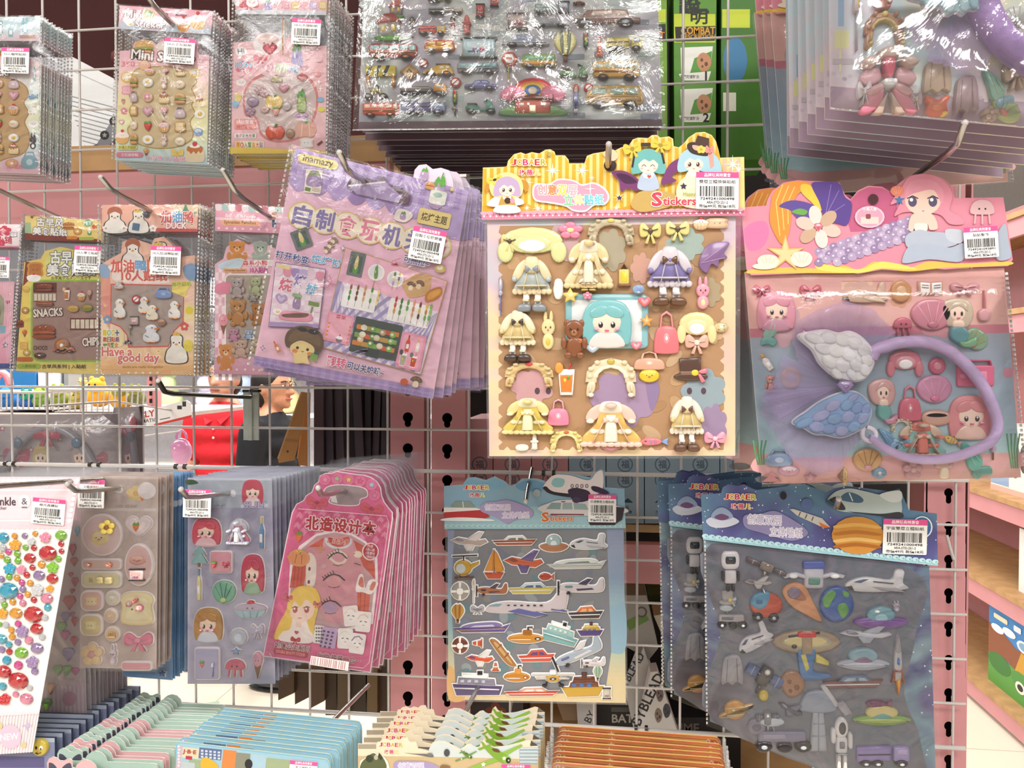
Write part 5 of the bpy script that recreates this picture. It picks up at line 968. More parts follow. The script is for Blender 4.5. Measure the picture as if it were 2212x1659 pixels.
# B: mini food stickers
def tileB(p):
    p.stamp('burger', 910, 300, 130, 100, '#e8b468 #9bb45a #8a5a3a'); p.stamp('cup', 1050, 300, 140, 130, '#f0d2c8 #fdf2ea')
    p.X('Mini Sticker', 1030, 360, 62, 'w', w=400, rot=.10, bold=.05, out='#7a4a3a', ow=.07); p.X('350', 810, 405, 34, '#e88a9e', w=84, bold=.04)
    W_ = [(840, 470), (870, 440), (950, 428), (1060, 425), (1160, 445), (1215, 475), (1235, 520), (1205, 560), (1230, 620), (1205, 660), (1225, 715), (1195, 770), (1215, 840), (1190, 890), (1100, 925), (980, 930), (880, 905), (825, 860), (812, 810), (845, 770), (820, 700), (845, 650), (822, 600), (850, 550), (828, 510)]
    p.S(offset(W_, 7), '#b99a4e'); p.S(W_, '#d8c59a')
    for n, x, y, s, c in (('donut', 800, 490, 80, '#e7c23a #f3ead0'), ('donut', 1225, 460, 80, '#e7c23a #e9e2c8'), ('bread', 800, 570, 60, '#e9a0b0 #f3c0cc'), ('berry', 780, 640, 40, '#e88aa0'), ('bunny', 1260, 570, 80, '#f6e6d4 #fff'), ('pud', 1255, 640, 70, '#f4e6bc #c89a5a'), ('egg', 1260, 720, 70, '#e7c23a'), ('bun', 1250, 830, 66, '#8aa6d8 #c9d8f0'), ('cup', 775, 860, 90, '#e3b468 #fdf0ea'), ('pud', 1230, 960, 130, '#f3e2c0 #c8782e'), ('cone2', 925, 960, 60, '#d8a05a #f0cfa0'), ('flower', 785, 700, 44, '#e88aa8 #fff'), ('heart', 770, 770, 36, '#e9a0b8 #fff'), ('bow', 1120, 965, 80, '#f0d87a #e9c84a'), ('bun', 915, 410, 80, '#f4c09a #fbdcc4')): p.stamp(n, x, y, s, None, c)
    p.B(745, 915, 870, 945, '#e8e07a', 14); p.X('多達入文貼紙', 808, 930, 20, '#6a7a3a', w=110); p.B(738, 960, 905, 992, '#e58aa4', 14); p.X('食玩迷你貼', 822, 976, 20, 'w', w=110)
    p.X('小食味10入貼紙', 1045, 998, 34, '#ef9ab8', w=250, out='w', rot=.05)
def titleB(p):
    p.grad([(764, 42), (1345, 76), (1330, 216), (750, 182)], ['#f3b6c6', '#f6cfd6', '#bfe0ee'], 8)
    p.X('Mini', 850, 92, 50, 'w', w=120, rot=.08, bold=.025, out='#8a4a4a', ow=.05); p.X('Sticker', 950, 158, 46, 'w', w=190, rot=.06, bold=.025, out='#8a4a4a', ow=.05)
    p.stamp('donut', 940, 95, 84, 80, '#e6c24a #9fbf7a'); p.stamp('egg', 822, 155, 50, 40, 'y'); p.stamp('cup', 1160, 150, 90, 100, '#e6a85a #f6d8dc'); p.stamp('cup', 1250, 130, 110, 110, '#eebf7a #fbe8ea'); p.B(1110, 95, 1180, 105, '#8a5a6a', rot=.06)
    p.E(1050, 95, 14, 10, '#8a7478')
rB = random.Random(11)
def winB(p):
    k = 0
    for r, y in enumerate((520, 612, 700, 790, 878)):
        for c, x in enumerate((850, 938, 1040, 1140)):
            n, cs = FOODS[(k*5+r) % 12]; k += 1
            p.puff('food', n, x, y+c*4, 70 if c else 46, 72, cs, h0=p.hb, H=.0016)
    for c, x in enumerate((950, 1050, 1140)): p.puff('food', FOODS[(c*3+1) % 12][0], x, 452+c*5, 66, 44, FOODS[(c*3+1) % 12][1], h0=p.hb, H=.0016)
mini('sticker_pack', 'mini food sticker pack with pink header and tan wavy window, front of its stack', 'mini food sticker pack stacked behind the front one, only its edge showing', (362, 30), .17, F1,
     [(738, 28), (1362, 72), (1322, 1046), (708, 1012)], [(762, 38), (1345, 75), (1330, 220), (748, 184)], ['#f3b6c6'],
     [(757, 322), (830, 318), (850, 268), (900, 248), (965, 262), (990, 290), (1010, 250), (1070, 235), (1130, 262), (1240, 250), (1250, 345), (1316, 346), (1304, 1036), (728, 1006)],
     [(757, 322), (1316, 348), (1304, 1036), (728, 1006)], ['#f5c3d2', '#f7d9cf', '#f6ebb4', '#eef0c8', '#c3e2ee'], winB, 5, 11, titleB, (1150, 335, 190, 158, .07, '10入食玩貼紙'), 'mini food sticker packs', None, tileB, tx=.03)
# A: left edge pack with chicks
def tileA(p):
    W_ = [(-120, 520), (0, 495), (90, 505), (160, 545), (178, 600), (150, 650), (180, 710), (155, 770), (180, 830), (185, 900), (150, 960), (60, 990), (-120, 1000)]
    p.S(offset(W_, 8), '#b98a5a'); p.S(W_, '#c8a878')
    p.stamp('duck', 210, 690, 70, 60, 'w #888'); p.stamp('bun', 215, 780, 70, 60, 'w #f0ece6'); p.stamp('bunny', 212, 890, 80, 100, '#4a4448 #fff'); p.stamp('kettle', 190, 1010, 110, 110, '#8fb3bf #c8dde2'); p.stamp('donut', 80, 1030, 90, 70, '#d89a6a #e8b48a')
    p.stamp('fish', 210, 610, 70, 70, '#8fb0cc #7aa0c0'); p.stamp('bottle', 222, 455, 40, 120, '#9fc4cf #f0dfae'); p.stamp('berry', 20, 340, 60, 50, '#e8734a'); p.X('Stickr', 0, 450, 60, 'w', w=150, bold=.05, out='#3a3038')
    p.X('10入貼紙', 100, 1050, 30, '#f0a0b0', w=100)
def titleA(p):
    p.grad([(-60, 112), (260, 108), (258, 262), (-60, 258)], ['#d3e8ea', '#cfe4e8', '#f0cfd8'], 6); p.stamp('bottle', 75, 190, 80, 100, '#8fb9c2 #b9d8de'); p.stamp('bunny', 165, 165, 90, 100, '#a9d0da #d8eef0'); p.X('ni', -10, 180, 80, 'w', w=60, out='#7aa0a8'); p.B(130, 225, 230, 245, '#c9a08a')
def winA(p):
    k = 0
    for y in (530, 605, 690, 780, 870, 940):
        for x in (0, 95): n, cs = FOODS[(k*7+2) % 12]; k += 1; p.puff('food', n, x, y, 66, 66, cs, h0=p.hb, H=.0016)
mini('sticker_pack', 'pale blue sticker pack with panda and bird border, cut by the left photo edge', 'pale blue sticker pack stacked behind the front one at the left edge', (10, 45), .17, F1,
     [(-260, 100), (275, 102), (262, 1108), (-300, 1080)], [(-250, 112), (262, 108), (258, 262), (-250, 258)], ['#d3e8ea'],
     [(-280, 330), (0, 300), (110, 330), (262, 400), (252, 1095), (-290, 1075)], [(-280, 400), (262, 402), (252, 1095), (-290, 1075)], ['#f2d8dc', '#e3eee8', '#eef0d0', '#d8e8ea', '#f0c0cc'], winA, 5, 9, titleA, (126, 395, 172, 160, .03, '10入寵物貼紙'), 'pale blue sticker packs at the left edge', None, tileA, tx=.02, step=.005)
# C: 100 piece pack with plush hoods -> generic fruit and bow shapes
def tileC(p):
    p.S([(1560, 530), (1640, 470), (1760, 450), (1900, 460), (1975, 520), (2005, 620), (1985, 740), (1930, 840), (1840, 890), (1720, 895), (1640, 850), (1610, 750), (1545, 730), (1530, 620)], '#d98a86'); p.S([(1572, 540), (1650, 485), (1760, 464), (1890, 474), (1960, 530), (1990, 620), (1970, 735), (1920, 828), (1835, 876), (1725, 880), (1652, 840), (1622, 740), (1558, 720), (1544, 620)], '#d8c6c2')
    p.E(1518, 325, 38, 28, 'w'); p.X('Hi', 1518, 325, 36, '#777', w=40, rot=-.1); p.E(1535, 425, 56, 40, '#e8788a'); p.X('100+', 1536, 412, 40, '#8fc0e0', w=110, out='w', bold=.05); p.X('大貼', 1540, 450, 30, 'w', w=60)
    p.stamp('bun', 1690, 270, 210, 190, 'w #f3d8d2'); p.stamp('heart', 1700, 310, 100, 90, '#b8344a #e8707a'); p.stamp('bow', 1640, 370, 90, 70, '#e06a7a #c84a5a'); p.stamp('eggp', 1870, 350, 130, 190, '#b3a6d8 #d8d0ee'); p.Ln([(1775, 110), (1782, 350)], 7, '#c88a4a')
    p.S([(1650, 430), (1740, 410), (1830, 400), (1895, 430), (1880, 475), (1740, 480), (1660, 475)], '#f6d6d8'); p.B(1730, 400, 1810, 460, '#e8f0d8', 6); p.X('大貼', 1850, 440, 44, '#4aa6d8', w=60, out='w'); p.stamp('heart', 1690, 430, 80, 70, '#e9b0c0 #f6d8e0')
    p.stamp('bun', 1520, 520, 70, 60, 'w #f0e8e4'); p.B(1470, 600, 1510, 680, '#9ec6e8', 10, .3); p.B(1480, 590, 1520, 640, '#f0e08a', 10, .2)
    p.B(1476, 750, 1612, 815, '#f3a8a0', 8); p.X('神秘驚喜', 1544, 770, 26, 'w', w=110); p.X('綺麗貼紙', 1544, 800, 24, '#d8605a', w=110); p.B(1480, 842, 1614, 872, '#fff', 6); p.XC('微透彩色效果', 1547, 857, 24, ['#8a3a2a', '#d85a6a', '#4a8a3a'], 124); p.B(1484, 890, 1664, 936, '#fff6d0', 6); p.XC('10入驚喜大貼', 1574, 914, 36, ['#e8a52e', '#d84a5a', '#8a5ac0', '#3a9a5a'], 170)
    p.stamp('pumpk', 1925, 810, 150, 130, '#e9b8a4 #f6dccc'); p.stamp('bread', 1930, 900, 90, 70, '#f6e4d2 #fff'); p.Ln([(2000, 915), (2030, 890)], 14, '#7a4a3a'); p.stamp('bow', 1900, 730, 80, 40, '#c898d0 #f0d0e0')
    for x, y, c in ((2020, 630, '#8ac0e0'), (2025, 690, '#e8e05a'), (2000, 470, '#f0b0b0'), (2010, 380, '#f0c8d0'), (1520, 470, '#f6d0d4')): p.E(x, y, 22, 16, c)
    for x, y in ((2010, 520), (2020, 560), (1530, 600)): p.T(x, y, 20, 'w', 4, .3)
    p.grad([(1450, 925), (2060, 950), (2060, 965), (1450, 968)], ['#f0da6a', '#efd257'], 3)
def titleC(p):
    p.P([(1490, -60), (2060, -60), (2055, 80), (1486, 70)], '#f3c6cc'); p.stamp('bow', 1570, 30, 130, 110, '#d04a5a #b8344a'); p.stamp('bun', 1590, 20, 80, 70, 'w #f0d8d4'); p.stamp('eggp', 1690, 30, 90, 120, '#b9aedc #d8d0ee'); [p.stamp('bread', 1800+58*k, 38, 50, 52, c) for k, c in enumerate(('#e8a0b0 #efb8c4', '#ecd08a #f2e0a8', '#e8a0b0 #f0b8c0', '#c8b0d8 #d8c4e4', '#ecd08a #f2e0a8'))]; p.P([(1490, 66), (2055, 74), (2055, 100), (1486, 92)], '#dfe6ec')
def winC(p):
    for n, x, y, w, h, c in (('bow', 1640, 570, 70, 60, '#c89aa0 #d8b0b4'), ('heart', 1790, 560, 70, 60, '#d890a4 #e8b4c0'), ('bun', 1595, 640, 80, 80, '#a890a8 #c4b0c0'), ('pumpk', 1730, 640, 120, 110, '#eacb6a #f3e4b0'), ('eggp', 1900, 640, 110, 160, '#9ab050 #c8d88a'), ('berry', 1740, 700, 70, 70, '#d88a78'), ('bun', 1670, 690, 60, 60, '#d8b8b0 #e8d0c8'), ('pumpk', 1735, 830, 130, 110, '#d8542e #e8845a'), ('bun', 1830, 840, 60, 80, '#b08868 #c8a888'), ('pud', 1745, 500, 70, 40, '#c8c08a #d8d0a0'), ('heart', 1905, 495, 70, 50, '#b84a4a #c86a6a'), ('flower', 1580, 705, 70, 60, '#b08aa0 #c8a8b8'), ('bun', 1670, 590, 60, 60, '#d0a8ac #e0c0c0'), ('bun', 1810, 670, 60, 70, '#c8b8b8 #ddd')): p.puff('plush', n, x, y, w, h, c, h0=p.hb, H=.0016)
mini('sticker_pack', 'pink 100 piece sticker pack with round window, third stack along the top', 'pink 100 piece sticker pack stacked behind the front one, only its edge showing', (600, -14), .16, F1,
     [(1468, -90), (2085, -80), (2062, 975), (1440, 975)], [(1490, -80), (2064, -76), (2056, 98), (1486, 92)], ['#f3c6cc'],
     [(1462, 270), (1590, 262), (1620, 215), (1700, 205), (1800, 250), (1820, 225), (1880, 230), (1920, 290), (2056, 290), (2050, 966), (1456, 966)], [(1462, 275), (2056, 292), (2050, 966), (1456, 966)], ['#f6ccd0', '#f4c8cc', '#f5d0d2', '#f3c4ca'], winC, 5, 14, titleC, (1940, 215, 180, 160, .05, '10入大頭貼紙'), 'pink 100 piece sticker packs', None, tileC, tx=.05)
for (tip, bend, d, lb) in (((316, -12), (338, 18), .2, 'hook through the mini food sticker header'), ((482, 368), (512, 420), .2, 'hook above the small bear sticker pack, its tip below the pink 100 piece stack'), ((218, 383), (243, 413), .2, 'hook through the duck sticker pack header'), ((-90, 350), (-60, 385), .24, 'hook crossing above the old style food sticker pack'), ((342, 823), (358, 850), .19, 'empty hook in front of the red shirt'),
        ((600, -120), (606, -90), .2, 'hook above the pink 100 piece stack'), ((2084, 266), (2066, 318), .30, 'hook through the big mermaid pack'), ((1315, 312), (1314, 345), .272, 'hook through the yellow striped header'), ((733, 330), (752, 372), .284, 'hook through the purple barbecue pack'), ((146, 1046), (165, 1062), .239, 'hook of the pastel bubble sticker pack'), ((391, 1057), (406, 1076), .242, 'hook of the blue grey girl sticker pack'), ((687, 1054), (694, 1070), .233, 'hook through the handle of the pink design set'), ((1136, 1083), (1139, 1062), .06, 'hook of the blue vehicle pack'), ((1812, 1078), (1806, 1098), .20, 'hook of the space sticker pack'), ((620, 1690), (634, 1642), .23, 'hook of the blue card stack'), ((955, 1640), (962, 1618), .22, 'hook of the aeroplane sticker stack'), ((-60, 1060), (-40, 1052), .33, 'hook of the jewel sticker sheet')):
    kw = {}
    if '(empty' in lb or lb.startswith('empty'): kw = dict(plate=(.020, .062), dark=True, base=(541, 858))
    if 'space' in lb: kw = dict(rise=-.05)
    if 'blue vehicle' in lb: kw = dict(rise=-.3, d2=.085)
    if 'mermaid' in lb: kw = dict(base=(1878, 448))
    if 'crossing' in lb: kw = dict(base=(168, 488))
    if 'barbecue' in lb: kw = dict(base=(850, 424))
    hook(tip, bend, d, lb, **kw)
# ---- second row, left -------------------------------------------------------------------------------
F4 = (0, 380, 2212/660)
def winframe(p, W_, c1, c2, o=8):
    p.P(offset(W_, o), c1); p.P(W_, c2)
# J1 old style food pack
def tileJ1(p):
    p.P([(190, 620), (300, 640), (250, 720), (170, 800)], '#8a3420')
    W_ = rrp(240, 765, 760, 1335, 60); p.P(offset(W_, 22), '#d5e27a'); p.P(offset(W_, 12), '#9fc23e'); p.P(W_, '#a98a80')
    p.stamp('flower', 440, 640, 230, 230, '#dfe08a #eee9a8'); p.stamp('bread', 260, 680, 120, 120, '#d89a4a #c07a34'); p.stamp('cup', 250, 735, 110, 60, '#fff #fff'); p.X('古早风', 490, 590, 90, '#fff', w=240, bold=.05, out='#4a4a52', ow=.05); p.X('美食贴纸', 520, 680, 90, '#fff', w=350, bold=.05, out='#4a4a52', ow=.05); p.X('古早風グルメシールです', 520, 740, 24, '#6a6a3a', w=290)
    for x, y, n, c in ((195, 820, 'bun', '#d9b04a #e8c86a'), (190, 975, 'donut', '#a9742c #d0a050'), (150, 1070, 'burger', '#8a3a20 #6a2a18 #5a2010'), (185, 1140, 'cone2', '#c8602e #e09a5a'), (180, 1230, 'bread', '#d8a84a #e0b868'), (200, 1280, 'donut', '#b88838 #d8b868')): p.stamp(n, x, y, 60, 60, c)
    p.B(130, 1312, 245, 1345, '#c8702e', 14); p.B(128, 1360, 300, 1396, '#a8c04a', 16); p.X('入鄉貼紙', 215, 1378, 22, '#6a7a2a', w=110); p.X('古早风系列 | 入貼紙', 470, 1382, 34, '#3a342e', w=320)
    for x0, y0, x1, y1 in ((248, 775, 415, 845), (515, 1030, 740, 1115)): p.B(x0, y0, x1, y1, '#6a2c1c')
    for k in range(6): p.B(255+27*k, 855, 277+27*k, 905, '#e9ddc8'); p.B(255+27*k, 905, 277+27*k, 910, '#5a2a1c'); p.B(522+34*k, 1040, 550+34*k, 1105, '#e9ddc8')
    p.X('SNACKS', 355, 990, 58, '#f4ece0', w=210, rot=-.06, bold=.05, out='#5a2a1c', ow=.05); p.X('CHOCO', 300, 1245, 30, '#5a2a1c', w=100); p.X('CHIPS', 665, 1200, 60, '#f4ece0', w=120, rot=-.1, bold=.05, out='#5a2a1c', ow=.05)
def winJ1(p):
    for n, x, y, w, h, c in (('burger', 335, 810, 120, 60, '#9a4a2a #7a3420 #5a2414'), ('burger', 335, 925, 130, 40, '#a85a34 #c8b090 #7a3a20'), ('drink', 495, 855, 60, 90, '#c8783a #e8c8a0'), ('cup', 600, 870, 60, 70, '#d8a060 #f0e4d0'), ('cone2', 660, 860, 50, 80, '#d8b0a0 #e8c8b8'), ('bun', 540, 960, 90, 70, '#c8a050 #d8b868'), ('bun', 640, 955, 90, 70, '#8f9a40 #c8a048'), ('burger', 330, 1130, 170, 110, '#a0522c #b8683a #7a3a20'), ('donut', 300, 1300, 90, 50, '#4a2a1c #6a4430'), ('donut', 460, 1230, 120, 130, '#a8683c #c08858'), ('jeep', 475, 1260, 160, 60, '#b86a48 #d8b090 #8a4a2c')): p.puff('snack', n, x, y, w, h, c, h0=p.hb, H=.0014)
def titleJ1(p):
    p.grad([(190, 290), (760, 330), (756, 480), (188, 462)], ['#f2dc8a', '#f0d68a', '#efcf7a'], 6); p.P([(188, 415), (500, 440), (720, 460), (756, 482), (188, 463)], '#8a3420'); p.P([(190, 340), (230, 340), (235, 415), (188, 415)], '#a9c8a0')
    p.X('古早风', 370, 340, 62, 'w', w=195, rot=.06, bold=.05, out='#5a5a62', ow=.06); p.X('美食贴纸', 370, 405, 58, 'w', w=250, rot=.05, bold=.05, out='#5a5a62', ow=.06); p.stamp('burger', 505, 365, 90, 60, '#b8743a #d8a050 #8a5028'); p.stamp('donut', 570, 405, 70, 60, '#c8843a #e0b060')
    p.E(642, 345, 36, 24, '#7ab890'); p.X('PET', 642, 345, 26, 'w', w=58, bold=.04); p.stamp('corn', 655, 400, 40, 60, 'w #e8e4da'); p.stamp('fish', 690, 370, 40, 60, '#d8602e'); p.B(490, 438, 570, 462, '#e08a3a', 10); p.B(580, 445, 690, 468, '#a8c04a', 10); p.E(240, 300, 10, col='#8a6a1a')
mini('sticker_pack', 'yellow snack sticker pack with dark brown snacks in its window, second row left', 'yellow snack sticker pack stacked behind the front one, its edge showing', (165, 488), .12, F4,
     [(170, 280), (790, 318), (770, 1452), (95, 1425)], [(190, 290), (762, 328), (756, 482), (188, 463)], ['#f2dc8a'],
     [(180, 625), (300, 600), (330, 545), (440, 515), (560, 540), (720, 600), (760, 640), (745, 1440), (122, 1410)], [(180, 640), (758, 660), (745, 1440), (122, 1410)], ['#efd877', '#eed26a', '#f0db84'], winJ1, 4, 5, titleJ1, (662, 610, 190, 190, .05, '10入零食貼紙'), 'yellow snack sticker packs', None, tileJ1)
# J2 duckling pack
def duckling(p, x, y, w, h, hat=None, rot=0):
    p.S(rotp([(x-w*.5, y+h*.5), (x-w*.52, y+h*.1), (x-w*.3, y-h*.1), (x-w*.3, y-h*.42), (x, y-h*.5), (x+w*.3, y-h*.42), (x+w*.3, y-h*.1), (x+w*.52, y+h*.1), (x+w*.5, y+h*.5)], x, y, rot), '#3c3a3a')
    p.S(rotp([(x-w*.45, y+h*.47), (x-w*.46, y+h*.1), (x-w*.25, y-h*.1), (x-w*.26, y-h*.4), (x, y-h*.46), (x+w*.26, y-h*.4), (x+w*.25, y-h*.1), (x+w*.46, y+h*.1), (x+w*.45, y+h*.47)], x, y, rot), '#f6f2ea')
    for q in (-1, 1): p.E(x+q*w*.14, y-h*.2, w*.04, col='k')
    p.E(x, y-h*.14, w*.08, h*.04, '#e8a060')
    if hat: p.S([(x-w*.34, y-h*.28), (x-w*.3, y-h*.52), (x, y-h*.62), (x+w*.3, y-h*.52), (x+w*.34, y-h*.28), (x, y-h*.4)], hat)
def tileJ2(p):
    p.P([(735, 700), (790, 640), (820, 900), (800, 1120), (735, 1000)], '#e9a690'); p.S([(730, 640), (800, 660), (790, 740), (730, 720)], '#9ab6d4'); p.S([(1330, 660), (1410, 640), (1410, 760), (1350, 740)], '#8aa8cc'); p.B(1330, 930, 1412, 1050, '#f3e3b0'); p.E(1375, 975, 28, col='#e8d83a')
    W_ = [(815, 790), (1330, 800), (1325, 1060), (1260, 1120), (1220, 1230), (940, 1235), (930, 1150), (880, 1090), (810, 1060)]; winframe(p, W_, '#d9605a', '#b5a49c', 9)
    duckling(p, 965, 570, 150, 190, '#b86a4a'); duckling(p, 1165, 570, 150, 190); p.stamp('crown', 1150, 490, 80, 50, '#e8c84a #c8962e')
    p.S([(820, 640), (1230, 620), (1225, 740), (1200, 780), (860, 770), (815, 700)], '#fdf3ea'); p.XC('加油鸭口', 980, 655, 92, ['#e0685a', '#e0685a', '#7ab0e0', '#e0785a'], 350, bold=.05); p.X('10人贴纸', 1050, 725, 74, '#e0685a', w=330, bold=.05)
    p.P([(1250, 770), (1405, 760), (1360, 830), (1345, 880), (1250, 840)], '#f2df7a'); p.X('鴨嘴貼紙', 1320, 785, 34, '#8aa84a', w=140, rot=-.06)
    for x, y, c in ((765, 940, '#e8a0a0 #e8d87a'), (782, 1040, '#7aa8d8 #f0e08a'), (1340, 1090, '#e0605a #f4e8c8')): p.stamp('flower', x, y, 66, 66, c)
    p.B(752, 1110, 905, 1240, '#f3e4b4', 40); p.XC('100+', 810, 1136, 44, ['#e0c83a', '#8ac0a0', '#e0c83a', '#5a6a9a'], 120, out='w', bold=.04); p.XC('款日貼紙', 812, 1184, 36, ['#c8504a', '#8a5a9a'], 120, bold=.03); p.XC('一套齊全', 808, 1222, 32, ['#5a9a6a', '#e0905a'], 110, bold=.03)
    p.grad([(738, 1245), (1408, 1245), (1405, 1440), (735, 1432)], ['#f6d8b0', '#eebd80'], 6)
    p.X('Have a', 855, 1272, 66, '#e07a70', w=220, bold=.05, out='w', ow=.06); p.X('good day', 1010, 1325, 80, '#e07a70', w=300, bold=.05, out='w', ow=.06); p.stamp('flower', 1155, 1270, 40, 40, '#f6e8b0 #e8a060')
    duckling(p, 1285, 1250, 150, 210); p.E(1370, 1230, 34, 44, '#e8d85a'); p.stamp('crown', 1285, 1145, 60, 44, '#e8c84a #c8962e'); p.X('ducks are really thoughtful', 1040, 1385, 20, '#b98a50', w=290); 
    for k in range(5): p.E(940+52*k, 1425, 10, 8, '#fbf3e2')
    for k in range(12):
        for r in range(2): p.B(740+12*k, 1410+14*r+(k % 2)*7, 748+12*k, 1417+14*r+(k % 2)*7, '#f9ecd4'); p.B(1250+12*k, 1412+14*r+(k % 2)*7, 1258+12*k, 1419+14*r+(k % 2)*7, '#f9ecd4')
def winJ2(p):
    for n, x, y, w, h, c in (('duck', 880, 960, 110, 140, '#f2efe8 #3a3a40'), ('rsign', 1000, 895, 70, 66, '#b8343a'), ('duck', 1055, 935, 100, 120, '#f0ece4 #555'), ('duck', 1115, 990, 110, 110, '#f2ead8 #777'), ('duck', 1275, 970, 110, 130, '#f4f0ea #444'), ('kettle', 1195, 850, 120, 80, '#8fa8d8 #b0c4e8'), ('stop', 985, 1050, 66, 70, '#c8b0a8 #d8c8c0 #a89088'), ('bun', 1180, 1060, 70, 70, '#b08468 #c8a088'), ('duck', 1110, 1140, 150, 130, '#e8e8ec #555'), ('duck', 875, 790, 80, 60, '#d8d4d0 #666'), ('lamp', 955, 1120, 40, 70, '#9a8a84 #a89890'), ('bike', 935, 1200, 60, 40, '#6a5a54 #7a6a64')): p.puff('duckling', n, x, y, w, h, c, h0=p.hb, H=.0014)
def titleJ2(p):
    p.grad([(748, 212), (1440, 212), (1432, 405), (742, 405)], ['#f2bba6', '#f4c6b2'], 4); p.P([(742, 370), (1432, 385), (1432, 405), (742, 405)], '#d8605e'); p.P([(1180, 212), (1440, 212), (1440, 300)], '#f3d8b4')
    p.S(starp(1210, 310, 60, 5, .5), '#d8707a'); p.S(starp(1350, 290, 84, 5, .5), '#5a9a78'); duckling(p, 838, 330, 150, 170, '#b8684a'); duckling(p, 1010, 330, 140, 170); p.stamp('crown', 1005, 255, 70, 40, '#e8c84a #c8962e'); p.B(965, 345, 1018, 398, '#5a7a9a', 6, .15)
    for x in (775, 905, 1115): p.stamp('flower', x, 382, 60, 54, 'w #d8b08a')
    p.XC('加油鸭', 1290, 302, 86, ['#d8605a', '#6aa8d8', '#d8605a'], 240, out='w', bold=.05); p.XC('DUCK', 1285, 362, 44, ['w'], 150, bold=.05, out='#d8707a'); p.S([(1040, 270), (1085, 260), (1090, 300), (1060, 305)], '#4a4858')
mini('sticker_pack', 'peach duckling sticker pack lettered Have a good day, second row left', 'peach duckling sticker pack stacked behind the front one, its edge showing', (329, 458), .135, F4,
     [(718, 210), (1462, 205), (1422, 1458), (706, 1450)], [(748, 212), (1440, 212), (1432, 405), (742, 405)], ['#f2bba6'],
     [(738, 640), (800, 600), (880, 560), (890, 480), (960, 450), (1050, 480), (1100, 500), (1120, 455), (1190, 440), (1250, 500), (1280, 590), (1412, 575), (1408, 1442), (734, 1436)], [(738, 640), (1412, 640), (1408, 1442), (734, 1436)], ['#f3c4ae', '#f6dcc4', '#f6e2c0'], winJ2, 5, 7, titleJ2, (1224, 618, 216, 206, .04, '10入加油鴨貼紙'), 'peach duckling sticker packs', None, tileJ2, parts=('header_card', 'backing_card', 'clear_bag'))
# J3 small bear pack (plain teddies)
def tileJ3(p):
    for k in range(5):
        for r in range(14):
            if (k+r) % 2: p.B(1562+24*k, 640+60*r, 1586+24*k, 700+60*r, '#fbe9ee')
    W_ = rrp(1640, 720, 2100, 1310, 30); winframe(p, W_, '#fdf4f2', '#b8a99a', 10)
    p.stamp('teddy', 1720, 560, 170, 180, '#d8923e #edc088'); p.stamp('teddy', 1890, 560, 150, 170, '#a9b8a8 #d8e0d4'); p.S([(1590, 640), (1700, 600), (1770, 610), (1720, 690), (1600, 670)], '#c8dce8')
    p.B(1760, 610, 2000, 655, '#fdf6f4', 10); p.X('森系小熊', 1850, 632, 40, '#d84a5a', w=180, bold=.04); p.X('10入貼紙', 1880, 682, 42, '#c85a9a', w=130, bold=.04); p.B(1622, 672, 1790, 700, '#f0b06a', 8); p.X('Sylvanian Families', 1706, 686, 20, '#6a3a1a', w=150)
    p.stamp('cone2', 1622, 1070, 110, 160, '#f2a0b0 #f6c0c8'); p.S([(1570, 790), (1650, 770), (1690, 810), (1670, 850), (1570, 850)], '#e890a8')
    p.grad([(1560, 1310), (2100, 1310), (2095, 1440), (1556, 1432)], ['#e9b8c8', '#dca6bc'], 4); p.stamp('teddy', 1640, 1310, 150, 190, '#d8924a #f0d0a8')
    for k in range(7): p.E(1660+60*k, 1402, 9, col='#fbeef2')
def winJ3(p):
    for x, y, w, h, c in ((1725, 810, 130, 150, '#b8a8a4 #d0c4c0'), (1860, 800, 120, 140, '#b4b890 #c8cca8'), (1840, 870, 90, 80, '#a8a098 #bcb4ac'), (1730, 990, 170, 190, '#c08a4a #d8ac78'), (1880, 1000, 150, 160, '#b87834 #cc9a5a'), (1700, 1150, 110, 90, '#c890a8 #d8a8b8'), (1810, 1150, 90, 70, '#a8b8cc #bcc8d8'), (1750, 1250, 150, 130, '#c8a898 #d8c0b0'), (1880, 1240, 120, 140, '#c8b490 #d8c8a8')): p.puff('bear', 'teddy', x, y, w, h, c, h0=p.hb, H=.0014)
def titleJ3(p):
    p.grad([(1566, 205), (2090, 235), (2084, 420), (1562, 400)], ['#f0b4c4', '#eea8bc'], 4); p.P([(1564, 300), (2088, 325), (2087, 345), (1564, 320)], '#f9dce4')
    for k in range(11): x = 1590+48*k; p.S([(x-24, 208+k*2.4), (x+24, 210+k*2.4), (x+22, 245+k*2.4), (x, 256+k*2.4), (x-22, 245+k*2.4)], ['#f3e6ea', '#b0d0c8', '#fdf6f4', '#d8788a'][k % 4])
    p.X('森贝儿家族 Families', 1745, 292, 26, 'w', w=220, rot=.04); p.B(1610, 325, 1880, 362, '#f4bd84', 12, .03); p.X('Sylvanian Families', 1742, 342, 30, '#7a3a1a', w=230, rot=.03)
    for k in range(9): p.E(1590+58*k, 380+2*k, 10, 8, '#fdf0f4')
    p.S([(1975, 270), (2010, 265), (2000, 310), (1975, 300)], '#b06a34'); p.B(1975, 320, 2005, 375, '#4a5f8a', 8)
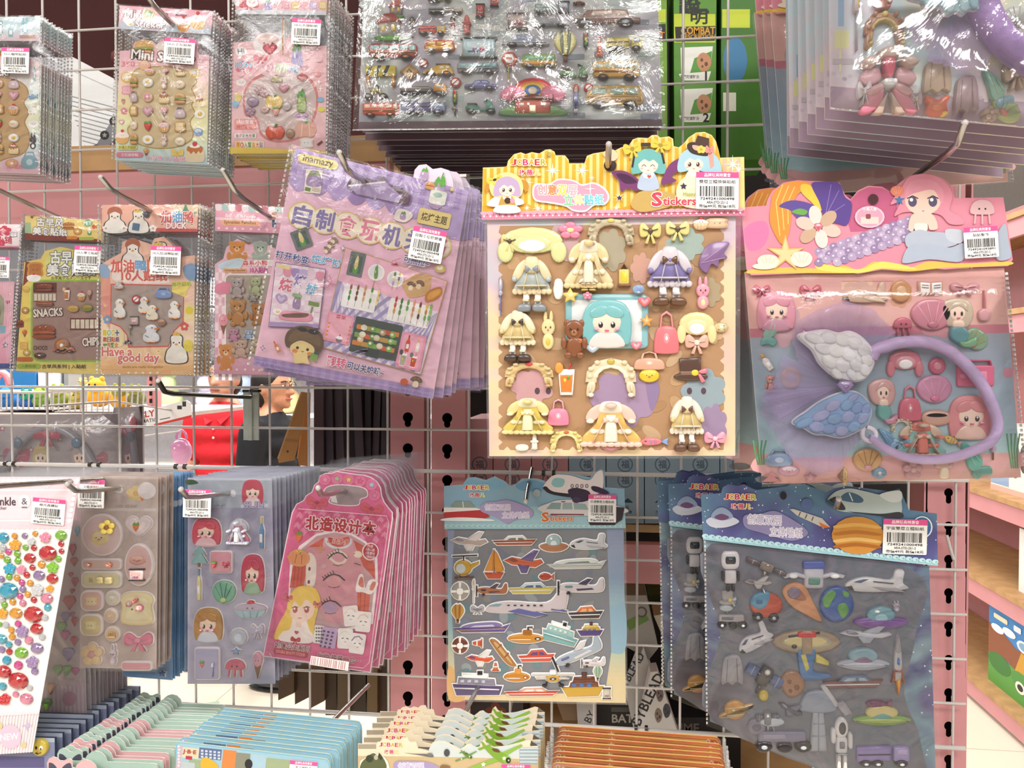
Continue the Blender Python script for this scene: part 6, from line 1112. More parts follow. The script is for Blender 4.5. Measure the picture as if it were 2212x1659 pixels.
mini('sticker_pack', 'pink small bear sticker pack, partly covered by the purple barbecue pack', 'pink small bear sticker pack stacked behind the front one, mostly hidden', (578, 462), .125, F4,
     [(1545, 195), (2110, 228), (2100, 1462), (1535, 1452)], [(1566, 205), (2090, 235), (2084, 420), (1562, 400)], ['#f0b4c4'],
     [(1560, 640), (1620, 600), (1640, 520), (1720, 455), (1800, 500), (1890, 470), (1980, 520), (2100, 590), (2095, 1444), (1556, 1436)], [(1560, 640), (2100, 640), (2095, 1444), (1556, 1436)], ['#f0c2ce', '#eeb8c8'], winJ3, 3, 4, titleJ3, None, 'pink small bear sticker packs', None, tileJ3)
# J0 left edge pack
def tileJ0(p):
    p.P([(-200, 880), (10, 860), (40, 900), (30, 1080), (-200, 1100)], '#a9a890'); p.stamp('starf', 78, 855, 50, 50, '#f0b0b8 #fbe0e4'); p.stamp('heart', 62, 915, 36, 34, '#b83a6a #c8507a'); p.B(0, 1085, 50, 1140, '#8fb8c8'); p.stamp('starf', 45, 1225, 50, 50, '#6a7a9a #f2e4ea')
    for k in range(5): p.Ln([(30+14*k, 760), (60+14*k, 1360)], 3, '#f6dde6')
    p.P([(-200, 1358), (78, 1358), (76, 1392), (-200, 1390)], '#4a5aa0')
def titleJ0(p):
    p.P([(-200, 352), (165, 352), (156, 512), (-200, 508)], '#fbf1f2'); p.stamp('flower', 40, 400, 110, 80, '#d8405e #e8607a'); p.X('食', 30, 405, 50, 'w'); p.X('小铺', 40, 465, 56, '#c8344e', w=110, bold=.04, out='w'); p.stamp('flower', 20, 490, 60, 60, '#d8405e #e8607a'); p.stamp('book', 108, 425, 50, 50, '#4a4a52'); p.P([(-200, 505), (156, 508), (156, 518), (-200, 516)], '#e8a0b4')
mini('sticker_pack', 'pink sticker pack with red lettering at the left edge of the second row', 'pink sticker pack stacked behind the front one at the left edge, its edge showing', (-10, 492), .12, F4,
     [(-220, 345), (172, 345), (90, 1400), (-240, 1396)], [(-210, 352), (165, 352), (156, 518), (-210, 512)], ['#fbf1f2'],
     [(-215, 760), (108, 765), (78, 1392), (-230, 1388)], [(-215, 760), (108, 765), (78, 1392), (-230, 1388)], ['#f3c0cc', '#f0b4c4', '#efb0c8'], lambda p: p.puff('cactus', 'eggp', -10, 970, 60, 130, '#8a9a6a', h0=p.hb, H=.0014), 3, 4, titleJ0, (25, 665, 150, 150, .05, '10入貼紙'), 'pink sticker packs at the left edge', None, tileJ0)
# ---- purple barbecue pack (large, tilted) ---------------------------------------------------------------
F5 = (520, 300, 1545/540)
R12 = .215
p = Pack('sticker_pack', 'large tilted pink and purple barbecue scene pack in front of the small bear pack', 'sticker pack', 'pink and purple barbecue packs', (820, 400), .205, 0, 0)
p.fr(*F5, R12); p.new(0)
TL, TR, BR, BL = (345, 58), (1408, 325), (1188, 1606), (82, 1400)
Q = (TL, TR, BR, BL)
p.slab([TL, (1070, 240), (1078, 195), (1105, 165), (1150, 160), (1190, 190), (1240, 182), (1290, 198), (1312, 250), (1318, 302), TR, BR, BL], '#e9d8ea', .002); p.grad([TL, TR, BR, BL], ['#f6cfe0', '#f4c6dc', '#f6cbdc'], 6)
gingham(p, q4(Q, 0, 0, 1, .135), 30, 6, '#cdb9e0', '#bfa8d8', '#b096cc')
for k in range(9):
    c = qp(Q, (k+.5)/9, .135); a, b = qp(Q, k/9, .134), qp(Q, (k+1)/9, .134); d = qp(Q, (k+.5)/9, .19)
    if k < 7: p.S([a, b, ((b[0]+d[0])/2+12, (b[1]+d[1])/2+14), d, ((a[0]+d[0])/2-18, (a[1]+d[1])/2+8)], ['#c0aada', '#ab91c8'][k % 2])
p.P(q4(Q, .78, .1, 1, .24), '#bfa8d8')
gingham(p, q4(Q, 0, .955, 1, 1), 40, 3, '#b9a3d2', '#b09acb', '#a58ec2')
p.B(360, 118, 612, 176, '#f3e27a', 28); p.X('inamazy', 486, 148, 52, '#5a4a3a', w=190, bold=.02)
p.B(405, 195, 508, 340, '#f6efd8', 6, .1); p.S([(415, 290), (430, 215), (462, 200), (495, 220), (505, 295)], '#a48ab4'); p.S([(425, 240), (440, 205), (462, 215), (485, 205), (500, 240), (462, 228)], '#8a9a6a'); p.B(405, 305, 440, 328, '#6a8a4a'); 
for k in range(3): p.B(446, 308+9*k, 500, 312+9*k, '#b8a890')
# slot hole with hook bump
H_ = [(668, 300), (690, 250), (740, 236), (845, 265), (850, 245), (885, 240), (910, 262), (915, 285), (1010, 312), (1052, 350), (1050, 400), (1020, 415), (860, 380), (720, 345)]
p.S(offset(H_, 5), '#8a72a8'); p.S(H_, '#6a4a5a'); p.P([(672, 290), (900, 265), (900, 280), (672, 300)], '#e8e4e8'); p.P([(680, 300), (905, 275), (1000, 360), (980, 400), (720, 345)], '#b9a4cc')
for k, ch in enumerate('自制食玩机关书'):
    x = 390+138*k; y = 478+138*k*.225; c = ['#8a7fb6', '#8a7fb6', '#e88aa8', '#e88aa8', '#8a7fb6', '#8a7fb6', '#e88aa8'][k]
    if x < 1250: p.E(x, y, 92, 86, '#e8cf8a')
for k, ch in enumerate('自制食玩机关书'):
    x = 390+138*k; y = 478+138*k*.225; c = ['#8a7fb6', '#8a7fb6', '#e88aa8', '#e88aa8', '#8a7fb6', '#8a7fb6', '#e88aa8'][k]
    if x < 1250: p.E(x, y, 82, 78, '#fdf3dc'); p.X(ch, x, y, 122, c, w=112, bold=.05)
p.stamp('eggp', 1225, 330, 160, 240, '#b79ac0 #d0b8d8'); p.B(1172, 325, 1275, 410, '#eef0e4', 14); p.E(1222, 352, 30, 16, '#a8c8b8'); p.stamp('eggp', 1140, 222, 90, 90, '#b79ac0 #d0b8d8'); p.stamp('burger', 1175, 295, 60, 50, '#e8a85a #d84a4a #e8c86a'); p.stamp('cone2', 1310, 325, 40, 40, '#e8d88a #f4e8b0')
p.S([(955, 480), (985, 435), (1060, 460), (1065, 490), (1020, 520), (960, 505)], '#f6efe4'); p.stamp('eggp', 1010, 478, 70, 60, '#b79ac0'); p.B(1100, 448, 1302, 544, '#f3dd8e', 14); p.X('烧烤主题', 1202, 497, 52, '#4a3f2a', w=160, bold=.02)
def grill(x, y, w, h, r): p.B(x-w/2, y-h/2, x+w/2, y+h/2, '#6f7d78', 8, r); p.B(x-w*.36, y-h*.36, x+w*.36, y+h*.36, '#566460', 6, r); p.stamp('corn', x, y, w*.45, h*.75, '#f0e2a0 #8aa060', rot=r-R12)
grill(385, 622, 110, 120, -.35); grill(725, 780, 96, 150, R12)
for k in range(3): p.stamp('mush', 585-22*k, 632+30*k, 56, 40, '#8a7a5a #b8a884', rot=.5)
p.T(640, 680, 22, '#6a5a7a', 4, .35); p.T(640, 680, 16, '#fdf6f2', 4, .35)
p.X('打开秒变', 330, 735, 48, '#4a4f9a', w=210, bold=.035, out='w', ow=.06); p.X('烧烤摊~', 560, 762, 48, '#6ab4e0', w=230, bold=.035, out='w', ow=.06)
# left panel: barbecue stall
P1 = ((230, 768), (532, 812), (490, 1172), (186, 1160)); p.P(offset(list(P1), 4), '#7a6a8a'); p.P(list(P1), '#f3dbe8')
for i in range(9):
    for j in range(11):
        if (i+j) % 2: p.P(q4(P1, i/9, j/11, (i+1)/9, (j+1)/11), '#f9ecf3')
for k in range(6): p.S([qp(P1, k/6, .06), qp(P1, (k+1)/6, .06), qp(P1, (k+.9)/6, .17), qp(P1, (k+.5)/6, .2), qp(P1, (k+.1)/6, .17)], ['#f0d8e4', '#e79ab0', '#a893c8', '#c8b8dc'][k % 4])
p.B(240, 785, 318, 806, '#f0e29a', 6); p.X('烧', 290, 905, 78, '#e0708e', bold=.05, out='w'); p.X('烤', 380, 880, 72, '#9a86c4', bold=.05, out='w'); p.X('摊', 450, 932, 66, '#6ab4e0', bold=.05, out='w')
p.stamp('heart', 262, 990, 80, 70, '#b9a0cc #d8c8e4'); p.stamp('eggp', 360, 1005, 90, 110, '#a88ab4 #c8b0d0'); p.B(330, 960, 390, 980, '#9ab88a', 8); p.stamp('egg', 240, 1070, 60, 50, '#f0d890'); p.S([(250, 1090), (290, 1065), (430, 1080), (455, 1100), (430, 1130), (270, 1120)], '#e9a0b4'); p.S([(275, 1085), (420, 1080), (410, 1105), (290, 1105)], '#7a5a48'); p.B(430, 1010, 495, 1035, '#7a9a4a', 3); p.Ln([(455, 1040), (445, 1080)], 10, '#7a9a4a'); p.P(q4(P1, 0, .93, 1, 1), '#b59ccc')
p.Ln([(500, 915), (550, 920), (575, 880), (560, 845), (540, 870), (560, 895), (600, 905)], 5, '#d87a8e')
# right panel: picnic spread
P2 = ((660, 680), (1280, 885), (1118, 1452), (515, 1285)); p.P(offset(list(P2), 5), '#c8a86a'); p.P(list(P2), '#f4bfd2')
PC = q4(P2, 0, .33, 1, 1); p.P(PC, '#efe8f2')
for k in range(-6, 12):
    a, b = k/10, (k+.42)/10
    def cl(t): return max(0, min(1, t))
    p.P([qp(PC, cl(a), 0), qp(PC, cl(b), 0), qp(PC, cl(b+.5), 1), qp(PC, cl(a+.5), 1)], '#cfc2e2')
for k in range(-2, 16):
    a, b = k/10, (k+.42)/10
    p.P([qp(PC, cl(a), 0), qp(PC, cl(b), 0), qp(PC, cl(b-.5), 1), qp(PC, cl(a-.5), 1)], '#a69cc8')
grill(725, 780, 96, 150, R12)
for x, y in ((848, 830), (965, 870)): p.E(x, y, 52, 52, '#fdfaf6'); p.E(x, y, 42, 42, '#e8e8ea')
p.stamp('eggp', 848, 825, 44, 100, '#6a9a4a #8ab86a', rot=-.1); p.Ln([(838, 880), (826, 920)], 5, '#c89a6a'); p.stamp('skewer', 955, 880, 50, 120, '#5a8a3a #f0e0b0 #c89ad0'); p.stamp('skewer', 985, 880, 44, 110, '#f0c84a #5a3a2a #f0d890'); p.Ln([(1010, 890), (1090, 850), (1110, 840), (1175, 845)], 2, '#b98a5a')
p.S([(1010, 900), (1090, 840), (1180, 880), (1160, 960), (1060, 985), (1025, 950)], '#d9b27c'); p.B(1140, 840, 1188, 868, '#d9b27c', 8); p.stamp('mush', 1062, 912, 60, 56, '#7a5a42 #9a7a5a'); p.stamp('mush', 1115, 905, 60, 60, '#7a5a42 #9a7a5a', rot=.3); p.S([(1150, 1010), (1160, 950), (1240, 918), (1252, 960), (1210, 1000)], '#c8842e'); p.S([(1165, 995), (1175, 955), (1235, 930), (1240, 955), (1205, 985)], '#e0a64a')
p.E(1240, 805, 34, 26, '#d8c06a'); p.E(1238, 800, 20, 14, '#f6efda')
for x0, y0, x1, y1 in ((640, 920, 850, 1060), (920, 1010, 1180, 1150)): p.B(x0, y0, x1, y1, '#fdfbf8', 10)
sk = [(685, 965, '#b84a6a #5a9a3a #3f8a3a'), (728, 970, '#8a5a42 #6a4232 #7a4a38'), (773, 975, '#d8a06a #c88a52 #e0b080'), (815, 985, '#4a8a3a #e8f0e0 #6aa04a'), (855, 1000, '#f0dc7a #e8d06a #f4e49a'), (962, 1045, '#b8342e #c8503a #d8a04a'), (996, 1055, '#3f7a34 #4a8a3a #5a9a44'), (1035, 1065, '#5aa04a #6ab05a #e8f0e0'), (1072, 1070, '#e8a07a #d8885a #e8a880'), (1110, 1080, '#7a3a32 #e0c04a #5a2a3a'), (1150, 1090, '#e8d04a #c8842e #7ab05a'), (1175, 1090, '#8ac05a #9ad06a #7ab04a')]
for x, y, c in sk: p.stamp('skewer', x, y, 50, 140 if x < 900 else 150, c)
p.B(535, 1082, 700, 1262, '#f0a4bc', 8); p.P(rotp(rrp(548, 1096, 686, 1246, 4), 617, 1170, R12), '#f6bccb'); p.X('菜单', 632, 1105, 26, '#c8405e', w=60); p.stamp('cup', 622, 1235, 44, 50, '#8a7a8a #fff')
for k in range(5): p.E(560-5*k, 1140+24*k, 6, col='o'); p.E(690-5*k, 1165+24*k, 6, col='o')
p.B(700, 1125, 995, 1345, '#4a544e', 10); p.B(785, 1300, 865, 1350, '#3e4842', 6)
for j in range(3):
    for i in range(5):
        x, y = 755+52*i-14*j, 1165+11*i+48*j
        p.B(x-26, y-14, x+26, y+14, ['#e08a3a', '#c8a04a', '#8ab05a', '#d8603a'][(i+2*j) % 4], 4)
for i, (x, y, c) in enumerate(((775, 1168, '#f0ead0'), (830, 1180, '#7ab04a'), (890, 1200, '#c8a88a'), (950, 1215, '#8ac05a'), (765, 1210, '#f4ecd8'), (828, 1225, '#5a9a3a'), (852, 1232, '#e8e0c0'), (940, 1255, '#9ac86a'), (752, 1240, '#e8c8a0'), (815, 1268, '#6aa848'), (870, 1282, '#f0e8d0'), (928, 1300, '#8aba5a'))): p.E(x, y, 20, 18, c); p.E(x-3, y-3, 9, 8, '#f8f2e0')
p.B(985, 1205, 1140, 1425, '#efa2bc', 18); p.P(rotp(rrp(1000, 1220, 1125, 1410, 12), 1062, 1315, R12), '#f4b8ca'); p.stamp('bottle', 1045, 1265, 70, 110, '#d8502e #c8402a'); p.stamp('bottle', 1105, 1280, 56, 80, '#f4efe4 #e8c83a'); p.stamp('drink', 1015, 1355, 60, 100, '#b8b4a4 #555'); p.stamp('drink', 1078, 1370, 60, 90, '#d84a2e #777')
p.X('可抽拉~', 1098, 760, 50, '#6a5fa4', w=160, bold=.04, out='w', ow=.06); p.Ln([(1000, 745), (950, 760), (940, 780), (975, 775), (960, 755), (985, 785)], 5, '#d87a8e')
p.Ln([(650, 1340), (740, 1310), (800, 1300), (790, 1320), (740, 1330)], 5, '#b8a0d0')
p.X('翻转', 605, 1378, 60, '#e86a94', w=120, bold=.04, out='w', ow=.06); p.X('可以关炉哦~', 785, 1422, 50, '#4f4a8a', w=230, bold=.03, out='w', ow=.05)
# plain mushroom with a little jar (generic)
p.S([(290, 1240), (310, 1190), (370, 1160), (450, 1165), (510, 1200), (526, 1260), (505, 1325), (470, 1290), (380, 1255), (330, 1290), (300, 1285)], '#6f573c'); p.S([(315, 1230), (360, 1180), (440, 1180), (500, 1220), (510, 1280), (470, 1270), (390, 1240), (330, 1260)], '#80664a')
p.S([(330, 1275), (390, 1248), (460, 1280), (470, 1320), (430, 1345), (440, 1390), (400, 1385), (350, 1385), (345, 1335), (325, 1310)], '#f3dd9e'); p.E(368, 1292, 9, col='#3a2c22'); p.E(430, 1304, 9, col='#3a2c22'); p.Ln([(392, 1312), (399, 1318), (407, 1313)], 4, '#3a2c22'); p.E(352, 1312, 18, 12, '#e8965a'); p.E(444, 1330, 18, 12, '#e8965a'); p.E(400, 1180, 30, 14, '#33302e'); p.E(465, 1195, 34, 16, '#33302e'); p.Ln([(365, 1175), (500, 1205)], 8, '#33302e'); p.B(445, 1325, 490, 1372, '#8ab05a', 8); p.B(470, 1310, 502, 1335, '#55605a', 4)
p.stamp('bottle', 240, 1285, 60, 80, '#e08a4a #d8703a', rot=-.7); p.T(155, 1293, 20, '#5a4a6a', 4, .35); p.T(155, 1293, 12, '#fbe4ee', 4, .35)
p.E(1022, 1500, 24, 20, '#d8642e'); p.stamp('mush', 1095, 1500, 80, 70, '#7a6248 #927a5c'); p.X('Oishii 做个小烤儿', 1030, 1558, 30, '#8a76b0', w=200, rot=-.02); p.X('产品名称 PRODUCT', 240, 1410, 22, '#8a76b0', w=260, rot=-.02)
for k in range(70):
    q = qp(Q, rnd.random(), rnd.uniform(.2, .93)); p.E(q[0], q[1], 3.5, col='#fbe6ef', n=6) if k < 40 and not (620 < q[0] < 1270 and 690 < q[1] < 1440) else None
p.hb = p.h; p.end('printed_card')
p.bag([(322, 42), (1425, 320), (1200, 1622), (60, 1408)], .0016, .0006, MFILM, 14, 16, 'l', 12, seed=5)
p.price(1168, 665, 205, 200, R12-.02, '自製食玩機關書', h0=p.hb+.0022)
p.rot = 0
BBQ = p
p.stack(14, .0105, ('printed_card', 'clear_bag'), 'pink and purple barbecue pack fanned out behind the tilted front one', jx=.002, jz=.002, jr=.05, dr=-.028, dx=.0006, rs=4)
# ---- third row ---------------------------------------------------------------------------------------
F9 = (0, 1000, 1611/640)
# K0 jewel sticker sheet, tilted, cut by the left edge
GEMC = {'r': '#c8202a', 'b': '#2fa6c8', 'g': '#7fc02e', 'o': '#e8a02a', 'p': '#e58aa8', 'v': '#9a80b0', 's': '#c9ccd2', 'h': '#d84a98', 't': '#4ab0c8'}
GEMS = """25,405,60,b 85,395,34,o 140,395,34,v 197,383,32,o 337,392,66,g 338,438,34,r 340,478,32,r 20,460,44,s 52,482,36,h 100,492,38,g 145,458,34,g 190,460,34,r 265,490,100,r 168,516,66,r 323,520,36,g 12,502,34,o 45,525,40,g 103,530,38,g 182,567,34,r 232,550,44,o
152,607,36,r 218,610,66,v 290,627,66,r 14,630,38,v 56,618,36,g 98,623,36,o 125,648,36,h 170,652,38,o 130,684,38,v 52,693,108,b 115,722,36,h 157,713,36,o 190,742,36,r 260,735,70,p 14,740,44,s 30,768,36,g 75,753,38,o 130,760,40,p 265,784,42,t 92,815,72,o 188,822,108,r 250,838,38,s
38,878,38,s 104,872,38,h 205,900,72,r 68,905,36,o 72,942,38,o 12,955,66,t 235,944,38,s 103,972,38,v 163,962,48,p 55,985,38,t 207,1005,72,v 16,1012,40,v 57,1023,36,r 122,1030,74,g 43,1070,50,b 106,1097,50,h 25,1132,86,r 195,1130,42,v 105,1182,112,r 20,1212,46,t 168,1220,34,s 92,1255,36,p 150,1280,74,p 24,800,30,g 5,875,30,g"""
FLW = "92,443,64,o 255,403,60,p 62,572,66,b 295,565,64,g 125,577,50,p 213,687,66,s 280,680,40,o 22,815,60,o 130,913,68,v 185,1078,68,v 35,1280,66,r 180,425,40,s"
def jewel(p, full=True):
    p.fr(*F9); p.new(0)
    Q = ((-250, 75), (440, 75), (178, 1570), (-290, 1600))
    p.slab([Q[0], Q[1], Q[2], Q[3]], '#f7f5f1', .0006)
    p.P(q4(Q, 0, 0, 1, .185), '#f3d3dc'); p.P(q4(Q, 0, .045, 1, .05), '#fbeef2'); p.P(q4(Q, 0, .155, 1, .16), '#f9e6ec'); p.P(q4(Q, .02, .065, .955, .15), '#f5dae2')
    for k in range(24): a = qp(Q, (k+.5)/24, .012); p.E(a[0], a[1], 14, 10, '#fdf6f8'); a = qp(Q, (k+.5)/24, .183); p.E(a[0], a[1], 14, 10, '#f3d3dc')
    for t in range(8): a = qp(Q, .975, .02+.02*t); p.E(a[0], a[1], 12, 12, '#fdf6f8')
    p.X('Twinkle', 5, 208, 46, '#4a4248', w=170, bold=.0); p.X('sticker', 10, 244, 18, '#7a7078', w=60); p.E(138, 208, 32, 36, '#fdf4f6'); p.X('&', 138, 208, 36, '#6a6068'); p.B(122, 236, 152, 244, '#8a8088'); p.stamp('bow', 255, 118, 50, 40, '#fdf2f5 #f6dce4')
    Qb = q4(Q, 0, .855, 1, 1)
    for k in range(30): p.P(q4(Qb, k/30, 0, (k+.5)/30, 1), '#efd9e4')
    for k in range(26): a = qp(Qb, (k+.5)/26, 0); p.E(a[0], a[1], 13, 9, '#f3dde6')
    p.E(62, 1485, 60, 66, '#e6c4d8', rot=-.1); p.X('NEW', 58, 1485, 36, '#f9eef4', w=100, rot=-.08, bold=.02); p.T(155, 1425, 34, '#c9b8d8', 4, .25); p.E(135, 1530, 16, 16, '#d8c99a'); p.E(5, 1425, 16, 20, '#e0c89a')
    p.hb = p.h; p.end('sheet')
p = Pack('sticker_pack', 'white jewel sticker sheet with red, blue and green gems, tilted at the left edge', 'sticker pack', 'jewel sticker sheets', (40, 1035), .222)
jewel(p)
for q in (GEMS+' ').split():
    x, y, w, c = q.split(','); x, y, w = float(x), float(y), float(w); c = GEMC[c]
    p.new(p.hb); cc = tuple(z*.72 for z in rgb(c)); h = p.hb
    a = p.L(x, y); e = p.L(x+w/2, y)[0]-a[0]; e2 = a[1]-p.L(x, y+w*.42)[1] if w > 60 else e*.92
    g = p.g; n = 12; rg = lambda r, k: [(a[0]+e*r*math.cos(2*PI*(i+.5*k)/n), a[1]+e2*r*math.sin(2*PI*(i+.5*k)/n)) for i in range(n)]
    r0, r1, r2 = rg(1, 0), rg(.72, 1), rg(.4, 0); hh = e*.42
    vs = [(X, -h, Z) for X, Z in r0]+[(X, -h-hh*.7, Z) for X, Z in r1]+[(X, -h-hh, Z) for X, Z in r2]
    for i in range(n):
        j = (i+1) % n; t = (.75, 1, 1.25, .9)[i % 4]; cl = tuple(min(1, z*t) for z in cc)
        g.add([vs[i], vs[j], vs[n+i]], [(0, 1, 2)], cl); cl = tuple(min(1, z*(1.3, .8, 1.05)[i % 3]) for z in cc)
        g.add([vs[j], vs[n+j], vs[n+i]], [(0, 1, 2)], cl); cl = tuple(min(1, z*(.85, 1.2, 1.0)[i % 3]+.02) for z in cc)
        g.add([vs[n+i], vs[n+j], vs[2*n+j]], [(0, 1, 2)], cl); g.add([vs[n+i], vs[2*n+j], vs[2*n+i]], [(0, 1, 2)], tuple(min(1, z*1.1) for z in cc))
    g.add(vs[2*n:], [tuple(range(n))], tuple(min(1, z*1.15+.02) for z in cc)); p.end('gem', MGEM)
for q in FLW.split():
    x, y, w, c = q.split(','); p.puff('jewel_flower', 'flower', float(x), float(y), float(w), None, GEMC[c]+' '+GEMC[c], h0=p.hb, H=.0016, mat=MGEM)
p.price(272, 262, 178, 140, .09, '極光晶鑽貼', h0=p.hb+.0004)
# sheets of the same kind behind it, hanging straight
def darkjewel(label, u, d, ex):
    q = Pack('sticker_pack', label, 'sticker pack', 'jewel sticker sheets', (u, 1035), d); q.fr(*F9); q.new(0)
    Q = ((-60, 150), (440, 150), (472, 1368), (-20, 1352)); q.slab(list(Q), '#d8c4c0', .0006); q.P(q4(Q, 0, 0, 1, .15), '#e8c4cc'); Qb = q4(Q, 0, .86, 1, 1)
    q.P(Qb, '#e3c4cc')
    for k in range(22): q.P(q4(Qb, k/22, .1, (k+.5)/22, 1), '#f0dde0')
    q.E(380, 1280, 40, 40, '#dfa8b8'); q.hb = q.h; q.end('sheet')
    for x, y, w, h, c in ((400, 470, 40, 70, 'r'), (408, 535, 44, 50, 'r'), (412, 645, 40, 56, 'r'), (382, 757, 72, 84, 'r'), (360, 835, 50, 60, 'v'), (412, 860, 40, 56, 'r'), (360, 935, 56, 56, 'h'), (408, 965, 44, 56, 'r'), (376, 1040, 72, 84, 'v'), (340, 890, 60, 60, 'g'), (320, 1125, 60, 60, 'g'), (370, 1125, 56, 56, 'g'), (415, 1130, 44, 44, 'h'), (280, 1225, 50, 70, 'o'), (260, 1310, 60, 70, 'g'), (390, 605, 26, 26, 'r'), (398, 695, 28, 28, 'r'), (398, 820, 28, 28, 'h'), (425, 370, 26, 60, 't')): q.puff('gem', 'gem', x, y, w, h, ' '.join([GEMC[c]]*3), h0=q.hb, H=.002, mat=MGEM)
    q.bag([(-70, 60), (470, 60), (505, 1375), (-30, 1362)], .004, .001, MHAZE, 8, 12, '', seed=9); return q
p = darkjewel('jewel sticker sheet hanging straight behind the tilted white one', 120, .150, 0)
p.stack(10, .0065, ('sheet', 'clear_bag'), 'jewel sticker sheet at the back of its stack, below the pastel bubble pack', dx=.0004, rs=8)
# K1 pastel bubble stickers and the blue pack behind it
def bubble(name, label, label2, piv, d, quad, bg, items, price, header, n, group, seed, step=.006, dx=0, mat=None):
    p = Pack('sticker_pack', label, 'sticker pack', group, piv, d); p.fr(*F9); p.new(0)
    p.slab(list(quad), bg[0], .0006); p.hb = p.h; p.end('clear_sheet', mat or blotch('sheet_tint', bg, 18, .35))
    p.new(p.hb); header(p); p.end('header_print')
    for it in items:
        n_, x, y, w, h = it[:5]; sh, c, ins = it[5], it[6], it[7] if len(it) > 7 else None
        p.new(p.hb); p.dome = .0032; p.nd = 0
        pts = {'e': lambda: ellp(x, y, w/2, h/2, 0, 26), 'r': lambda: rrp(x-w/2, y-h/2, x+w/2, y+h/2, min(w, h)*.32, 5), 's': lambda: scallop(x, y, w/2, h/2, 8, .12), 'q': lambda: rrp(x-w/2, y-h/2, x+w/2, y+h/2, 12, 3)}.get(sh)
        if pts: p.P(offset(pts(), 5), '#efe6e4'); p.nd = 0; p.dome = .0036; p.P(pts(), c)
        else: p.stamp(sh, x, y, w, h, c, ol=5, olc='#efe6e4')
        if ins: p.dome = .0042; p.nd = 0; [p.stamp(i[0], x+i[1], y+i[2], i[3], i[4], i[5]) for i in ins]
        p.dome = 0; p.g.obj(n_+'_sticker', MPUF, p.root)
    p.hb = p.hb+.0042
    tl, tr, br, bl = quad; p.bag([(tl[0]-6, tl[1]-8), (tr[0]+8, tr[1]-8), (br[0]+8, br[1]+8), (bl[0]-6, bl[1]+8)], .0015, .0012, MFILM, 12, 18, '', seed=seed)
    if price: p.price(*price)
    if n: p.stack(n, step, ('clear_sheet', 'header_print', 'clear_bag'), label2, rs=seed, dx=dx)
    return p
def hdK1(p):
    p.E(650, 148, 22, 16, '#efe8e4'); p.stamp('flower', 740, 165, 110, 90, '#dcc48a #cfa86a'); p.stamp('berry', 775, 180, 40, 60, '#d8743a'); p.B(450, 246, 850, 262, '#d8ccc6'); p.X('cute sticker', 690, 232, 20, '#a89a94', w=120); p.E(800, 150, 50, 46, '#ded6d6')
K1 = [('bubble', 565, 388, 214, 222, 'e', '#dfc6c4', [('bun', -10, 10, 120, 120, '#e6d29a #efe0b4'), ('flower', 38, -45, 90, 86, '#e8d06a #8a5a2a')]), ('heart', 762, 342, 156, 132, 'heart', '#e6d6d6 #f0e2e2', [('berry', -10, 0, 60, 60, '#e0783a')]), ('oval', 765, 550, 150, 226, 'e', '#dcb8b4', [('bun', -4, -30, 110, 80, '#d8a090 #e6bcae'), ('stop', -4, 50, 90, 70, '#e8d0cc #e0b8b4 #d8a8a4')]), ('bar', 563, 547, 210, 54, 'r', '#e0c4bc', [('flower', -60, 0, 30, 30, '#d8907a #f0d8c8'), ('flower', 50, 0, 30, 30, '#d8907a #f0d8c8')]), ('bar', 563, 630, 214, 84, 'r', '#ddd4b0', [('bread', -50, 0, 36, 40, '#e8d8a0 #cfc08a'), ('bread', 0, 0, 36, 40, '#e0d098 #c8b880'), ('bread', 50, 0, 36, 40, '#e8d8a0 #cfc08a')]),
      ('biscuit', 510, 745, 118, 106, 'r', '#e2bcb4', [('bread', 0, 0, 76, 64, '#e8cca0 #f2dfb8')]), ('pearl', 623, 730, 76, 76, 'e', '#d8d0bc', [('gem', 0, 0, 30, 30, '#f4efe4 #fff #e8e0d0')]), ('house', 753, 790, 180, 200, 'S', '#e3d4a4'), ('biscuit', 507, 877, 118, 112, 'r', '#dcc8a0', [('bread', 0, 0, 76, 66, '#e6d69a #f0e4b4')]), ('pearl', 612, 826, 70, 76, 'e', '#dcbfa4', [('heart', 0, 0, 26, 26, '#e8d0b8 #f0e0c8')]), ('pearl', 622, 925, 78, 78, 'e', '#e0c8a4', [('burger', 0, 0, 46, 36, '#d8a868 #e8c890 #c89050')]), ('bow', 760, 960, 160, 120, 'bow', '#dc8098 #e8a0b4'), ('flower', 510, 1035, 130, 130, 'flower', '#e8cca0 #dca8a8'), ('charm', 625, 1040, 70, 110, 'bunny', '#d8ccd0 #e6dcde'), ('bar', 752, 1098, 160, 44, 'r', '#dfa0a8')]
K1 = [k for k in K1 if k[5] != 'S']+[('house', 753, 790, 180, 200, 'bread', '#e8d8a8 #eadfb8', [('donut', -38, -30, 46, 46, '#dc8a9a #e8c8c0'), ('donut', 22, -10, 46, 46, '#dc8a9a #e8c8c0'), ('heart', 4, -50, 24, 26, '#c8706a #d89080')])]
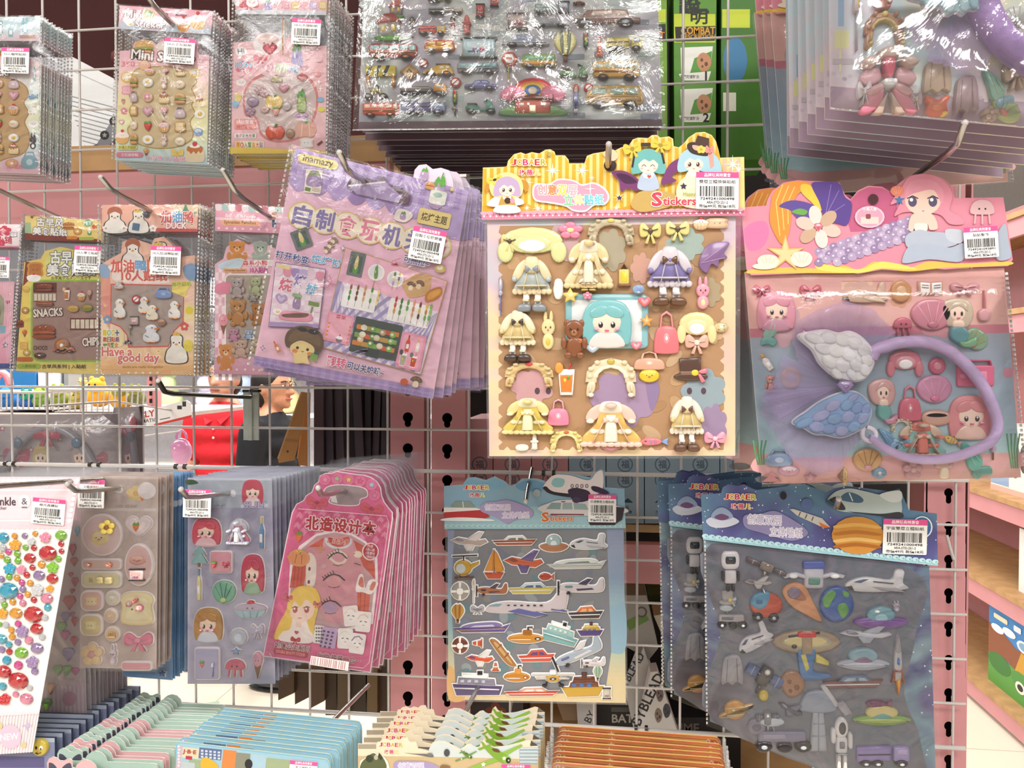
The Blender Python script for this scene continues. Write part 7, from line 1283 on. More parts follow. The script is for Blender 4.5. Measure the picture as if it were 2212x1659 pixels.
pb = bubble('sticker_pack', 'blue sticker pack edge showing behind the pastel bubble pack', 'blue sticker sheet stacked behind the blue pack edge', (350, 1050), .13, ((690, 70), (950, 62), (940, 1180), (670, 1160)), ['#6f9fd0', '#86b0da', '#5f90c8'],
    [('girl', 890, 160, 90, 130, 'girl', '#5f8fd0 #8ab0e0'), ('girl', 890, 370, 80, 150, 'girl', '#d0506a #e8a0b0'), ('bow', 880, 520, 90, 80, 'bow', '#d8485a #e07080'), ('bear', 885, 700, 90, 120, 'teddy', '#c8707a #e8b0b0'), ('bunny', 890, 830, 80, 120, 'bunny', '#b89a80 #d8c0a8'), ('star', 890, 1140, 40, 40, 'starf', '#4f80c0 #6f9fd0')], None, lambda p: p.S([(860, 215), (890, 205), (920, 215), (950, 205), (950, 240), (900, 225), (865, 240)], '#dfe9f4'), 6, 'blue sticker packs behind the bubble pack', 31)
pk1 = bubble('sticker_pack', 'clear pack of pastel bubble stickers with heart, bow and biscuit shapes', 'pastel bubble sticker sheet at the back of its stack', (258, 1058), .175, ((444, 72), (862, 75), (852, 1120), (436, 1112)), ['#c3b1aa', '#b9a79e', '#cdbdb8', '#baa69c'], K1, (528, 160, 142, 152, .03, '立體泡泡貼', None), hdK1, 4, 'pastel bubble sticker packs', 32, step=.007)
def hdK2(p):
    p.P([(1028, 84), (1475, 84), (1470, 245), (1026, 240)], '#b4bcc8'); p.stamp('girl', 1375, 160, 120, 140, '#c84a60 #f0e0e4'); p.X('SULI', 1385, 228, 34, '#c8b8d0', w=120, bold=.05, out='#6a6a90'); p.S([(1010, 95), (1050, 90), (1080, 110), (1020, 118)], '#3a5a34'); p.E(1270, 165, 14, 20, '#e4e4e8'); p.E(1320, 235, 10, col='#cdd6e4'); p.E(1450, 230, 10, col='#cdd6e4'); p.X('cute girl', 1195, 232, 22, '#8a90a4', w=60)
K2 = [('girl', 1130, 372, 160, 150, 'girl', '#d0405a #e8c0c8'), ('skirt', 1305, 375, 120, 140, 'dress', '#e08098 #d8d8e8 #f0f0f4'), ('bottle', 1428, 375, 66, 180, 'bottle', '#6a9ac8 #e8e0a0'), ('case', 1210, 535, 116, 116, 'q', '#e0a0ac', [('bow', 30, 10, 40, 40, '#d04a60 #e07080'), ('berry', -30, 10, 36, 40, '#c8405a')]), ('girl', 1380, 600, 130, 210, 'girl', '#c83a58 #9ac0a0'), ('palm', 1090, 500, 110, 120, 'pine', '#8ab8b8'), ('lipstick', 1090, 655, 56, 180, 'bottle', '#e8dca0 #7a98b8'), ('fan', 1225, 700, 130, 140, 'shell', '#7ab89a #3a7a6a #c8d890'), ('cloud', 1370, 790, 180, 96, 'cup', '#a8c4cc #c8b8c8'), ('girl', 1140, 875, 160, 180, 'girl', '#b8843a #d8dce8'), ('compact', 1303, 945, 100, 100, 'ring', '#b8bcc8 #d0d8e4'), ('bow', 1405, 905, 76, 90, 'bow', '#c0b8cc #d8d0e0'), ('book', 1135, 1085, 130, 170, 'q', '#b4b0cc', [('berry', -25, 0, 44, 50, '#d86a78'), ('lamp', 36, 30, 20, 80, '#9a98b8 #b8b4d0')]), ('jelly', 1285, 1110, 116, 100, 'jelly', '#d0607a #e08a9a'), ('cup', 1408, 1090, 90, 160, 'cone2', '#d89aa8 #c8a0b0'), ('starfish', 1290, 1020, 60, 44, 'starf', '#6f8fb8 #8aa8c8')]
bubble('sticker_pack', 'blue grey pack of puffy girl stickers with a logo doll in its top corner', 'blue grey puffy girl sticker sheet stacked behind the front one, its edge showing', (502, 1058), .165, ((1022, 80), (1480, 82), (1498, 1200), (1022, 1200)), ['#a7a4bb', '#b4b2c4', '#9c98b4', '#b8bccb'], K2, (1098, 212, 150, 150, .03, '立體公主貼', None), hdK2, 12, 'blue grey girl sticker packs', 33, step=.0085, dx=.0009)
# K3 pink design set
F10 = (560, 980, 1276/400)
p = Pack('sticker_pack', 'pink arched design set pack with a handle, blond girl and closed eyes', 'sticker pack', 'pink design set packs', (750, 1055), .165); p.fr(*F10, .14); p.new(0)
CT = [(232, 410), (262, 350), (310, 325), (330, 290), (370, 265), (385, 220), (415, 195), (425, 155), (460, 138), (500, 140), (535, 125), (580, 132), (620, 138), (660, 145), (720, 150), (770, 165), (810, 195), (835, 235), (842, 290), (860, 335), (890, 375), (915, 405), (916, 450), (765, 1500), (35, 1388)]
p.slab(offset(CT, 6), '#fbeaf0', .0012); p.P(CT, '#e46a9a')
CTi = [(252, 425), (280, 375), (880, 425), (895, 460), (750, 1470), (82, 1370)]
for i in range(13):
    for j in range(5):
        x = 290+50*i-8*j; y = 395+34*j+5.5*i
        if (i+j) % 2 == 0: p.P([(x, y-32), (x+25, y), (x, y+32), (x-25, y)], '#d85a86')
        else: p.P([(x, y-32), (x+25, y), (x, y+32), (x-25, y)], '#ef94b4')
for k, (x, y, c) in enumerate(((458, 178, '#f4a0b8'), (540, 170, '#b8d8a0'), (620, 178, '#f4dc5a'), (700, 188, '#e86a94'), (778, 212, '#b8d4e8'), (798, 285, '#e890b0'))): p.E(x, y, 40, 38, '#ea7ea8'); p.T(x, y, 26, '#a83a62'); p.T(x, y, 22, c)
HL = [(455, 260), (480, 228), (560, 215), (690, 228), (740, 250), (745, 290), (700, 310), (680, 350), (560, 350), (490, 330), (500, 290)]; p.S(offset(HL, 6), '#fdf3f6'); p.S(HL, '#a8989a'); p.P([(530, 280), (545, 340), (500, 330), (500, 290)], '#e9e6e4')
p.stamp('bow', 402, 335, 150, 100, '#d8606e #b03a4e'); p.stamp('bow', 778, 378, 160, 110, '#d8606e #b03a4e')
def arch(o): return [(205-o*.4, 1150+o), (235-o, 760), (300-o, 650-o), (400, 565-o), (520, 540-o), (640, 560-o), (740, 620-o), (800+o, 710-o), (805+o, 850), (770+o, 1150+o), (560, 1210+o)]
p.P(arch(18), '#fdf4f4'); p.P(arch(0), '#c9a4a8')
W2 = [(330, 640), (450, 570), (640, 570), (690, 640), (720, 780), (680, 1010), (590, 1150), (470, 1150), (400, 1000), (395, 760)]; p.S(W2, '#d99aa4')
p.P([(235, 780), (320, 680), (335, 760), (310, 920), (215, 920)], '#cf5a46'); p.P([(310, 660), (450, 575), (440, 640), (350, 640)], '#cf5a46'); p.P([(650, 590), (740, 640), (800, 760), (800, 860), (720, 770)], '#cf5a46'); p.P([(680, 930), (770, 960), (755, 1110), (680, 1090)], '#d8674e')
for x in (240, 265, 290): p.Ln([(x+20, 720), (x, 915)], 4, '#a83c30')
for x in (705, 735): p.Ln([(x, 945), (x-8, 1090)], 4, '#a83c30')
p.S([(465, 575), (545, 610), (635, 580), (640, 620), (590, 650), (510, 648), (460, 610)], '#d8dfe6'); p.S([(480, 570), (545, 585), (620, 570), (620, 620), (550, 640), (490, 615)], '#c8503e'); p.X('魔法多多', 550, 600, 42, '#c8382e', w=150, bold=.04, out='#fdf0ea', ow=.045)
p.S([(335, 700), (375, 690), (400, 760), (385, 900), (330, 895)], '#efe4da'); p.E(352, 790, 8, 14, '#8a2a34'); p.E(347, 880, 9, 14, '#8a2a34')
for x, y, w, lo in ((545, 715, 130, 1), (520, 865, 150, 0), (495, 1045, 150, 0)):
    if lo: p.S([(x-w/2, y-20), (x, y-55), (x+w/2, y-20), (x+w/2-10, y+30), (x, y+45), (x-w/2+10, y+10)], '#eadcc8'); p.S([(x-w/2+15, y-20), (x, y-42), (x+w/2-15, y-15), (x+w/2-25, y+20), (x, y+28), (x-w/2+25, y)], '#d99aa4')
    p.Ln([(x-w/2, y+5), (x-w/4, y-28), (x, y-38), (x+w/4, y-28), (x+w/2, y+5)], 9, '#3a2a30')
    for k in range(5): p.Ln([(x-w/2+12+k*16, y-6-k*8), (x-w/2-6+k*18, y-22-k*11)], 5, '#3a2a30')
    p.Ln([(x-w/4, y+45), (x, y+55), (x+w/4, y+45)], 5, '#7a4a54')
    if not lo: p.S([(x-w*.35, y), (x, y-25), (x+w*.35, y), (x+w*.2, y+45), (x-w*.2, y+45)], '#e0a4a8' if y < 1000 else '#b898b8')
p.E(685, 690, 30, 24, '#efe0cc'); p.Ln([(655, 690), (665, 680)], 6, '#a8344a'); p.Ln([(660, 750), (705, 765)], 5, '#5a3a3a'); p.T(425, 655, 34, '#d8a060', 4, .3); p.E(450, 770, 18, 16, '#d8a8b4')
p.S([(670, 940), (690, 840), (720, 830), (735, 920), (760, 870), (800, 860), (825, 890), (800, 940), (770, 965), (720, 950)], '#fdf6f4'); p.S([(690, 900), (700, 850), (720, 850), (725, 915)], '#d8806a'); p.S([(765, 930), (785, 880), (810, 885), (790, 935)], '#d8806a')
p.stamp('pumpk', 280, 715, 140, 110, '#e8a06a #a85a30'); p.Ln([(205, 700), (225, 760)], 10, '#e8c07a'); p.E(280, 715, 76, 60, '#00000000' if 0 else '#e8a06a'); p.stamp('pumpk', 280, 715, 130, 100, '#e49a60 #a85a30'); p.stamp('crown', 280, 665, 50, 30, '#e8c05a #c8402e')
p.stamp('berry', 280, 565, 70, 90, '#e8703a'); p.E(772, 670, 58, 62, '#fbeef0'); p.E(772, 670, 50, 54, '#b8303e'); 
for k, t in enumerate(('内含', '5张人脸', '1张素材', '1张贴纸')): p.X(t, 772, 632+25*k, 22, '#fbeef0', w=40+10*(k > 0)*2)
for k, ch in enumerate('北造设计本'): p.X(ch, 372+98*k, 474+9*k, 92, '#b8202e', w=88, bold=.07, out='#fbeef0', ow=.06, rot=.02*k-.08)
# blond girl
p.S([(330, 905), (400, 930), (430, 1010), (410, 1080), (385, 1200), (400, 1260), (340, 1290), (200, 1270), (110, 1265), (150, 1150), (190, 1080), (215, 980), (260, 920)], '#f0cc5a'); p.S([(250, 1100), (320, 1110), (350, 1200), (380, 1250), (350, 1300), (150, 1280), (170, 1220), (220, 1200)], '#f6ebe6'); p.B(262, 1130, 300, 1190, '#f6d8c8'); p.S([(218, 1040), (250, 980), (330, 960), (385, 1020), (375, 1110), (290, 1160), (225, 1110)], '#fae0d2')
p.S([(205, 1060), (230, 960), (320, 920), (400, 990), (405, 1090), (370, 1030), (330, 1000), (290, 1050), (250, 1010), (225, 1080)], '#f4d46a'); 
for x in (255, 335): p.E(x, 1070, 17, 22, '#b8504a'); p.E(x-4, 1062, 6, 8, 'w'); p.Ln([(x-24, 1058), (x, 1046), (x+22, 1054)], 5, '#4a3028')
p.Ln([(275, 1125), (290, 1128), (300, 1124)], 5, '#c85a5a'); p.stamp('bow', 205, 985, 70, 60, '#d8707a #a83a4a'); p.stamp('bow', 408, 1030, 60, 60, '#d8707a #a83a4a'); p.stamp('bow', 258, 1275, 70, 60, '#c03040 #a02030'); p.stamp('heart', 265, 1225, 30, 30, '#c03040 #d85060')
p.X('城堡公主系列', 235, 1325, 44, '#7a2430', w=240, rot=.0, bold=.04, out='#fbeef0', ow=.05); p.B(108, 1345, 340, 1385, '#b83040', 10); p.X('DOUBLE BEAUTY STICKER', 225, 1366, 20, '#f3b0b8', w=200)
p.B(385, 1175, 450, 1300, '#f3ecec', 4); p.B(430, 1190, 540, 1330, '#c9a8d4', 4)
for i in range(3):
    for j in range(5): p.E(400+17*i+3, 1195+22*j, 7, 6, '#5a5458'); p.E(455+30*i-6*j, 1215+25*j+6*i, 9, 8, '#4a4450')
for x, y, c, r in ((640, 1110, '#f3d8cc', -.1), (725, 1150, '#f0d0c0', .1), (600, 1265, '#e8ecd8', .05), (685, 1300, '#8a7a9a', .15)):
    p.B(x-52, y-70, x+52, y+70, '#fbf4f0', 14, r); p.E(x, y, 38, 46, '#fdf6f2'); p.Ln([(x-24, y), (x-10, y-4)], 6, '#5a4a50'); p.Ln([(x+8, y-2), (x+24, y+4)], 6, '#5a4a50'); p.Ln([(x-8, y+24), (x+8, y+25)], 4, '#c88a8a'); p.Ln([(x-40, y-20), (x-20, y-45), (x+10, y-50), (x+35, y-25)], 8, c)
p.X('化妆·换装二合一', 560, 1400, 44, '#8a2a3a', w=300, bold=.03, out='#fbeef0', ow=.045)
p.Ln([(82, 1368), (100, 1395), (725, 1468), (765, 1430), (900, 470), (885, 425), (280, 375)], 5, '#fbe4ec')
p.hb = p.h; p.end('printed_card')
p.bag([(292, 82), (960, 98), (790, 1510), (30, 1400)], .0015, .0010, MFILM, 12, 20, '', seed=41)
g = p.new(p.hb+.0018); p.slab([(372, 1378), (632, 1420), (625, 1482), (362, 1438)], '#f4ebe8', .0002)
x = 378
while x < 610: p.P([(x, 1384+(x-372)*.155), (x+5, 1385+(x-372)*.155), (x-2, 1436+(x-372)*.155), (x-7, 1435+(x-372)*.155)], ['#c88a8a', '#b87a80'][int(x) % 2]); x += 9+rnd.random()*10
p.end('price_label', MP, 'upside down label with a faded barcode folded over the bottom edge')
p.rot = 0
p.stack(12, .010, ('printed_card', 'clear_bag'), 'pink design set pack fanned out behind the tilted front one', jx=.002, jz=.001, jr=.014, dr=-.022, dx=.0002, rs=6)
# ---- large puffy sticker packs ---------------------------------------------------------------------------
def puffs(p, block, ol=0, H=.0026, prefix=None):
    for q in block.strip().splitlines():
        a = [z.strip() for z in q.split('|')]; f = [float(z) for z in a[2].split(',')]
        p.puff(a[0], a[1], f[0], f[1], f[2], f[3], a[3], rot=f[4] if len(f) > 4 else 0, flip=len(f) > 5 and f[5] > 0, ol=ol, H=H)
# D vehicle sheet in a crinkled bag
p = Pack('sticker_pack', 'vehicle puffy sticker pack in crinkled clear film with rainbow school, front of its stack', 'sticker pack', 'vehicle puffy sticker packs', (1100, -150), .19, .02)
p.fr(740, 0, 2212/720); p.new(0)
p.slab([(160, -560), (2072, -560), (2122, 838), (108, 856)], '#a8a8ae', .001, '#6a4a52'); p.hb = p.h
p.end('backing_card', blotch('street_print', ['#8b8f9a', '#a7a3ad', '#bfc4bf', '#9aa6a4', '#b5a9b4'], 16, .4))
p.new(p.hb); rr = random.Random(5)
for k in range(46): x, y = rr.uniform(160, 2060), rr.uniform(-20, 800); p.B(x-60, y-10, x+60, y+26, ['#8c93a0', '#b9b6bd', '#a4b2b0', '#7f8690', '#c6c9c2'][k % 5], 8, rr.uniform(-.1, .1))
p.P([(112, 812), (2118, 794), (2122, 838), (108, 856)], '#6a5058')  # print's bottom strip, darkened to stand in for shade under the stack
p.end('street_scene_shade')
puffs(p, """house|house|310,185,190,190|#8d8b84 #a8402e
streetlamp|lamp|468,190,60,140|#6a5048 #55504c
fire_engine|truck|600,210,180,100|#c8402e #e0b83a #c8d0d4
figure|kid|735,180,60,120|k #c86a5a #a89a94 #8a8078
hydrant|hydrant|828,170,84,130|#b83a34 #d06a5a
fuel_pump|stop|917,80,64,96|#a83c2e #c8503a #e0d8c8
fuel_station|stop|1160,150,150,120|#8a7a78 #b0a098 #a8402e
sports_car|car|1385,172,230,60|#8d8f94 #bcc4ca #b8b8bc
estate_car|longcar|1755,130,440,150|#8f6a60 #c8b8a8 #d8d0c8
bus|bus|340,350,320,140|#a8483c #9fd0d2 #e8a85a
minibus|van|650,320,190,100|#c8503a #e0c85a #e8b83a
bus_stop|stop|905,325,260,150|#a8c4c8 #c8dce0 #7a8a90
hatchback|car|1215,290,310,110|#a9adb8 #7f93b8 #d8d8dc
hot_air_balloon|balloon|1480,315,160,200|#e0d890 #6a7a60
traffic_light|tlight|1615,280,70,110|#3a4a38
road_cone|cone|1705,310,70,150|#d8643a
farm_truck|truck|1870,300,240,150|#d8c85a #e0d06a #7f93c8
barrier|barrier|260,505,200,150|#e0d04a #c88a3a
warning_sign|diamond|450,485,130,110|#b88a4a #d0a860
round_sign|rsign|540,425,70,60|#a83a34
jeep|jeep|640,480,200,110|#d0a83a #e8dcc0 #8a7028
coach|bus|900,460,270,100|#9a9ca4 #9fd0d2 #b8bcc0
stop_sign|hex|1110,400,104,94|#c85a3a
post_sign|lamp|1105,500,50,110|#b8a83a #3a4038
camper_van|van|1305,420,220,120|#8aa85a #7fb89a #d8963a
scooter|scooter|1535,490,200,120|#5a9a5a
school_bus|bus|1815,475,310,160|#d8a850 #b8c4b0 #a87a3a
motorbike|bike|230,620,160,120|#d0c84a #b8a83a
tanker_lorry|tanker|540,605,310,110|#8a8078 #d89a3a #c8c4bc
round_sign|rsign|755,555,76,70|#b83a3a
limousine|car|920,575,210,130|#5a5a94 #a0a8cc #c8c8d8
rainbow_school|school|1265,645,450,260|#e58aa4 #c8604a #7fae6a
school_child|kid|1550,660,80,190|#c8504a #8a94c0 #4a4a8a
round_sign|rsign|1635,592,70,64|#c83a34
double_decker|bus|260,735,240,120|#d8563a #f0d8c0 #e8a85a
dump_truck|truck|545,725,300,130|#4a4a80 #8a94b8 #c8d4e8
traffic_light|tlight|750,655,60,110|#6a5a3a
moped|scooter|915,715,210,110|#6aa08a
tall_sign|lamp|750,745,70,60|#4a4a50 #8a8a8a
minivan|van|1805,655,360,180|#d0a850 #a8c0b4 #a8823a
lorry|truck|690,80,230,70|#8a8a84 #a89a88 #c8c8c4
garage|house|360,70,110,120|#8a7a74 #b8503a
post_box|stop|1010,20,60,70|#b84a3e #c8604a #d8c8b8
van|van|1335,72,120,80|#8aa8a4 #c8d8d4 #a8b8b4
phone_box|stop|1465,58,90,84|#6a7a80 #a8b8bc #8a9a9c
taxi|car|1570,30,80,50|#a8643a #d8c8a8 #8a5a3a
tow_truck|truck|650,0,160,70|#c8a85a #b89a4a #d8d0b8""", H=.0032)
p.hb += .0042
p.bag([(150, -600), (2086, -600), (2142, 858), (78, 878)],   .003, .0035, MCRINK, 40, 36, 'b', 14, seed=3, freq=42)
p.stack(12, .0145, ('backing_card', 'street_scene_shade'), 'vehicle puffy sticker pack deeper in the stack, only its bottom edge showing', jx=.004, jz=.002, jr=.006, rs=12)
# gold doll dress-up pack
def topline(c, x):
    for a, b in zip(c, c[1:]):
        if a[0] <= x <= b[0]: return a[1]+(b[1]-a[1])*(x-a[0])/max(1e-6, b[0]-a[0])
    return c[-1][1]
p = Pack('sticker_pack', 'yellow and gold puffy doll dress sticker pack hanging at the centre of the photo', 'sticker pack', None, (1318, 365), .25, .015)
p.fr(1020, 280, 1382/600); p.new(0)
p.slab([(75, 440), (1310, 420), (1308, 1622), (86, 1624)], '#dcbcae', .0012); p.hb = p.h
p.end('backing_card', blotch('pastel_wash', ['#e2b4b4', '#e6c2a8', '#e3cfa6', '#d2bcc8', '#b9c2cc', '#e4d488'], 9, .4, 2))
p.new(p.hb)
st_ = [(140, 480), (1245, 470)]
for k in range(17): y = 500+65*k; st_ += [(1252, y-18), (1232, y), (1252, y+18)]
st_ += [(1250, 1592)]
for k in range(17): x = 1215-65*k; st_ += [(x+18, 1594), (x, 1576), (x-18, 1594)]
st_ += [(136, 1592)]
for k in range(17): y = 1555-64*k; st_ += [(132, y+18), (152, y), (132, y-18)]
p.P(st_, '#b08a66'); rr = random.Random(8)
for k in range(60):
    x, y = rr.uniform(190, 1190), rr.uniform(520, 1560); p.S(ellp(x, y, rr.uniform(20, 60), rr.uniform(14, 40), rr.random()*3, 8), ['#bd9a72', '#a9845f', '#c2a482', '#a38463'][k % 4])
for x, y, w, h, c in ((1060, 570, 200, 170, '#9fb0a8'), (300, 1280, 220, 190, '#c79a9e'), (750, 1340, 330, 300, '#a28aa8'), (1150, 1300, 230, 230, '#93a3ac'), (690, 600, 160, 220, '#a9a08a'), (460, 560, 170, 200, '#c0a0a4'), (840, 690, 110, 160, '#c89a8a'), (1200, 1470, 140, 220, '#9a86a4'), (1190, 1010, 120, 120, '#c8a884'), (1180, 810, 120, 150, '#a8987a')): p.S(scallop(x, y, w/2, h/2, 7, .2), c)
for x, y in ((325, 1300), (380, 1300), (1080, 1300), (1150, 1300)): p.E(x, y, 13, 17, '#5a4650')
p.S([(860, 1220), (900, 1200), (930, 1300), (890, 1400)], '#8f7aa0'); p.end('stamp_print')
puffs(p, """wig|wig|300,580,330,190|#d8dca0 #d8dca0
bow|bow|190,560,90,110|#d8cc88 #5a4430,.1
blue_dress|outfit|300,770,220,270|#bcc8cc #e8d8b0 #8a9098
cream_dress|dress|580,680,240,260|#ead9b0 #e8d2a0 #f4ead4
stocking|outfit|580,770,110,70|#f0e4d8 #f0e4d8 #d8c060
headband|bonnet|690,510,240,140|#c8bda0 #b8a890 #e0d070
flower|flower|490,505,130,90|#e88aa8 #f0d8a0
yellow_bow|bow|885,510,110,130|#e0d488 #5a4a3a
yellow_bow|bow|1020,500,120,120|#e4d890 #5a4a3a
burger|cup|1135,470,80,60|#e8c8a0 #f4ece0
bread|bread|1215,470,110,56|#d8b08a #e8c8a8
violet_dress|outfit|980,730,250,290|#8a80b4 #d8d0d8 #6a4a34
bat_wing|bat|1200,640,150,160|#8a6a98 #a888b0
lantern|lantern|755,725,100,120|#d8c870 #e8e0a0
tag|pill|430,795,50,104|#f4f2ee
bunny|bunny|1145,815,120,160|#e8a0b0 #f0dc9a
wand|wand|145,830,54,190|#6a6aa8 #b0b4d0 #d8dae8
ruffle_dress|outfit|230,1025,200,250|#e2cf98 #f0e4c4 #4a3a34
rabbit|bunny|380,1000,120,190|#e8d8a0 #d8c050
picture_frame|screen|670,955,410,270|#8fc0c8 #e4e8ea
portrait+|girl|670,965,250,230|#7fbcc0 #e8d8d4
teddy+|teddy|510,1040,150,190|#8a5638 #a87048
star+|starf|490,830,90,80|#e8c86a #f0dc9a
star+|starf|865,955,70,70|#e8a050 #f0c080
starfish+|starf|520,1060,100,100|#d8703a #e89a60
heart+|heart|855,860,70,60|#e0707a #f0a0a8
flower+|flower|575,830,50,40|#e88aa8 #f4d0d8
shell+|shell|825,800,60,50|#8fa8d0 #b0c4e0 #c8d8ec
candy+|heart|600,1090,70,50|#b0c0d0 #d0dce4
candy+|heart|815,1075,60,50|#e08090 #f0b0b8
bag|bag|965,1010,130,210|#dc7880 #e8989c
blonde_wig|wig|1115,990,190,170|#e8d8a0 #ead9a8
collar_bow|bow|1115,1060,120,120|#e0b0a0 #f0e4d0
lolly|donut|1235,985,80,60|#c8b884 #dccca0
hat_band|bonnet|285,1215,250,130|#dcc490 #c8a870 #d84a5a
juice|drink|470,1240,120,160|#e0843a #e8a04a
bonnet|bonnet|690,1230,260,200|#e6d6b4 #efe4cc #c8b050
handbag|bag|880,1150,160,90|#d8a890 #e8c0a8
chick|bun|880,1220,110,90|#e0c43a #ecd860
top_hat|hat|1085,1195,170,140|#5a4238 #8a6a5a #e08090
gown|dress|280,1430,250,190|#e0c868 #e8d898 #f0e8c0
pink_bag|bag|430,1405,110,130|#e088a4 #f0b0c0
boot|hydrant|312,1550,56,80|#f0ece4 #d8d0c8
cap|bonnet|470,1545,170,110|#e8d48a #f0e2a8 #c86a4a
ribbon_gown|dress|690,1470,300,240|#e4c070 #e8c8b8 #f4ead8
shoes|heart|690,1582,110,40|#c8848a #e0a0a4
comet|fish|900,1550,150,70|#e0808a #8aa8d8
school_outfit|outfit|1065,1460,190,270|#e0cc90 #f0e4d4 #6a4a3a
pink_bow|bow|1205,1535,110,100|#e8a0b4 #f4c8d4
pill|pill|250,1580,66,34|#e8e4da""", H=.0030)
p.hb += .001
# printed header folded over the bag
p.fr(1040, 280, 2212/580)
CTR = [(20, 325), (215, 318), (225, 270), (275, 215), (330, 200), (370, 215), (420, 198), (480, 210), (530, 180), (570, 175), (605, 195), (615, 225), (690, 225), (720, 260), (725, 290), (850, 290), (870, 230), (920, 210), (1010, 195), (1030, 180), (1100, 185), (1150, 160), (1210, 150), (1245, 95), (1290, 80), (1370, 85), (1400, 60), (1440, 58), (1470, 80), (1540, 70), (1575, 90), (1580, 150), (1620, 160), (1660, 130), (1700, 80), (1760, 40), (1830, 33), (1890, 60), (1925, 110), (1945, 180), (1960, 245), (2155, 238)]
p.new(.004); p.slab(CTR+[(2162, 715), (1100, 722), (10, 752)], '#f4dc8c', .0012)
HB = p.h
for k in range(38):
    x = 36+56*k
    if x > 2110: break
    p.P([(x-15, topline(CTR, x-15)+9), (x+15, topline(CTR, x+15)+9), (x+13, 690), (x-17, 692)], '#e7b02c' if x < 1950 else '#eebfa8')
p.P([(18, 640), (300, 580), (500, 680), (800, 640), (1000, 700), (1300, 610), (1320, 700), (700, 738), (18, 742)], '#eaa52a')
for x, y, r in ((590, 350, 70), (830, 350, 70), (910, 410, 34), (380, 450, 60), (1135, 570, 60), (470, 660, 50), (1110, 655, 40), (380, 655, 40), (2060, 300, 80), (2110, 340, 60)): p.T(x, y, r, '#fffbe8', 4, .12); p.T(x, y, r*.8, '#fffbe8', 4, .14, PI/4)
p.P([(10, 700), (2162, 672), (2162, 716), (10, 750)], '#e88aa6')
for k in range(42): p.E(30+51*k, 698-.65*k, 30, 16, '#f0a9be'); p.E(30+51*k, 724-.65*k, 8, 8, '#fbe6ea'); p.E(55+51*k, 712-.65*k, 5, 9, '#b85a7a')
p.E(1060, 310, 52, 50, '#3a2226'); p.S([(1000, 220), (1080, 180), (1125, 235), (1080, 275)], '#d8cfae')
jobaer(p, 395, 285, 290, out='#fff3d8'); p.E(562, 222, 17, col='#5a6a3a'); p.E(562, 222, 13, col='#f0cf62'); p.X('R', 562, 222, 16, '#3a4a2a')
p.S([(425, 530), (450, 460), (560, 460), (640, 420), (760, 430), (830, 465), (930, 450), (1020, 500), (1055, 570), (1020, 630), (930, 640), (860, 690), (760, 685), (690, 645), (560, 620), (450, 600)], '#fbeef2'); p.S([(438, 530), (462, 472), (562, 472), (642, 432), (758, 442), (830, 478), (925, 463), (1010, 510), (1040, 570), (1010, 620), (925, 628), (855, 676), (762, 672), (695, 632), (565, 608), (460, 590)], '#e8a3bc')
p.XC('创意双层', 630, 512, 84, ['#f0a0a8', '#e8905a', '#e8d84a', '#e8b0c0'], 330, .03, out='w', bold=.05); p.XC('立体贴纸', 845, 592, 84, ['#8ad0a0', '#e8e0a0', '#70c8d8', '#7ad0e0'], 330, .0, out='w', bold=.05); p.T(898, 505, 50, 'w', 4, .15)
# three header dolls (plain)
def doll(x, y, s, hair, dress, hat=None, smile=False):
    p.S([(x-1.5*s, y+.9*s), (x-1.35*s, y-.6*s), (x-.5*s, y-1.3*s), (x+.5*s, y-1.3*s), (x+1.35*s, y-.6*s), (x+1.5*s, y+.9*s), (x, y+.7*s)], hair)
    p.S([(x-.5*s, y+.8*s), (x+.5*s, y+.8*s), (x+1.0*s, y+2.2*s), (x, y+2.5*s), (x-1.0*s, y+2.2*s)], dress); p.S([(x-.5*s, y+.85*s), (x, y+1.05*s), (x+.5*s, y+.85*s), (x+.35*s, y+1.3*s), (x-.35*s, y+1.3*s)], '#fbf4ea')
    p.E(x, y+.1*s, .92*s, .82*s, '#fbe2d2'); p.S([(x-1.05*s, y+.1*s), (x-.9*s, y-.9*s), (x, y-1.15*s), (x+.9*s, y-.9*s), (x+1.05*s, y+.1*s), (x+.5*s, y-.35*s), (x+.1*s, y-.2*s), (x-.4*s, y-.4*s)], hair)
    for q in (-.4, .4):
        if smile: p.Ln([(x+q*s-.2*s, y+.25*s), (x+q*s, y+.08*s), (x+q*s+.2*s, y+.25*s)], .07*s, '#4a3a3a')
        else: p.E(x+q*s, y+.2*s, .17*s, .22*s, '#4a2e2a'); p.E(x+q*s-.05*s, y+.12*s, .06*s, .08*s, 'w')
    p.Ln([(x-.1*s, y+.58*s), (x, y+.63*s), (x+.1*s, y+.58*s)], .06*s, '#c8606a'); p.E(x-.6*s, y+.45*s, .15*s, .08*s, '#f3b8b0'); p.E(x+.6*s, y+.45*s, .15*s, .08*s, '#f3b8b0')
p.S([(60, 640), (110, 575), (200, 560), (320, 580), (360, 620), (300, 640), (200, 650)], '#f4f2ee'); p.S([(40, 500), (80, 460), (350, 430), (395, 490), (370, 530), (330, 500), (100, 500), (60, 530)], '#c8902e'); p.S([(90, 540), (80, 450), (150, 385), (240, 370), (330, 420), (350, 520), (300, 580), (150, 580)], '#e9e29a'); p.stamp('bow', 120, 430, 130, 90, '#e0d050 #3a2a20', -.3)
doll(220, 500, 70, '#c3a9d0', '#c8a04a', smile=False); p.E(225, 600, 26, 26, '#4a2a1c'); p.E(265, 600, 20, 20, '#e8a0b0'); p.S([(110, 690), (150, 640), (290, 640), (330, 690), (220, 705)], '#dfe6ea')
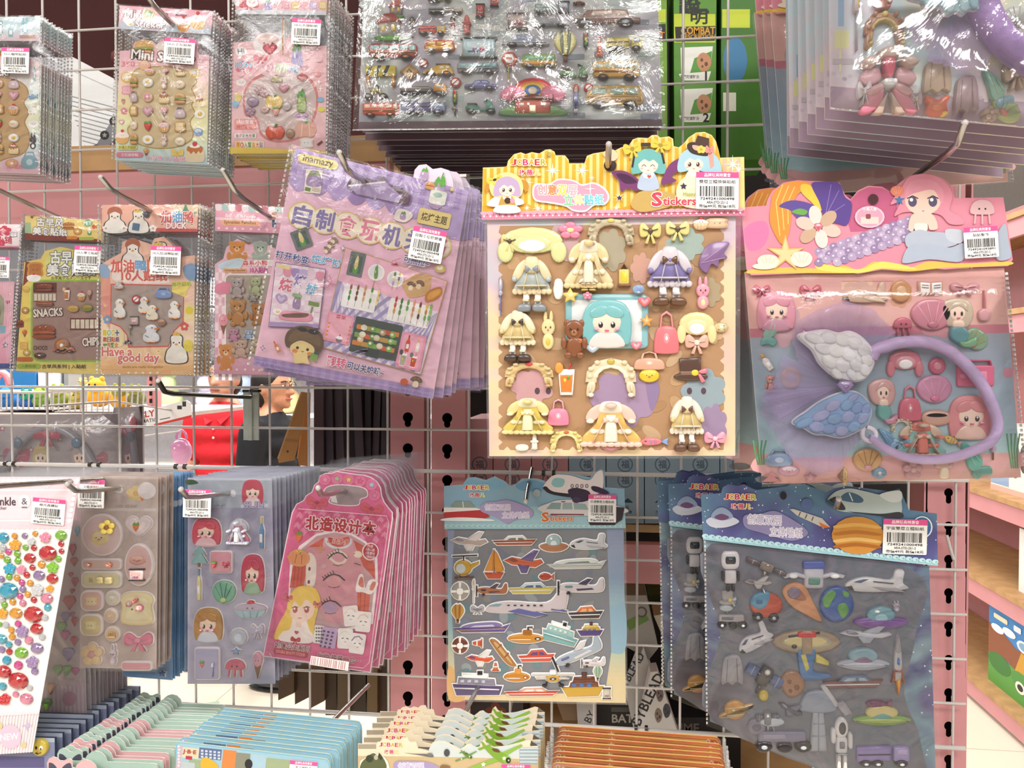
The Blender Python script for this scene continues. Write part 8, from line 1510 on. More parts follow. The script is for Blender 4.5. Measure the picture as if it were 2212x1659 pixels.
p.S([(1070, 370), (1180, 360), (1300, 440), (1290, 520), (1200, 500), (1150, 530), (1130, 440)], '#7a3a72'); p.S([(1500, 380), (1560, 290), (1660, 250), (1640, 340), (1560, 400), (1600, 440), (1480, 470)], '#7a3a72'); p.S([(1110, 385), (1200, 390), (1280, 450), (1180, 460)], '#4a1c48')
p.S([(1230, 640), (1260, 560), (1330, 520), (1480, 520), (1600, 560), (1560, 640), (1420, 680), (1300, 690)], '#c8a860')
doll(1370, 300, 88, '#6fb6b4', '#b8c8e0', smile=True); p.stamp('bow', 1240, 180, 150, 150, '#dcc84a #a8902e', -.2); p.stamp('bow', 1470, 150, 170, 130, '#dcc84a #a8902e', .15); p.Ln([(1255, 240), (1240, 330)], 16, '#2a2426'); p.Ln([(1480, 210), (1500, 300)], 16, '#2a2426'); p.B(1310, 130, 1390, 160, '#3a3230', 6); p.stamp('heart', 1378, 405, 34, 30, '#b83a3a #d85a4a')
p.S([(1640, 640), (1600, 500), (1680, 400), (1800, 400), (1900, 520), (1880, 660)], '#f0dfc0'); doll(1740, 290, 84, '#a9cfe0', '#efe4cc'); p.S([(1850, 200), (1940, 260), (1960, 380), (1880, 390), (1840, 300)], '#a9cfe0')
p.S([(1685, 150), (1740, 125), (1860, 170), (1890, 210), (1840, 240), (1720, 215)], '#3a2620'); p.P([(1745, 150), (1770, 70), (1865, 95), (1862, 185)], '#4a3028'); p.S([(1730, 150), (1800, 160), (1870, 175), (1850, 205), (1750, 190)], '#e8b0a0'); p.stamp('flower', 1800, 185, 80, 70, '#e8d060 #c8a030'); p.stamp('bow', 1870, 190, 70, 110, '#e8948e #d87a78'); p.P([(1860, 230), (1900, 225), (1905, 320), (1875, 340)], '#e8a49a'); p.T(1657, 485, 30, '#3a2a50'); p.T(1135, 580, 24, '#3a2a50')
p.X('S', 1440, 590, 110, '#d8435a', w=80, bold=.06, out='#fff6ea', ow=.045); p.X('tickers', 1625, 605, 66, '#d8435a', w=270, bold=.05, out='#fff6ea', ow=.045); p.X('Happy', 1705, 552, 36, '#8a9a3a', w=100, out='#f4efb0')
p.end('header_card')
p.hb = HB; p.price(1930, 522, 346, 300, .012, '雙層立體換裝貼紙', h0=.0092)
p.fr(1020, 280, 1382/600); p.hb = .0002
g = p.new(.0006)
for a, b, c, d in (((58, 445), (76, 445), (86, 1632), (76, 1632)), ((1308, 425), (1336, 425), (1330, 1632), (1306, 1632)), ((76, 1622), (1330, 1622), (1330, 1636), (78, 1636))): p.P([a, b, c, d], 'w')
p.end('clear_bag', MHAZE)
# L blue vehicles pack, hanging close to the grid
p = Pack('sticker_pack', 'blue boat and aeroplane puffy sticker pack hanging close to the grid', 'sticker pack', None, (1160, 1045), .035, .0)
p.fr(920, 1000, 1720/560); p.new(0)
Q = ((146, 428), (1312, 428), (1327, 1590), (150, 1566)); p.slab(list(Q), '#a9b4c8', .0012)
p.grad(Q, ['#8f98b4', '#97a2bc', '#8fa3bd', '#9db8c4', '#8fb4bb', '#b9c4ae', '#d8c8a0', '#dccaa2'], 40)
p.S([(1100, 960), (1250, 950), (1320, 930), (1322, 1240), (1200, 1250), (1100, 1230)], '#93b4c6'); p.S([(150, 1350), (210, 1400), (260, 1560), (152, 1564)], '#dcb27a'); p.P([(190, 440), (1200, 440), (1230, 1250), (1190, 1520), (200, 1540), (170, 900)], '#84868c'); rr = random.Random(4)
for k in range(60): x, y = rr.uniform(230, 1150), rr.uniform(500, 1450); p.S(ellp(x, y, rr.uniform(25, 60), rr.uniform(15, 35), rr.random()*3, 8), ['#7b8090', '#93908e', '#6f8a90', '#98a0a4', '#80889c'][k % 5])
p.hb = p.h; p.end('backing_card')
puffs(p, """glider|jet|290,515,240,150|#b8a8a0 #d8d0d0 #8a8a98
motorboat|mboat|590,510,290,110|#a8502e #e8e4e0 #6a7468
hovercraft|ufo|850,530,190,170|#b07858 #9fb8bc #d8e0e0
space_plane|shuttle|1080,530,240,150|#c8c8cc #4a4a54 #a8a8b0
helicopter|heli|265,680,180,180|#c8a03a #c8d0d4
sailboat|sail|455,670,140,200|#d8903a #c8583a
orange_jet|jet|650,650,260,190|#c8603e #6a5a8a #8a4a3a
yacht|yacht|1000,660,390,120|#c8ccca #d8dcd8 #7a8278 #a8acaa
red_tail|fish|800,750,110,90|#b84a3a #c86a50
life_ring|buoy|230,845,120,120|#a8a49a
paddle|wand|320,845,40,160|#d8d0c0 #e8e0d0 #c8b8a0
propeller_plane|plane|440,840,200,130|#b07050 #5a4a58 #3a3238
speedboat|mboat|705,825,310,130|#d0c060 #c8d4d8 #5a6a90
airliner|plane|1030,820,300,170|#ccc4c8 #4a3f5a #6a8a90
passenger_plane|liner|670,945,540,210|#d4c8cc #6a6ba4 #7fa8b4
carrot_boat|mboat|1060,985,230,150|#4a4446 #d8763a #e8b080
balloon|balloon|215,995,90,120|#c89a4a #a8703a
anchor|bow|345,965,90,70|#b0aeb4 #8a8890
cruiser|yacht|375,1080,370,130|#6a5a98 #8a7ab0 #c8c8d8 #d8a050
submarine|sub|665,1145,250,130|#cf9038 #a86a28 #4a3a38
patrol_boat|ship|895,1125,240,160,0.25|#7fb0b0 #9fc8c4 #d8e8e4
rowing_boat|ferry|1090,1100,170,100|#5a4a80 #c8a03a #d8c070
life_ring|buoy|230,1205,110,110|#7a4438
pennant|cone|345,1190,80,70,-1.57|#c8603e
canoe|canoe|515,1245,180,200|#b07840 #d0a870
paraglider|jet|360,1290,180,130|#d85a38 #e8e4e4 #5a4a8a
racing_boat|mboat|735,1270,240,150|#d85a48 #c8584a #6a4a7a
light_plane|plane|1010,1260,330,190,-0.4|#a8b4c0 #d8d4d4 #6a6a98
stunt_plane|plane|1110,1320,150,100|#d8d0d0 #c8c0c4 #6a3a40
steamship|ship|345,1460,330,180|#5a4c78 #8a8498 #c0c8d4
lifeboat|sub|605,1400,180,130|#c8862e #d89a48 #a8641e
biplane|biplane|845,1410,280,130|#cfcac4 #c8a050
red_launch|mboat|705,1510,360,100|#c85038 #e0a890 #f0e0d8
ferry|ferry|1040,1470,280,180|#c8a03e #7a4a34 #6a3c2c
bell|cone|465,1345,70,60|#c8744a
lamp|balloon|1140,1390,60,90|#a8c0a8 #88a088
crate|stop|1200,1520,60,80|#b8b4a0 #c8c4b4 #a8a490""", ol=7, H=.0026)
p.new(.0036)
CTR = [(125, 150), (250, 140), (262, 120), (280, 95), (330, 90), (400, 110), (460, 85), (530, 120), (560, 150), (600, 135), (640, 100), (740, 100), (800, 120), (830, 88), (900, 65), (1000, 75), (1090, 95), (1120, 60), (1160, 38), (1185, 50), (1190, 160), (1316, 168)]
p.slab(CTR+[(1325, 425), (720, 432), (128, 434)], '#8cb2c8', .001)
p.P([(130, 280), (1318, 290), (1322, 400), (130, 405)], '#9fc4cf'); p.S([(600, 140), (700, 110), (800, 140), (780, 180), (640, 180)], '#6d9cc0'); p.S([(265, 150), (300, 105), (400, 120), (460, 95), (540, 150), (450, 170)], '#7fb0cc')
p.P([(128, 398), (1325, 398), (1325, 428), (128, 432)], '#9cc6cc')
for k in range(34): p.E(145+35*k, 412, 16, 10, '#b4d4d8'); p.E(150+35*k, 414, 7, 4, '#86aeb8')
jobaer(p, 340, 158, 170, out='#f4f0d8'); p.P([(125, 300), (380, 300), (430, 350), (380, 365), (130, 362)], '#b8383a'); p.P([(125, 290), (330, 290), (385, 305), (125, 322)], '#ece6e4'); p.P([(170, 290), (200, 250), (300, 250), (335, 292)], '#8a9a90'); p.Ln([(250, 250), (255, 290)], 6, '#d8e0e0'); p.S([(130, 362), (250, 355), (420, 365), (440, 380), (130, 378)], '#e8eeee')
p.S([(365, 290), (400, 255), (480, 250), (540, 240), (640, 270), (700, 300), (715, 330), (690, 360), (600, 370), (540, 395), (460, 350), (380, 320)], '#a99cc4'); p.X('创意双层', 480, 288, 42, '#c6b8dc', w=170, bold=.04, out='w'); p.X('立体贴纸', 600, 340, 44, '#cbbce0', w=180, bold=.04, out='w')
p.S([(745, 300), (820, 260), (900, 240), (1080, 245), (1310, 290), (1300, 330), (900, 345)], '#dcd8dc'); p.P([(800, 300), (835, 258), (900, 258), (895, 302)], '#8aa4a4'); p.P([(905, 302), (910, 258), (970, 258), (975, 302)], '#9ab0b0'); p.P([(985, 302), (980, 258), (1060, 265), (1080, 305)], '#9ab0b0'); p.P([(900, 248), (930, 248), (925, 255), (900, 255)], '#a8383a'); p.P([(830, 330), (1050, 332), (1050, 342), (830, 340)], '#8a4a50')
p.S([(780, 165), (810, 110), (860, 75), (960, 78), (1080, 110), (1130, 60), (1172, 50), (1176, 150), (1140, 200), (1000, 215), (840, 200)], '#e6dcdc'); p.S([(780, 165), (800, 150), (850, 185), (1000, 205), (960, 222), (830, 200)], '#2c2430'); p.S([(835, 130), (860, 95), (920, 105), (910, 150), (860, 155)], '#8fc0c4'); p.S([(945, 175), (1000, 160), (1085, 185), (1080, 240), (1000, 255), (960, 220)], '#3a2a44'); p.E(1000, 240, 28, 20, '#4a3858'); p.S([(1100, 150), (1150, 155), (1215, 190), (1180, 200), (1110, 180)], '#3a2a44')
for k in range(4): p.E(972+32*k, 148, 11, 13, '#3a3440'); p.E(972+32*k, 148, 7, 9, '#cfc6cc')
p.X('S', 795, 352, 60, '#d8702e', w=46, bold=.06, out='#f4ece4', ow=.045); p.X('tickers', 900, 360, 34, '#d8702e', w=150, bold=.05, out='#f4ece4', ow=.045); p.P([(1260, 285), (1318, 290), (1300, 370), (1250, 400)], '#3a3238'); p.P([(1070, 370), (1260, 370), (1255, 405), (1090, 405)], '#2f282c')
p.E(738, 195, 26, 26, '#a8b4bc'); p.end('header_card')
p.price(1170, 295, 184, 182, .015, '交通雙層立體貼紙', h0=.0064)
p.new(.0005)
for a in ([(128, 432), (148, 432), (152, 1580), (138, 1580)], [(1312, 430), (1328, 430), (1338, 1604), (1326, 1604)], [(140, 1566), (1336, 1590), (1336, 1604), (140, 1580)]): p.P(a, 'w')
p.end('clear_bag', MHAZE)
# M space pack and the one behind it
SPACE = blotch('nebula_print', ['#4f5386', '#716a98', '#84a6b4', '#5d5d90', '#98b6c0', '#4a4674'], 7, .35, 3, stars=160)
SHEETG = blotch('grey_sheet', ['#5f5e6c', '#7d7b86', '#6f7782', '#85818f', '#5a5866'], 18, .3)
SPACE2 = blotch('nebula_header', ['#4f6796', '#5f86a4', '#5a5a94', '#3f3f74'], 12, .4, 3, stars=200)
def space(p, dx, full):
    D_ = lambda *P: [(x-dx, y) for x, y in P]
    p.fr(1440, 1020, 1610/620); p.new(0)
    p.slab([(205, 372), (1470, 525), (1512, 1880), (242, 1395)], '#8890b0', .0012); p.hb = p.h; p.end('backing_card', SPACE)
    p.new(p.hb); p.S([(250, 400), (1370, 540), (1395, 900), (1330, 1240), (1420, 1500), (1360, 1800), (262, 1395), (300, 900)], 'g'); p.hb = p.h; p.end('sticker_sheet', SHEETG)
SPM = """robot|robot|355,545,150,230|#e4dfe0 #4a8a94 #55525c
solar_probe|sat|555,525,240,90,0.4|#6a5a5a #8a8078 #a05a3a
space_station|station|820,575,340,180|#c8c4cc #5a6ab0 #6a9a8a
shuttle|shuttle|1170,620,350,190|#d8d4d4 #5a6a80 #a8a4a8
jet|jet|510,612,160,90|#b8b0b0 #c8c0c0 #7a7078
dish|hat|340,700,100,100|#a8a4a4 #8a8688 #c8c8c8
moon_rover|rover|365,810,170,150|#b8b0b0 #6a7080
red_rover|moonbug|555,740,200,190|#c8583e #5a98b8 #2f6f98
comet|comet|750,725,230,230|#d89a70 #b07860 #8a7a90
earth|earth|948,735,200,210|#3f62a8 #6fa85a
purple_saucer|ufo|1195,810,310,190|#8a5aa8 #7aa8b4 #a8d0d8
drone|bunny|1280,745,70,60|#b8b4c0 #d8d4dc
white_shuttle|shuttle|490,935,210,190,-0.5|#d8d4d8 #4a5068 #b0acb4
ring_station|hoop|780,945,380,150|#a8927a #b0a890 #d8c890
shark_ship|jet|1110,900,300,130|#c8c8d0 #b0b4c0 #8a8a98
saucer|ufo2|1095,1035,300,190|#b4b8c4 #8fb0bc #8a6a88 #c8ccd8
rocket|rocket|1290,1070,130,340|#c4c0c0 #a8a4a8 #a86048
capsule|skirt|365,1105,130,170|#a8a4aa #77757e
satellite|sat|545,1135,220,210,0.5|#5a6a98 #4a4448 #d8d4d4
asteroid|rock|700,1180,150,160|#a87a5a #8a5c44
starship|mboat|1040,1165,340,140|#8a5a58 #6a7a98 #a8c0cc
rocket_plane|plane|790,1030,260,330,1.45|#4a7ab0 #d8c868 #c8a058
telescope|telesc|950,1270,190,180|#c8c4c8 #a8a4ac
ringed_planet|saturn|385,1325,180,160|#d09850 #e0b880 #f0dca8
sun|ring|540,1245,60,66|#d8b848 #e8d070
radar_tower|rtower|845,1385,210,340|#98a0b0 #b0b4bc
astronaut|astro|975,1515,160,300|#e4e0e0 #4a464c #8a8a94
dark_probe|jet|690,1320,150,110,0.4|#5a5868 #7a7888 #a8a8b4
green_saucer|ufo2|1200,1350,330,170|#8ab060 #d8c888 #6fa8a8 #b8c870
moon_buggy|rover|650,1470,320,220|#8a86a0 #a8a4b8
antenna|sat|560,1370,130,130|#6a6878 #8a8890 #c8c8d0
wheel_probe|ring|500,1420,110,100|#8a8498 #6a6478
comet|fish|1180,1290,160,70|#7a3a6a #9a5a7a
violet_ship|truck|1210,1580,300,180|#9a88c0 #a898cc #c8b8dc"""
p = Pack('sticker_pack', 'purple blue space puffy sticker pack with astronaut and saucers, in front of an identical one', 'sticker pack', 'space puffy sticker packs', (1800, 1105), .17, .0)
space(p, 0, 1); puffs(p, SPM, H=.0034)
def spacehead(p):
    p.fr(1440, 1020, 1610/620); p.new(.005)
    CTR = [(188, 120), (300, 112), (310, 80), (340, 62), (390, 72), (430, 62), (470, 85), (500, 95), (520, 92), (760, 62), (890, 108), (930, 85), (1000, 72), (1080, 82), (1240, 102), (1292, 88), (1312, 130), (1330, 170), (1345, 205), (1500, 226)]
    p.slab(CTR+[(1506, 515), (850, 445), (200, 368)], '#5a6a98', .001); h0 = p.h; o = p.end('header_card', SPACE2)
    p.new(h0); p.P([(198, 345), (860, 425), (1505, 495), (1506, 516), (850, 447), (200, 370)], '#9cc8d4')
    for k in range(36): p.E(212+36.5*k, 350+4.05*k, 18, 12, '#b9dce2'); p.E(218+36.5*k, 352+4.05*k, 6, 5, '#7fb0bc')
    jobaer(p, 405, 132, 180, .02, out='#f8e8d0')
    p.S([(215, 265), (260, 240), (350, 240), (400, 270), (330, 300), (250, 300)], '#c8ccdc'); p.S([(245, 245), (265, 205), (305, 190), (345, 210), (365, 245), (310, 262)], '#8fa0bc'); p.S([(262, 245), (300, 225), (345, 245), (305, 262)], '#6a4a70')
    p.S([(420, 260), (440, 230), (520, 225), (600, 210), (700, 260), (770, 310), (775, 345), (700, 375), (600, 355), (520, 330), (440, 305)], '#8f88b4'); p.X('创意双层', 540, 258, 56, '#c0b8d8', w=190, bold=.04, out='w', rot=.05); p.X('立体贴纸', 660, 328, 54, '#c0b8d8', w=180, bold=.04, out='w', rot=.05)
    p.E(775, 170, 32, 30, '#5f74a8'); p.P([(680, 200), (700, 198), (860, 250), (905, 300), (850, 295), (720, 235)], '#c8c4bc'); p.P([(840, 270), (905, 300), (860, 305)], '#d8703a')
    for k in range(3): p.Ln([(740+36*k, 215+13*k), (730+36*k, 238+13*k)], 6, '#55525c')
    p.E(1058, 345, 145, 105, '#cf8f3c', rot=.05)
    for y, c in ((290, '#e2ae5c'), (330, '#b87430'), (370, '#e8bc70'), (400, '#b06a28')): p.S([(930, y), (1050, y-14), (1180, y+4), (1170, y+18), (1050, y+6), (940, y+16)], c)
    p.E(1415, 300, 58, 62, '#f0f0f0'); p.E(1415, 300, 50, 56, '#3f6aa8'); p.S([(1380, 280), (1420, 250), (1450, 280), (1430, 330), (1400, 330)], '#5a9a5a')
    p.S([(885, 165), (930, 105), (1010, 84), (1100, 100), (1180, 118), (1240, 108), (1288, 96), (1300, 150), (1300, 220), (1250, 240), (1100, 222), (960, 210)], '#b9c8c8'); p.S([(885, 165), (930, 130), (960, 150), (990, 200), (940, 200)], '#3a3a40'); p.S([(960, 145), (1000, 105), (1060, 120), (1090, 150), (1060, 165)], '#4a6a84'); p.Ln([(1010, 108), (1030, 155)], 6, '#dde6e6'); p.S([(1180, 118), (1290, 96), (1300, 150), (1240, 160)], '#d8e0e0'); p.S([(1000, 212), (1180, 225), (1290, 215), (1310, 245), (1240, 245)], '#3a3a40')
    p.E(645, 125, 18, 22, '#2a2430'); p.end('header_print'); p.hb = .0065
spacehead(p)
p.price(1318, 352, 244, 194, .03, '宇宙雙層立體貼紙', h0=.0080)
p.hb = .0045; p.fr(1440, 1020, 1610/620)
p.bag([(206, 378), (1500, 528), (1530, 1900), (218, 1410)], .0026, .0016, MFILM, 10, 12, 'l', 10, seed=21)
c = copy_tree(p.root); c['label'] = 'space puffy sticker pack behind the front one, showing its left strip and half a logo'
c.location = p.o+Vector((-.026, .055, -.0005)); c.rotation_euler.y += .012
for k, (dx, dy) in enumerate(((-.036, .075), (-.038, .09))):
    c = copy_tree(p.root, ('backing_card', 'header_card', 'clear_bag')); c['label'] = 'space puffy sticker pack deepest in its stack, only a thin left edge showing'; c.location = p.o+Vector((dx+.004*k, dy, .001))
# ---- mermaid dress-up packs, right --------------------------------------------------------------------------
F7 = (1580, 360, 1498/632)
def tulle_mat():
    m, nt, b = newmat('lilac_tulle'); o = nt.nodes['Material Output']
    b.inputs['Base Color'].default_value = rgb('#b9a3cf')+(1,); b.inputs['Roughness'].default_value = .8
    tr = nt.nodes.new('ShaderNodeBsdfTransparent'); mx = nt.nodes.new('ShaderNodeMixShader')
    no = nt.nodes.new('ShaderNodeTexNoise'); no.inputs['Scale'].default_value = 160; no.inputs['Detail'].default_value = 6
    mp = nt.nodes.new('ShaderNodeMapRange'); mp.inputs[1].default_value = .3; mp.inputs[2].default_value = .7; mp.inputs[3].default_value = .3; mp.inputs[4].default_value = .62
    nt.links.new(no.outputs[0], mp.inputs[0]); nt.links.new(mp.outputs[0], mx.inputs[0]); nt.links.new(tr.outputs[0], mx.inputs[1]); nt.links.new(b.outputs[0], mx.inputs[2]); nt.links.new(mx.outputs[0], o.inputs['Surface']); return m
MTUL = tulle_mat(); MSATIN = att_mat('satin', .45, var=.05, bump=.15, bscale=200)
def fan(p, c, outer, h, name='tulle_fan', folds=.0025, mr=6):
    g = G(); vs, fs = [], []; n = len(outer); cx, cz = p.L(*c)
    for r in range(mr+1):
        t = .06+.94*r/mr
        for k, o in enumerate(outer):
            x, z = p.L(*o); vs.append((cx+(x-cx)*t, -(h+folds*t*(1+math.sin(k*2.1))*(.6+.4*math.sin(k*.7))), cz+(z-cz)*t))
    for r in range(mr):
        for k in range(n-1): a = r*n+k; fs.append((a, a+1, a+n+1, a+n))
    g.add(vs, fs, 'l', True); return g.obj(name, MTUL, p.root)
def dense(pts, n=5):
    out = []
    for a, b in zip(pts, pts[1:]):
        for k in range(n): out.append((a[0]+(b[0]-a[0])*k/n, a[1]+(b[1]-a[1])*k/n))
    return out+[pts[-1]]
def padwing(p, outline, feathers, col, h, name):
    p.new(h); p.dome = .003; p.nd = 0; p.P(offset(catmull(outline, 5), 6), '#e6dfea'); p.nd = 0; p.dome = .0042; p.P(catmull(outline, 5), col[0])
    for k, (x, y, rx, ry, a) in enumerate(feathers): p.nd = 3-k*.02; p.dome = .0046; p.P(ellp(x, y, rx, ry, a, 16), col[k % len(col)])
    p.dome = 0; return p.g.obj(name, MSATIN, p.root)
p = Pack('sticker_pack', 'mermaid puffy sticker pack with lilac winged hair band, hanging at the right', 'sticker pack', 'mermaid hair band packs', (1880, 432), .245, .0)
p.fr(*F7); p.new(0)
BODY = [(66, 540), (1392, 520), (1478, 1590), (158, 1624)]
p.slab(BODY, '#e3b3ac', .0014); B4 = tuple(BODY)
p.grad(q4(B4, 0, 0, 1, .28), ['#e0a9a4', '#e4b2aa', '#e6b6ac'], 6); p.P(q4(B4, 0, .268, 1, .31), '#cf7f8e'); p.grad(q4(B4, 0, .31, 1, .9), ['#a4aebc', '#9cb0c0', '#a3bcc8', '#a9ccd0'], 12); p.grad(q4(B4, 0, .88, 1, 1), ['#dda8a8', '#e3aca2'], 3)
p.S([qp(B4, .0, .86), qp(B4, .1, .88), qp(B4, .3, .95), qp(B4, .6, .9), qp(B4, .9, .9), qp(B4, 1, .88), qp(B4, 1, .95), qp(B4, .5, .97), qp(B4, 0, .95)], '#dfa7a8')
for x, y, s in ((1445, 1450, 170), (150, 1460, 120)):
    for k in range(4): p.Ln([(x+10*k-15, y+s*.55), (x+14*k-30, y), (x+22*k-40, y-s*.5)], 9, '#5f9a6a')
p.S([(1385, 1055), (1400, 1030), (1440, 1040), (1435, 1070), (1400, 1080)], '#cf8a9c'); p.E(180, 1600, 60, 20, '#5a5a66'); p.B(560, 580, 720, 640, '#e8c4a8', 10); p.B(560, 585, 830, 590, '#c88a7a')
for x, y, w, h, c in ((650, 650, 200, 130, '#d8b0a4'), (400, 560, 90, 60, '#e0b8b0'), (860, 650, 130, 150, '#d8a080'), (1070, 800, 260, 160, '#d898a0'), (250, 800, 210, 260, '#d0a8b0')): p.S(scallop(x, y, w/2, h/2, 7, .15), c)
p.hb = p.h; p.end('backing_card')
puffs(p, """small_bow|bow|150,632,90,70|#d0607a #e08a9a
small_bow|bow|400,638,110,90|#c8586e #d87a8a
mermaid|girl|225,740,200,200|#e09aac #c890a4
mermaid_tail|tail|200,840,140,170,0.9|#8ab8a8 #6aa8a0 #a8c8b8
plush_seal|shuttle|680,660,230,160|#d0b09a #c8a08c #d8c0a8
compass|ring|860,640,110,120|#c89060 #d8b088
book|book|1010,620,126,90|#d0a08a
ribbon|bow|1185,622,150,80|#d09098 #e0a8a8
fan_dress|shell|1020,760,220,180|#d08898 #e0a8b0 #c87a8c
mermaid_dress|mermaid|1150,800,220,250|#c8b8a0 #6aa8b0 #7fb88a
tail_fin|shell|1240,885,130,120,0.6|#8ab090 #c8b060 #c86a6a
brush|brush|1285,715,80,160|#c87a82 #d8a0a4
jellyfish|jelly|870,820,100,100|#cc6a80 #d88a9a
lotion|bottle|175,1000,90,100,-0.6|#e6e0dc #e8a83a
charm|teddy|195,1110,60,90|#c88a80 #d8a898
mirror|ring|300,1080,110,120|#c8a878 #b8a8b8
radio|radio|1240,1060,190,150|#d8688a #e090a8
pearl_shell|shell|1030,1140,180,160|#cf8fae #e0aac0 #d87aa0
necklace|ring|1045,1020,90,90|#c8607a #d890a0
wig|wig|880,1010,180,150|#d8828e #e0a0a8
tail_dress|mermaid|770,1200,170,230|#d8a8a4 #6fb0a8 #c88aa0
pink_bag|bag|905,1210,120,180|#d4687c #e08a98
chest|pill|1040,1285,150,80|#cda08c
chest_lid|pill|1040,1270,130,40|#d8b09a
mermaid|girl|1215,1280,230,220|#dc8f92 #e8c4b4
mermaid_tail|tail|1235,1500,210,180,0.3|#58a898 #4a988c #8ac8b4
fish|fish|1120,1400,100,70,0.4|#d8b860 #c8a098
rainbow_dress|dress|960,1400,260,190|#8ac0b8 #d8c0a8 #d87a6a
blue_tail|tail|800,1390,110,120|#6a9ac0 #8ab0cc #a8c8d8
blue_bow|bow|860,1410,90,60|#8ab4cc #a8c8d8
cap|bonnet|860,1320,110,70|#d8d0b0 #e0d8c0
clip|wand|1315,1180,60,110|#b89060 #d8a8a0 #c83a3a
seahorse|skewer|1330,1420,90,160|#d890a0 #e0b0b8 #b8a0b8
fishbowl|kettle|240,1490,140,90|#8aa0c0 #b8c4dc
pillow|bun|290,1550,120,70|#c890a8 #e8d0d8
coral|pine|200,1590,120,60|#d88a90
treasure_shell|shell|690,1500,150,130|#c89a60 #a87a48 #d890a0
blue_ball|donut|750,1565,80,70|#5a90b8 #7aa8c8
cone_shell|cone2|565,1582,160,56,1.57|#d8b070 #e8c890
mushroom|mush|1080,1540,100,110|#c8a098 #d8b8a8
coral|flower|920,1550,110,100|#c89098 #d8a8a8
starfish|starf|400,1590,70,60|#d890a0 #e0a8b0""", H=.003)
fan(p, (550, 1112), dense([(330, 1010), (300, 900), (330, 790), (420, 740), (560, 690), (700, 730), (820, 850), (760, 900), (700, 960)], 6), p.hb+.006)
fan(p, (550, 1130), dense([(150, 1140), (140, 1250), (230, 1400), (300, 1500), (420, 1570), (540, 1540), (590, 1450), (650, 1390)], 6), p.hb+.006)
fan(p, (545, 1115), dense([(250, 960), (220, 1060), (160, 1180), (230, 1290)], 6), p.hb+.006)
bp = [(690, 985), (760, 925), (860, 900), (980, 905), (1090, 950), (1180, 1030), (1250, 1120), (1300, 1220), (1325, 1310), (1300, 1390), (1220, 1440), (1100, 1480), (985, 1492), (870, 1480), (770, 1440), (700, 1390), (655, 1335)]
g = G(); q = [p.L(*z) for z in catmull(bp, 3)[:-4]]; n = len(q)
g.tube([(x, -(p.hb+.010), z) for x, z in q], .0052, '#c9b2dc', 10, rr=[.0052-.0018*i/n for i in range(n)]); g.obj('hair_band', MSATIN, p.root)
g = G(); g.tube([(x, -(p.hb+.010), z) for x, z in [p.L(*t) for t in catmull([(655, 1330), (650, 1380), (690, 1400), (715, 1370), (700, 1340)], 3)]], .002, '#e8e0ee', 8); g.obj('band_end', MG, p.root)
padwing(p, [(320, 872), (390, 850), (460, 843), (520, 858), (580, 850), (640, 880), (690, 940), (700, 1000), (680, 1050), (640, 1090), (570, 1095), (500, 1070), (430, 1010), (390, 940)],
        [(400, 885, 55, 26, .3), (470, 880, 48, 32, .2), (540, 890, 44, 34, .3), (600, 905, 42, 34, .5), (645, 945, 38, 34, .8), (660, 990, 36, 30, 1), (650, 1040, 34, 28, 1.2), (440, 935, 46, 28, .4), (505, 945, 46, 34, .4), (570, 965, 44, 34, .6), (605, 1015, 40, 32, .9), (470, 1000, 44, 30, .7), (535, 1020, 42, 32, .8), (585, 1065, 38, 24, .9), (510, 1060, 36, 22, .7)], ['#e4e3e6', '#dcdbe0', '#e9e7e6'], p.hb+.010, 'padded_wing')
padwing(p, [(292, 1302), (360, 1250), (430, 1200), (520, 1160), (600, 1150), (660, 1190), (685, 1250), (665, 1310), (620, 1345), (540, 1378), (460, 1365), (400, 1360), (350, 1330)],
        [(350, 1305, 50, 24, -.4), (410, 1325, 42, 30, .1), (470, 1335, 40, 28, 0), (535, 1345, 36, 28, -.1), (595, 1325, 36, 28, -.4), (640, 1280, 36, 26, -.8), (655, 1235, 32, 24, -1), (430, 1270, 50, 28, -.4), (500, 1285, 42, 30, -.2), (565, 1275, 40, 30, -.4), (610, 1230, 36, 28, -.8), (490, 1220, 44, 28, -.5), (560, 1215, 38, 28, -.6), (590, 1180, 34, 20, -.6)], ['#8fb0d6', '#a5b0d8', '#8ba2cc', '#b0b2d8'], p.hb+.010, 'padded_wing')
p.puff('gem', 'gem', 550, 1125, 84, 66, '#a88ac0 #d8c8e8 #8a6aa8', h0=p.hb+.014, H=.004, mat=MGEM)
# header flap with mermaid
p.fr(*F7); p.new(.004)
HC = [(45, 215), (172, 206), (182, 170), (205, 130), (260, 88), (330, 76), (380, 80), (450, 82), (545, 90), (572, 150), (600, 175), (640, 128), (690, 105), (760, 110), (800, 135), (850, 90), (900, 52), (990, 40), (1075, 70), (1120, 112), (1128, 168), (1376, 164)]
p.slab(HC+[(1424, 480), (1402, 512), (1200, 520), (1080, 530), (1000, 520), (900, 540), (760, 530), (640, 552), (560, 540), (300, 552), (96, 560), (72, 530)], '#e08ea2', .001)
p.P([(600, 178), (640, 135), (690, 112), (760, 116), (830, 150), (850, 330), (600, 340), (560, 200)], '#c25f86'); p.S([(60, 330), (110, 290), (170, 290), (185, 350), (150, 420), (80, 430)], '#e07aa8')
p.S([(100, 530), (300, 520), (440, 525), (560, 510), (640, 530), (720, 490), (760, 510), (900, 520), (1000, 490), (1180, 500), (1400, 490), (1390, 510), (1080, 522), (900, 540), (760, 526), (640, 548), (300, 548), (90, 552)], '#ecc25a'); p.S([(440, 500), (640, 530), (760, 490), (940, 530), (760, 525), (640, 548), (450, 535)], '#f0dc6a')
p.S([(550, 400), (700, 330), (860, 315), (880, 360), (700, 380), (560, 420)], '#e8a84a')
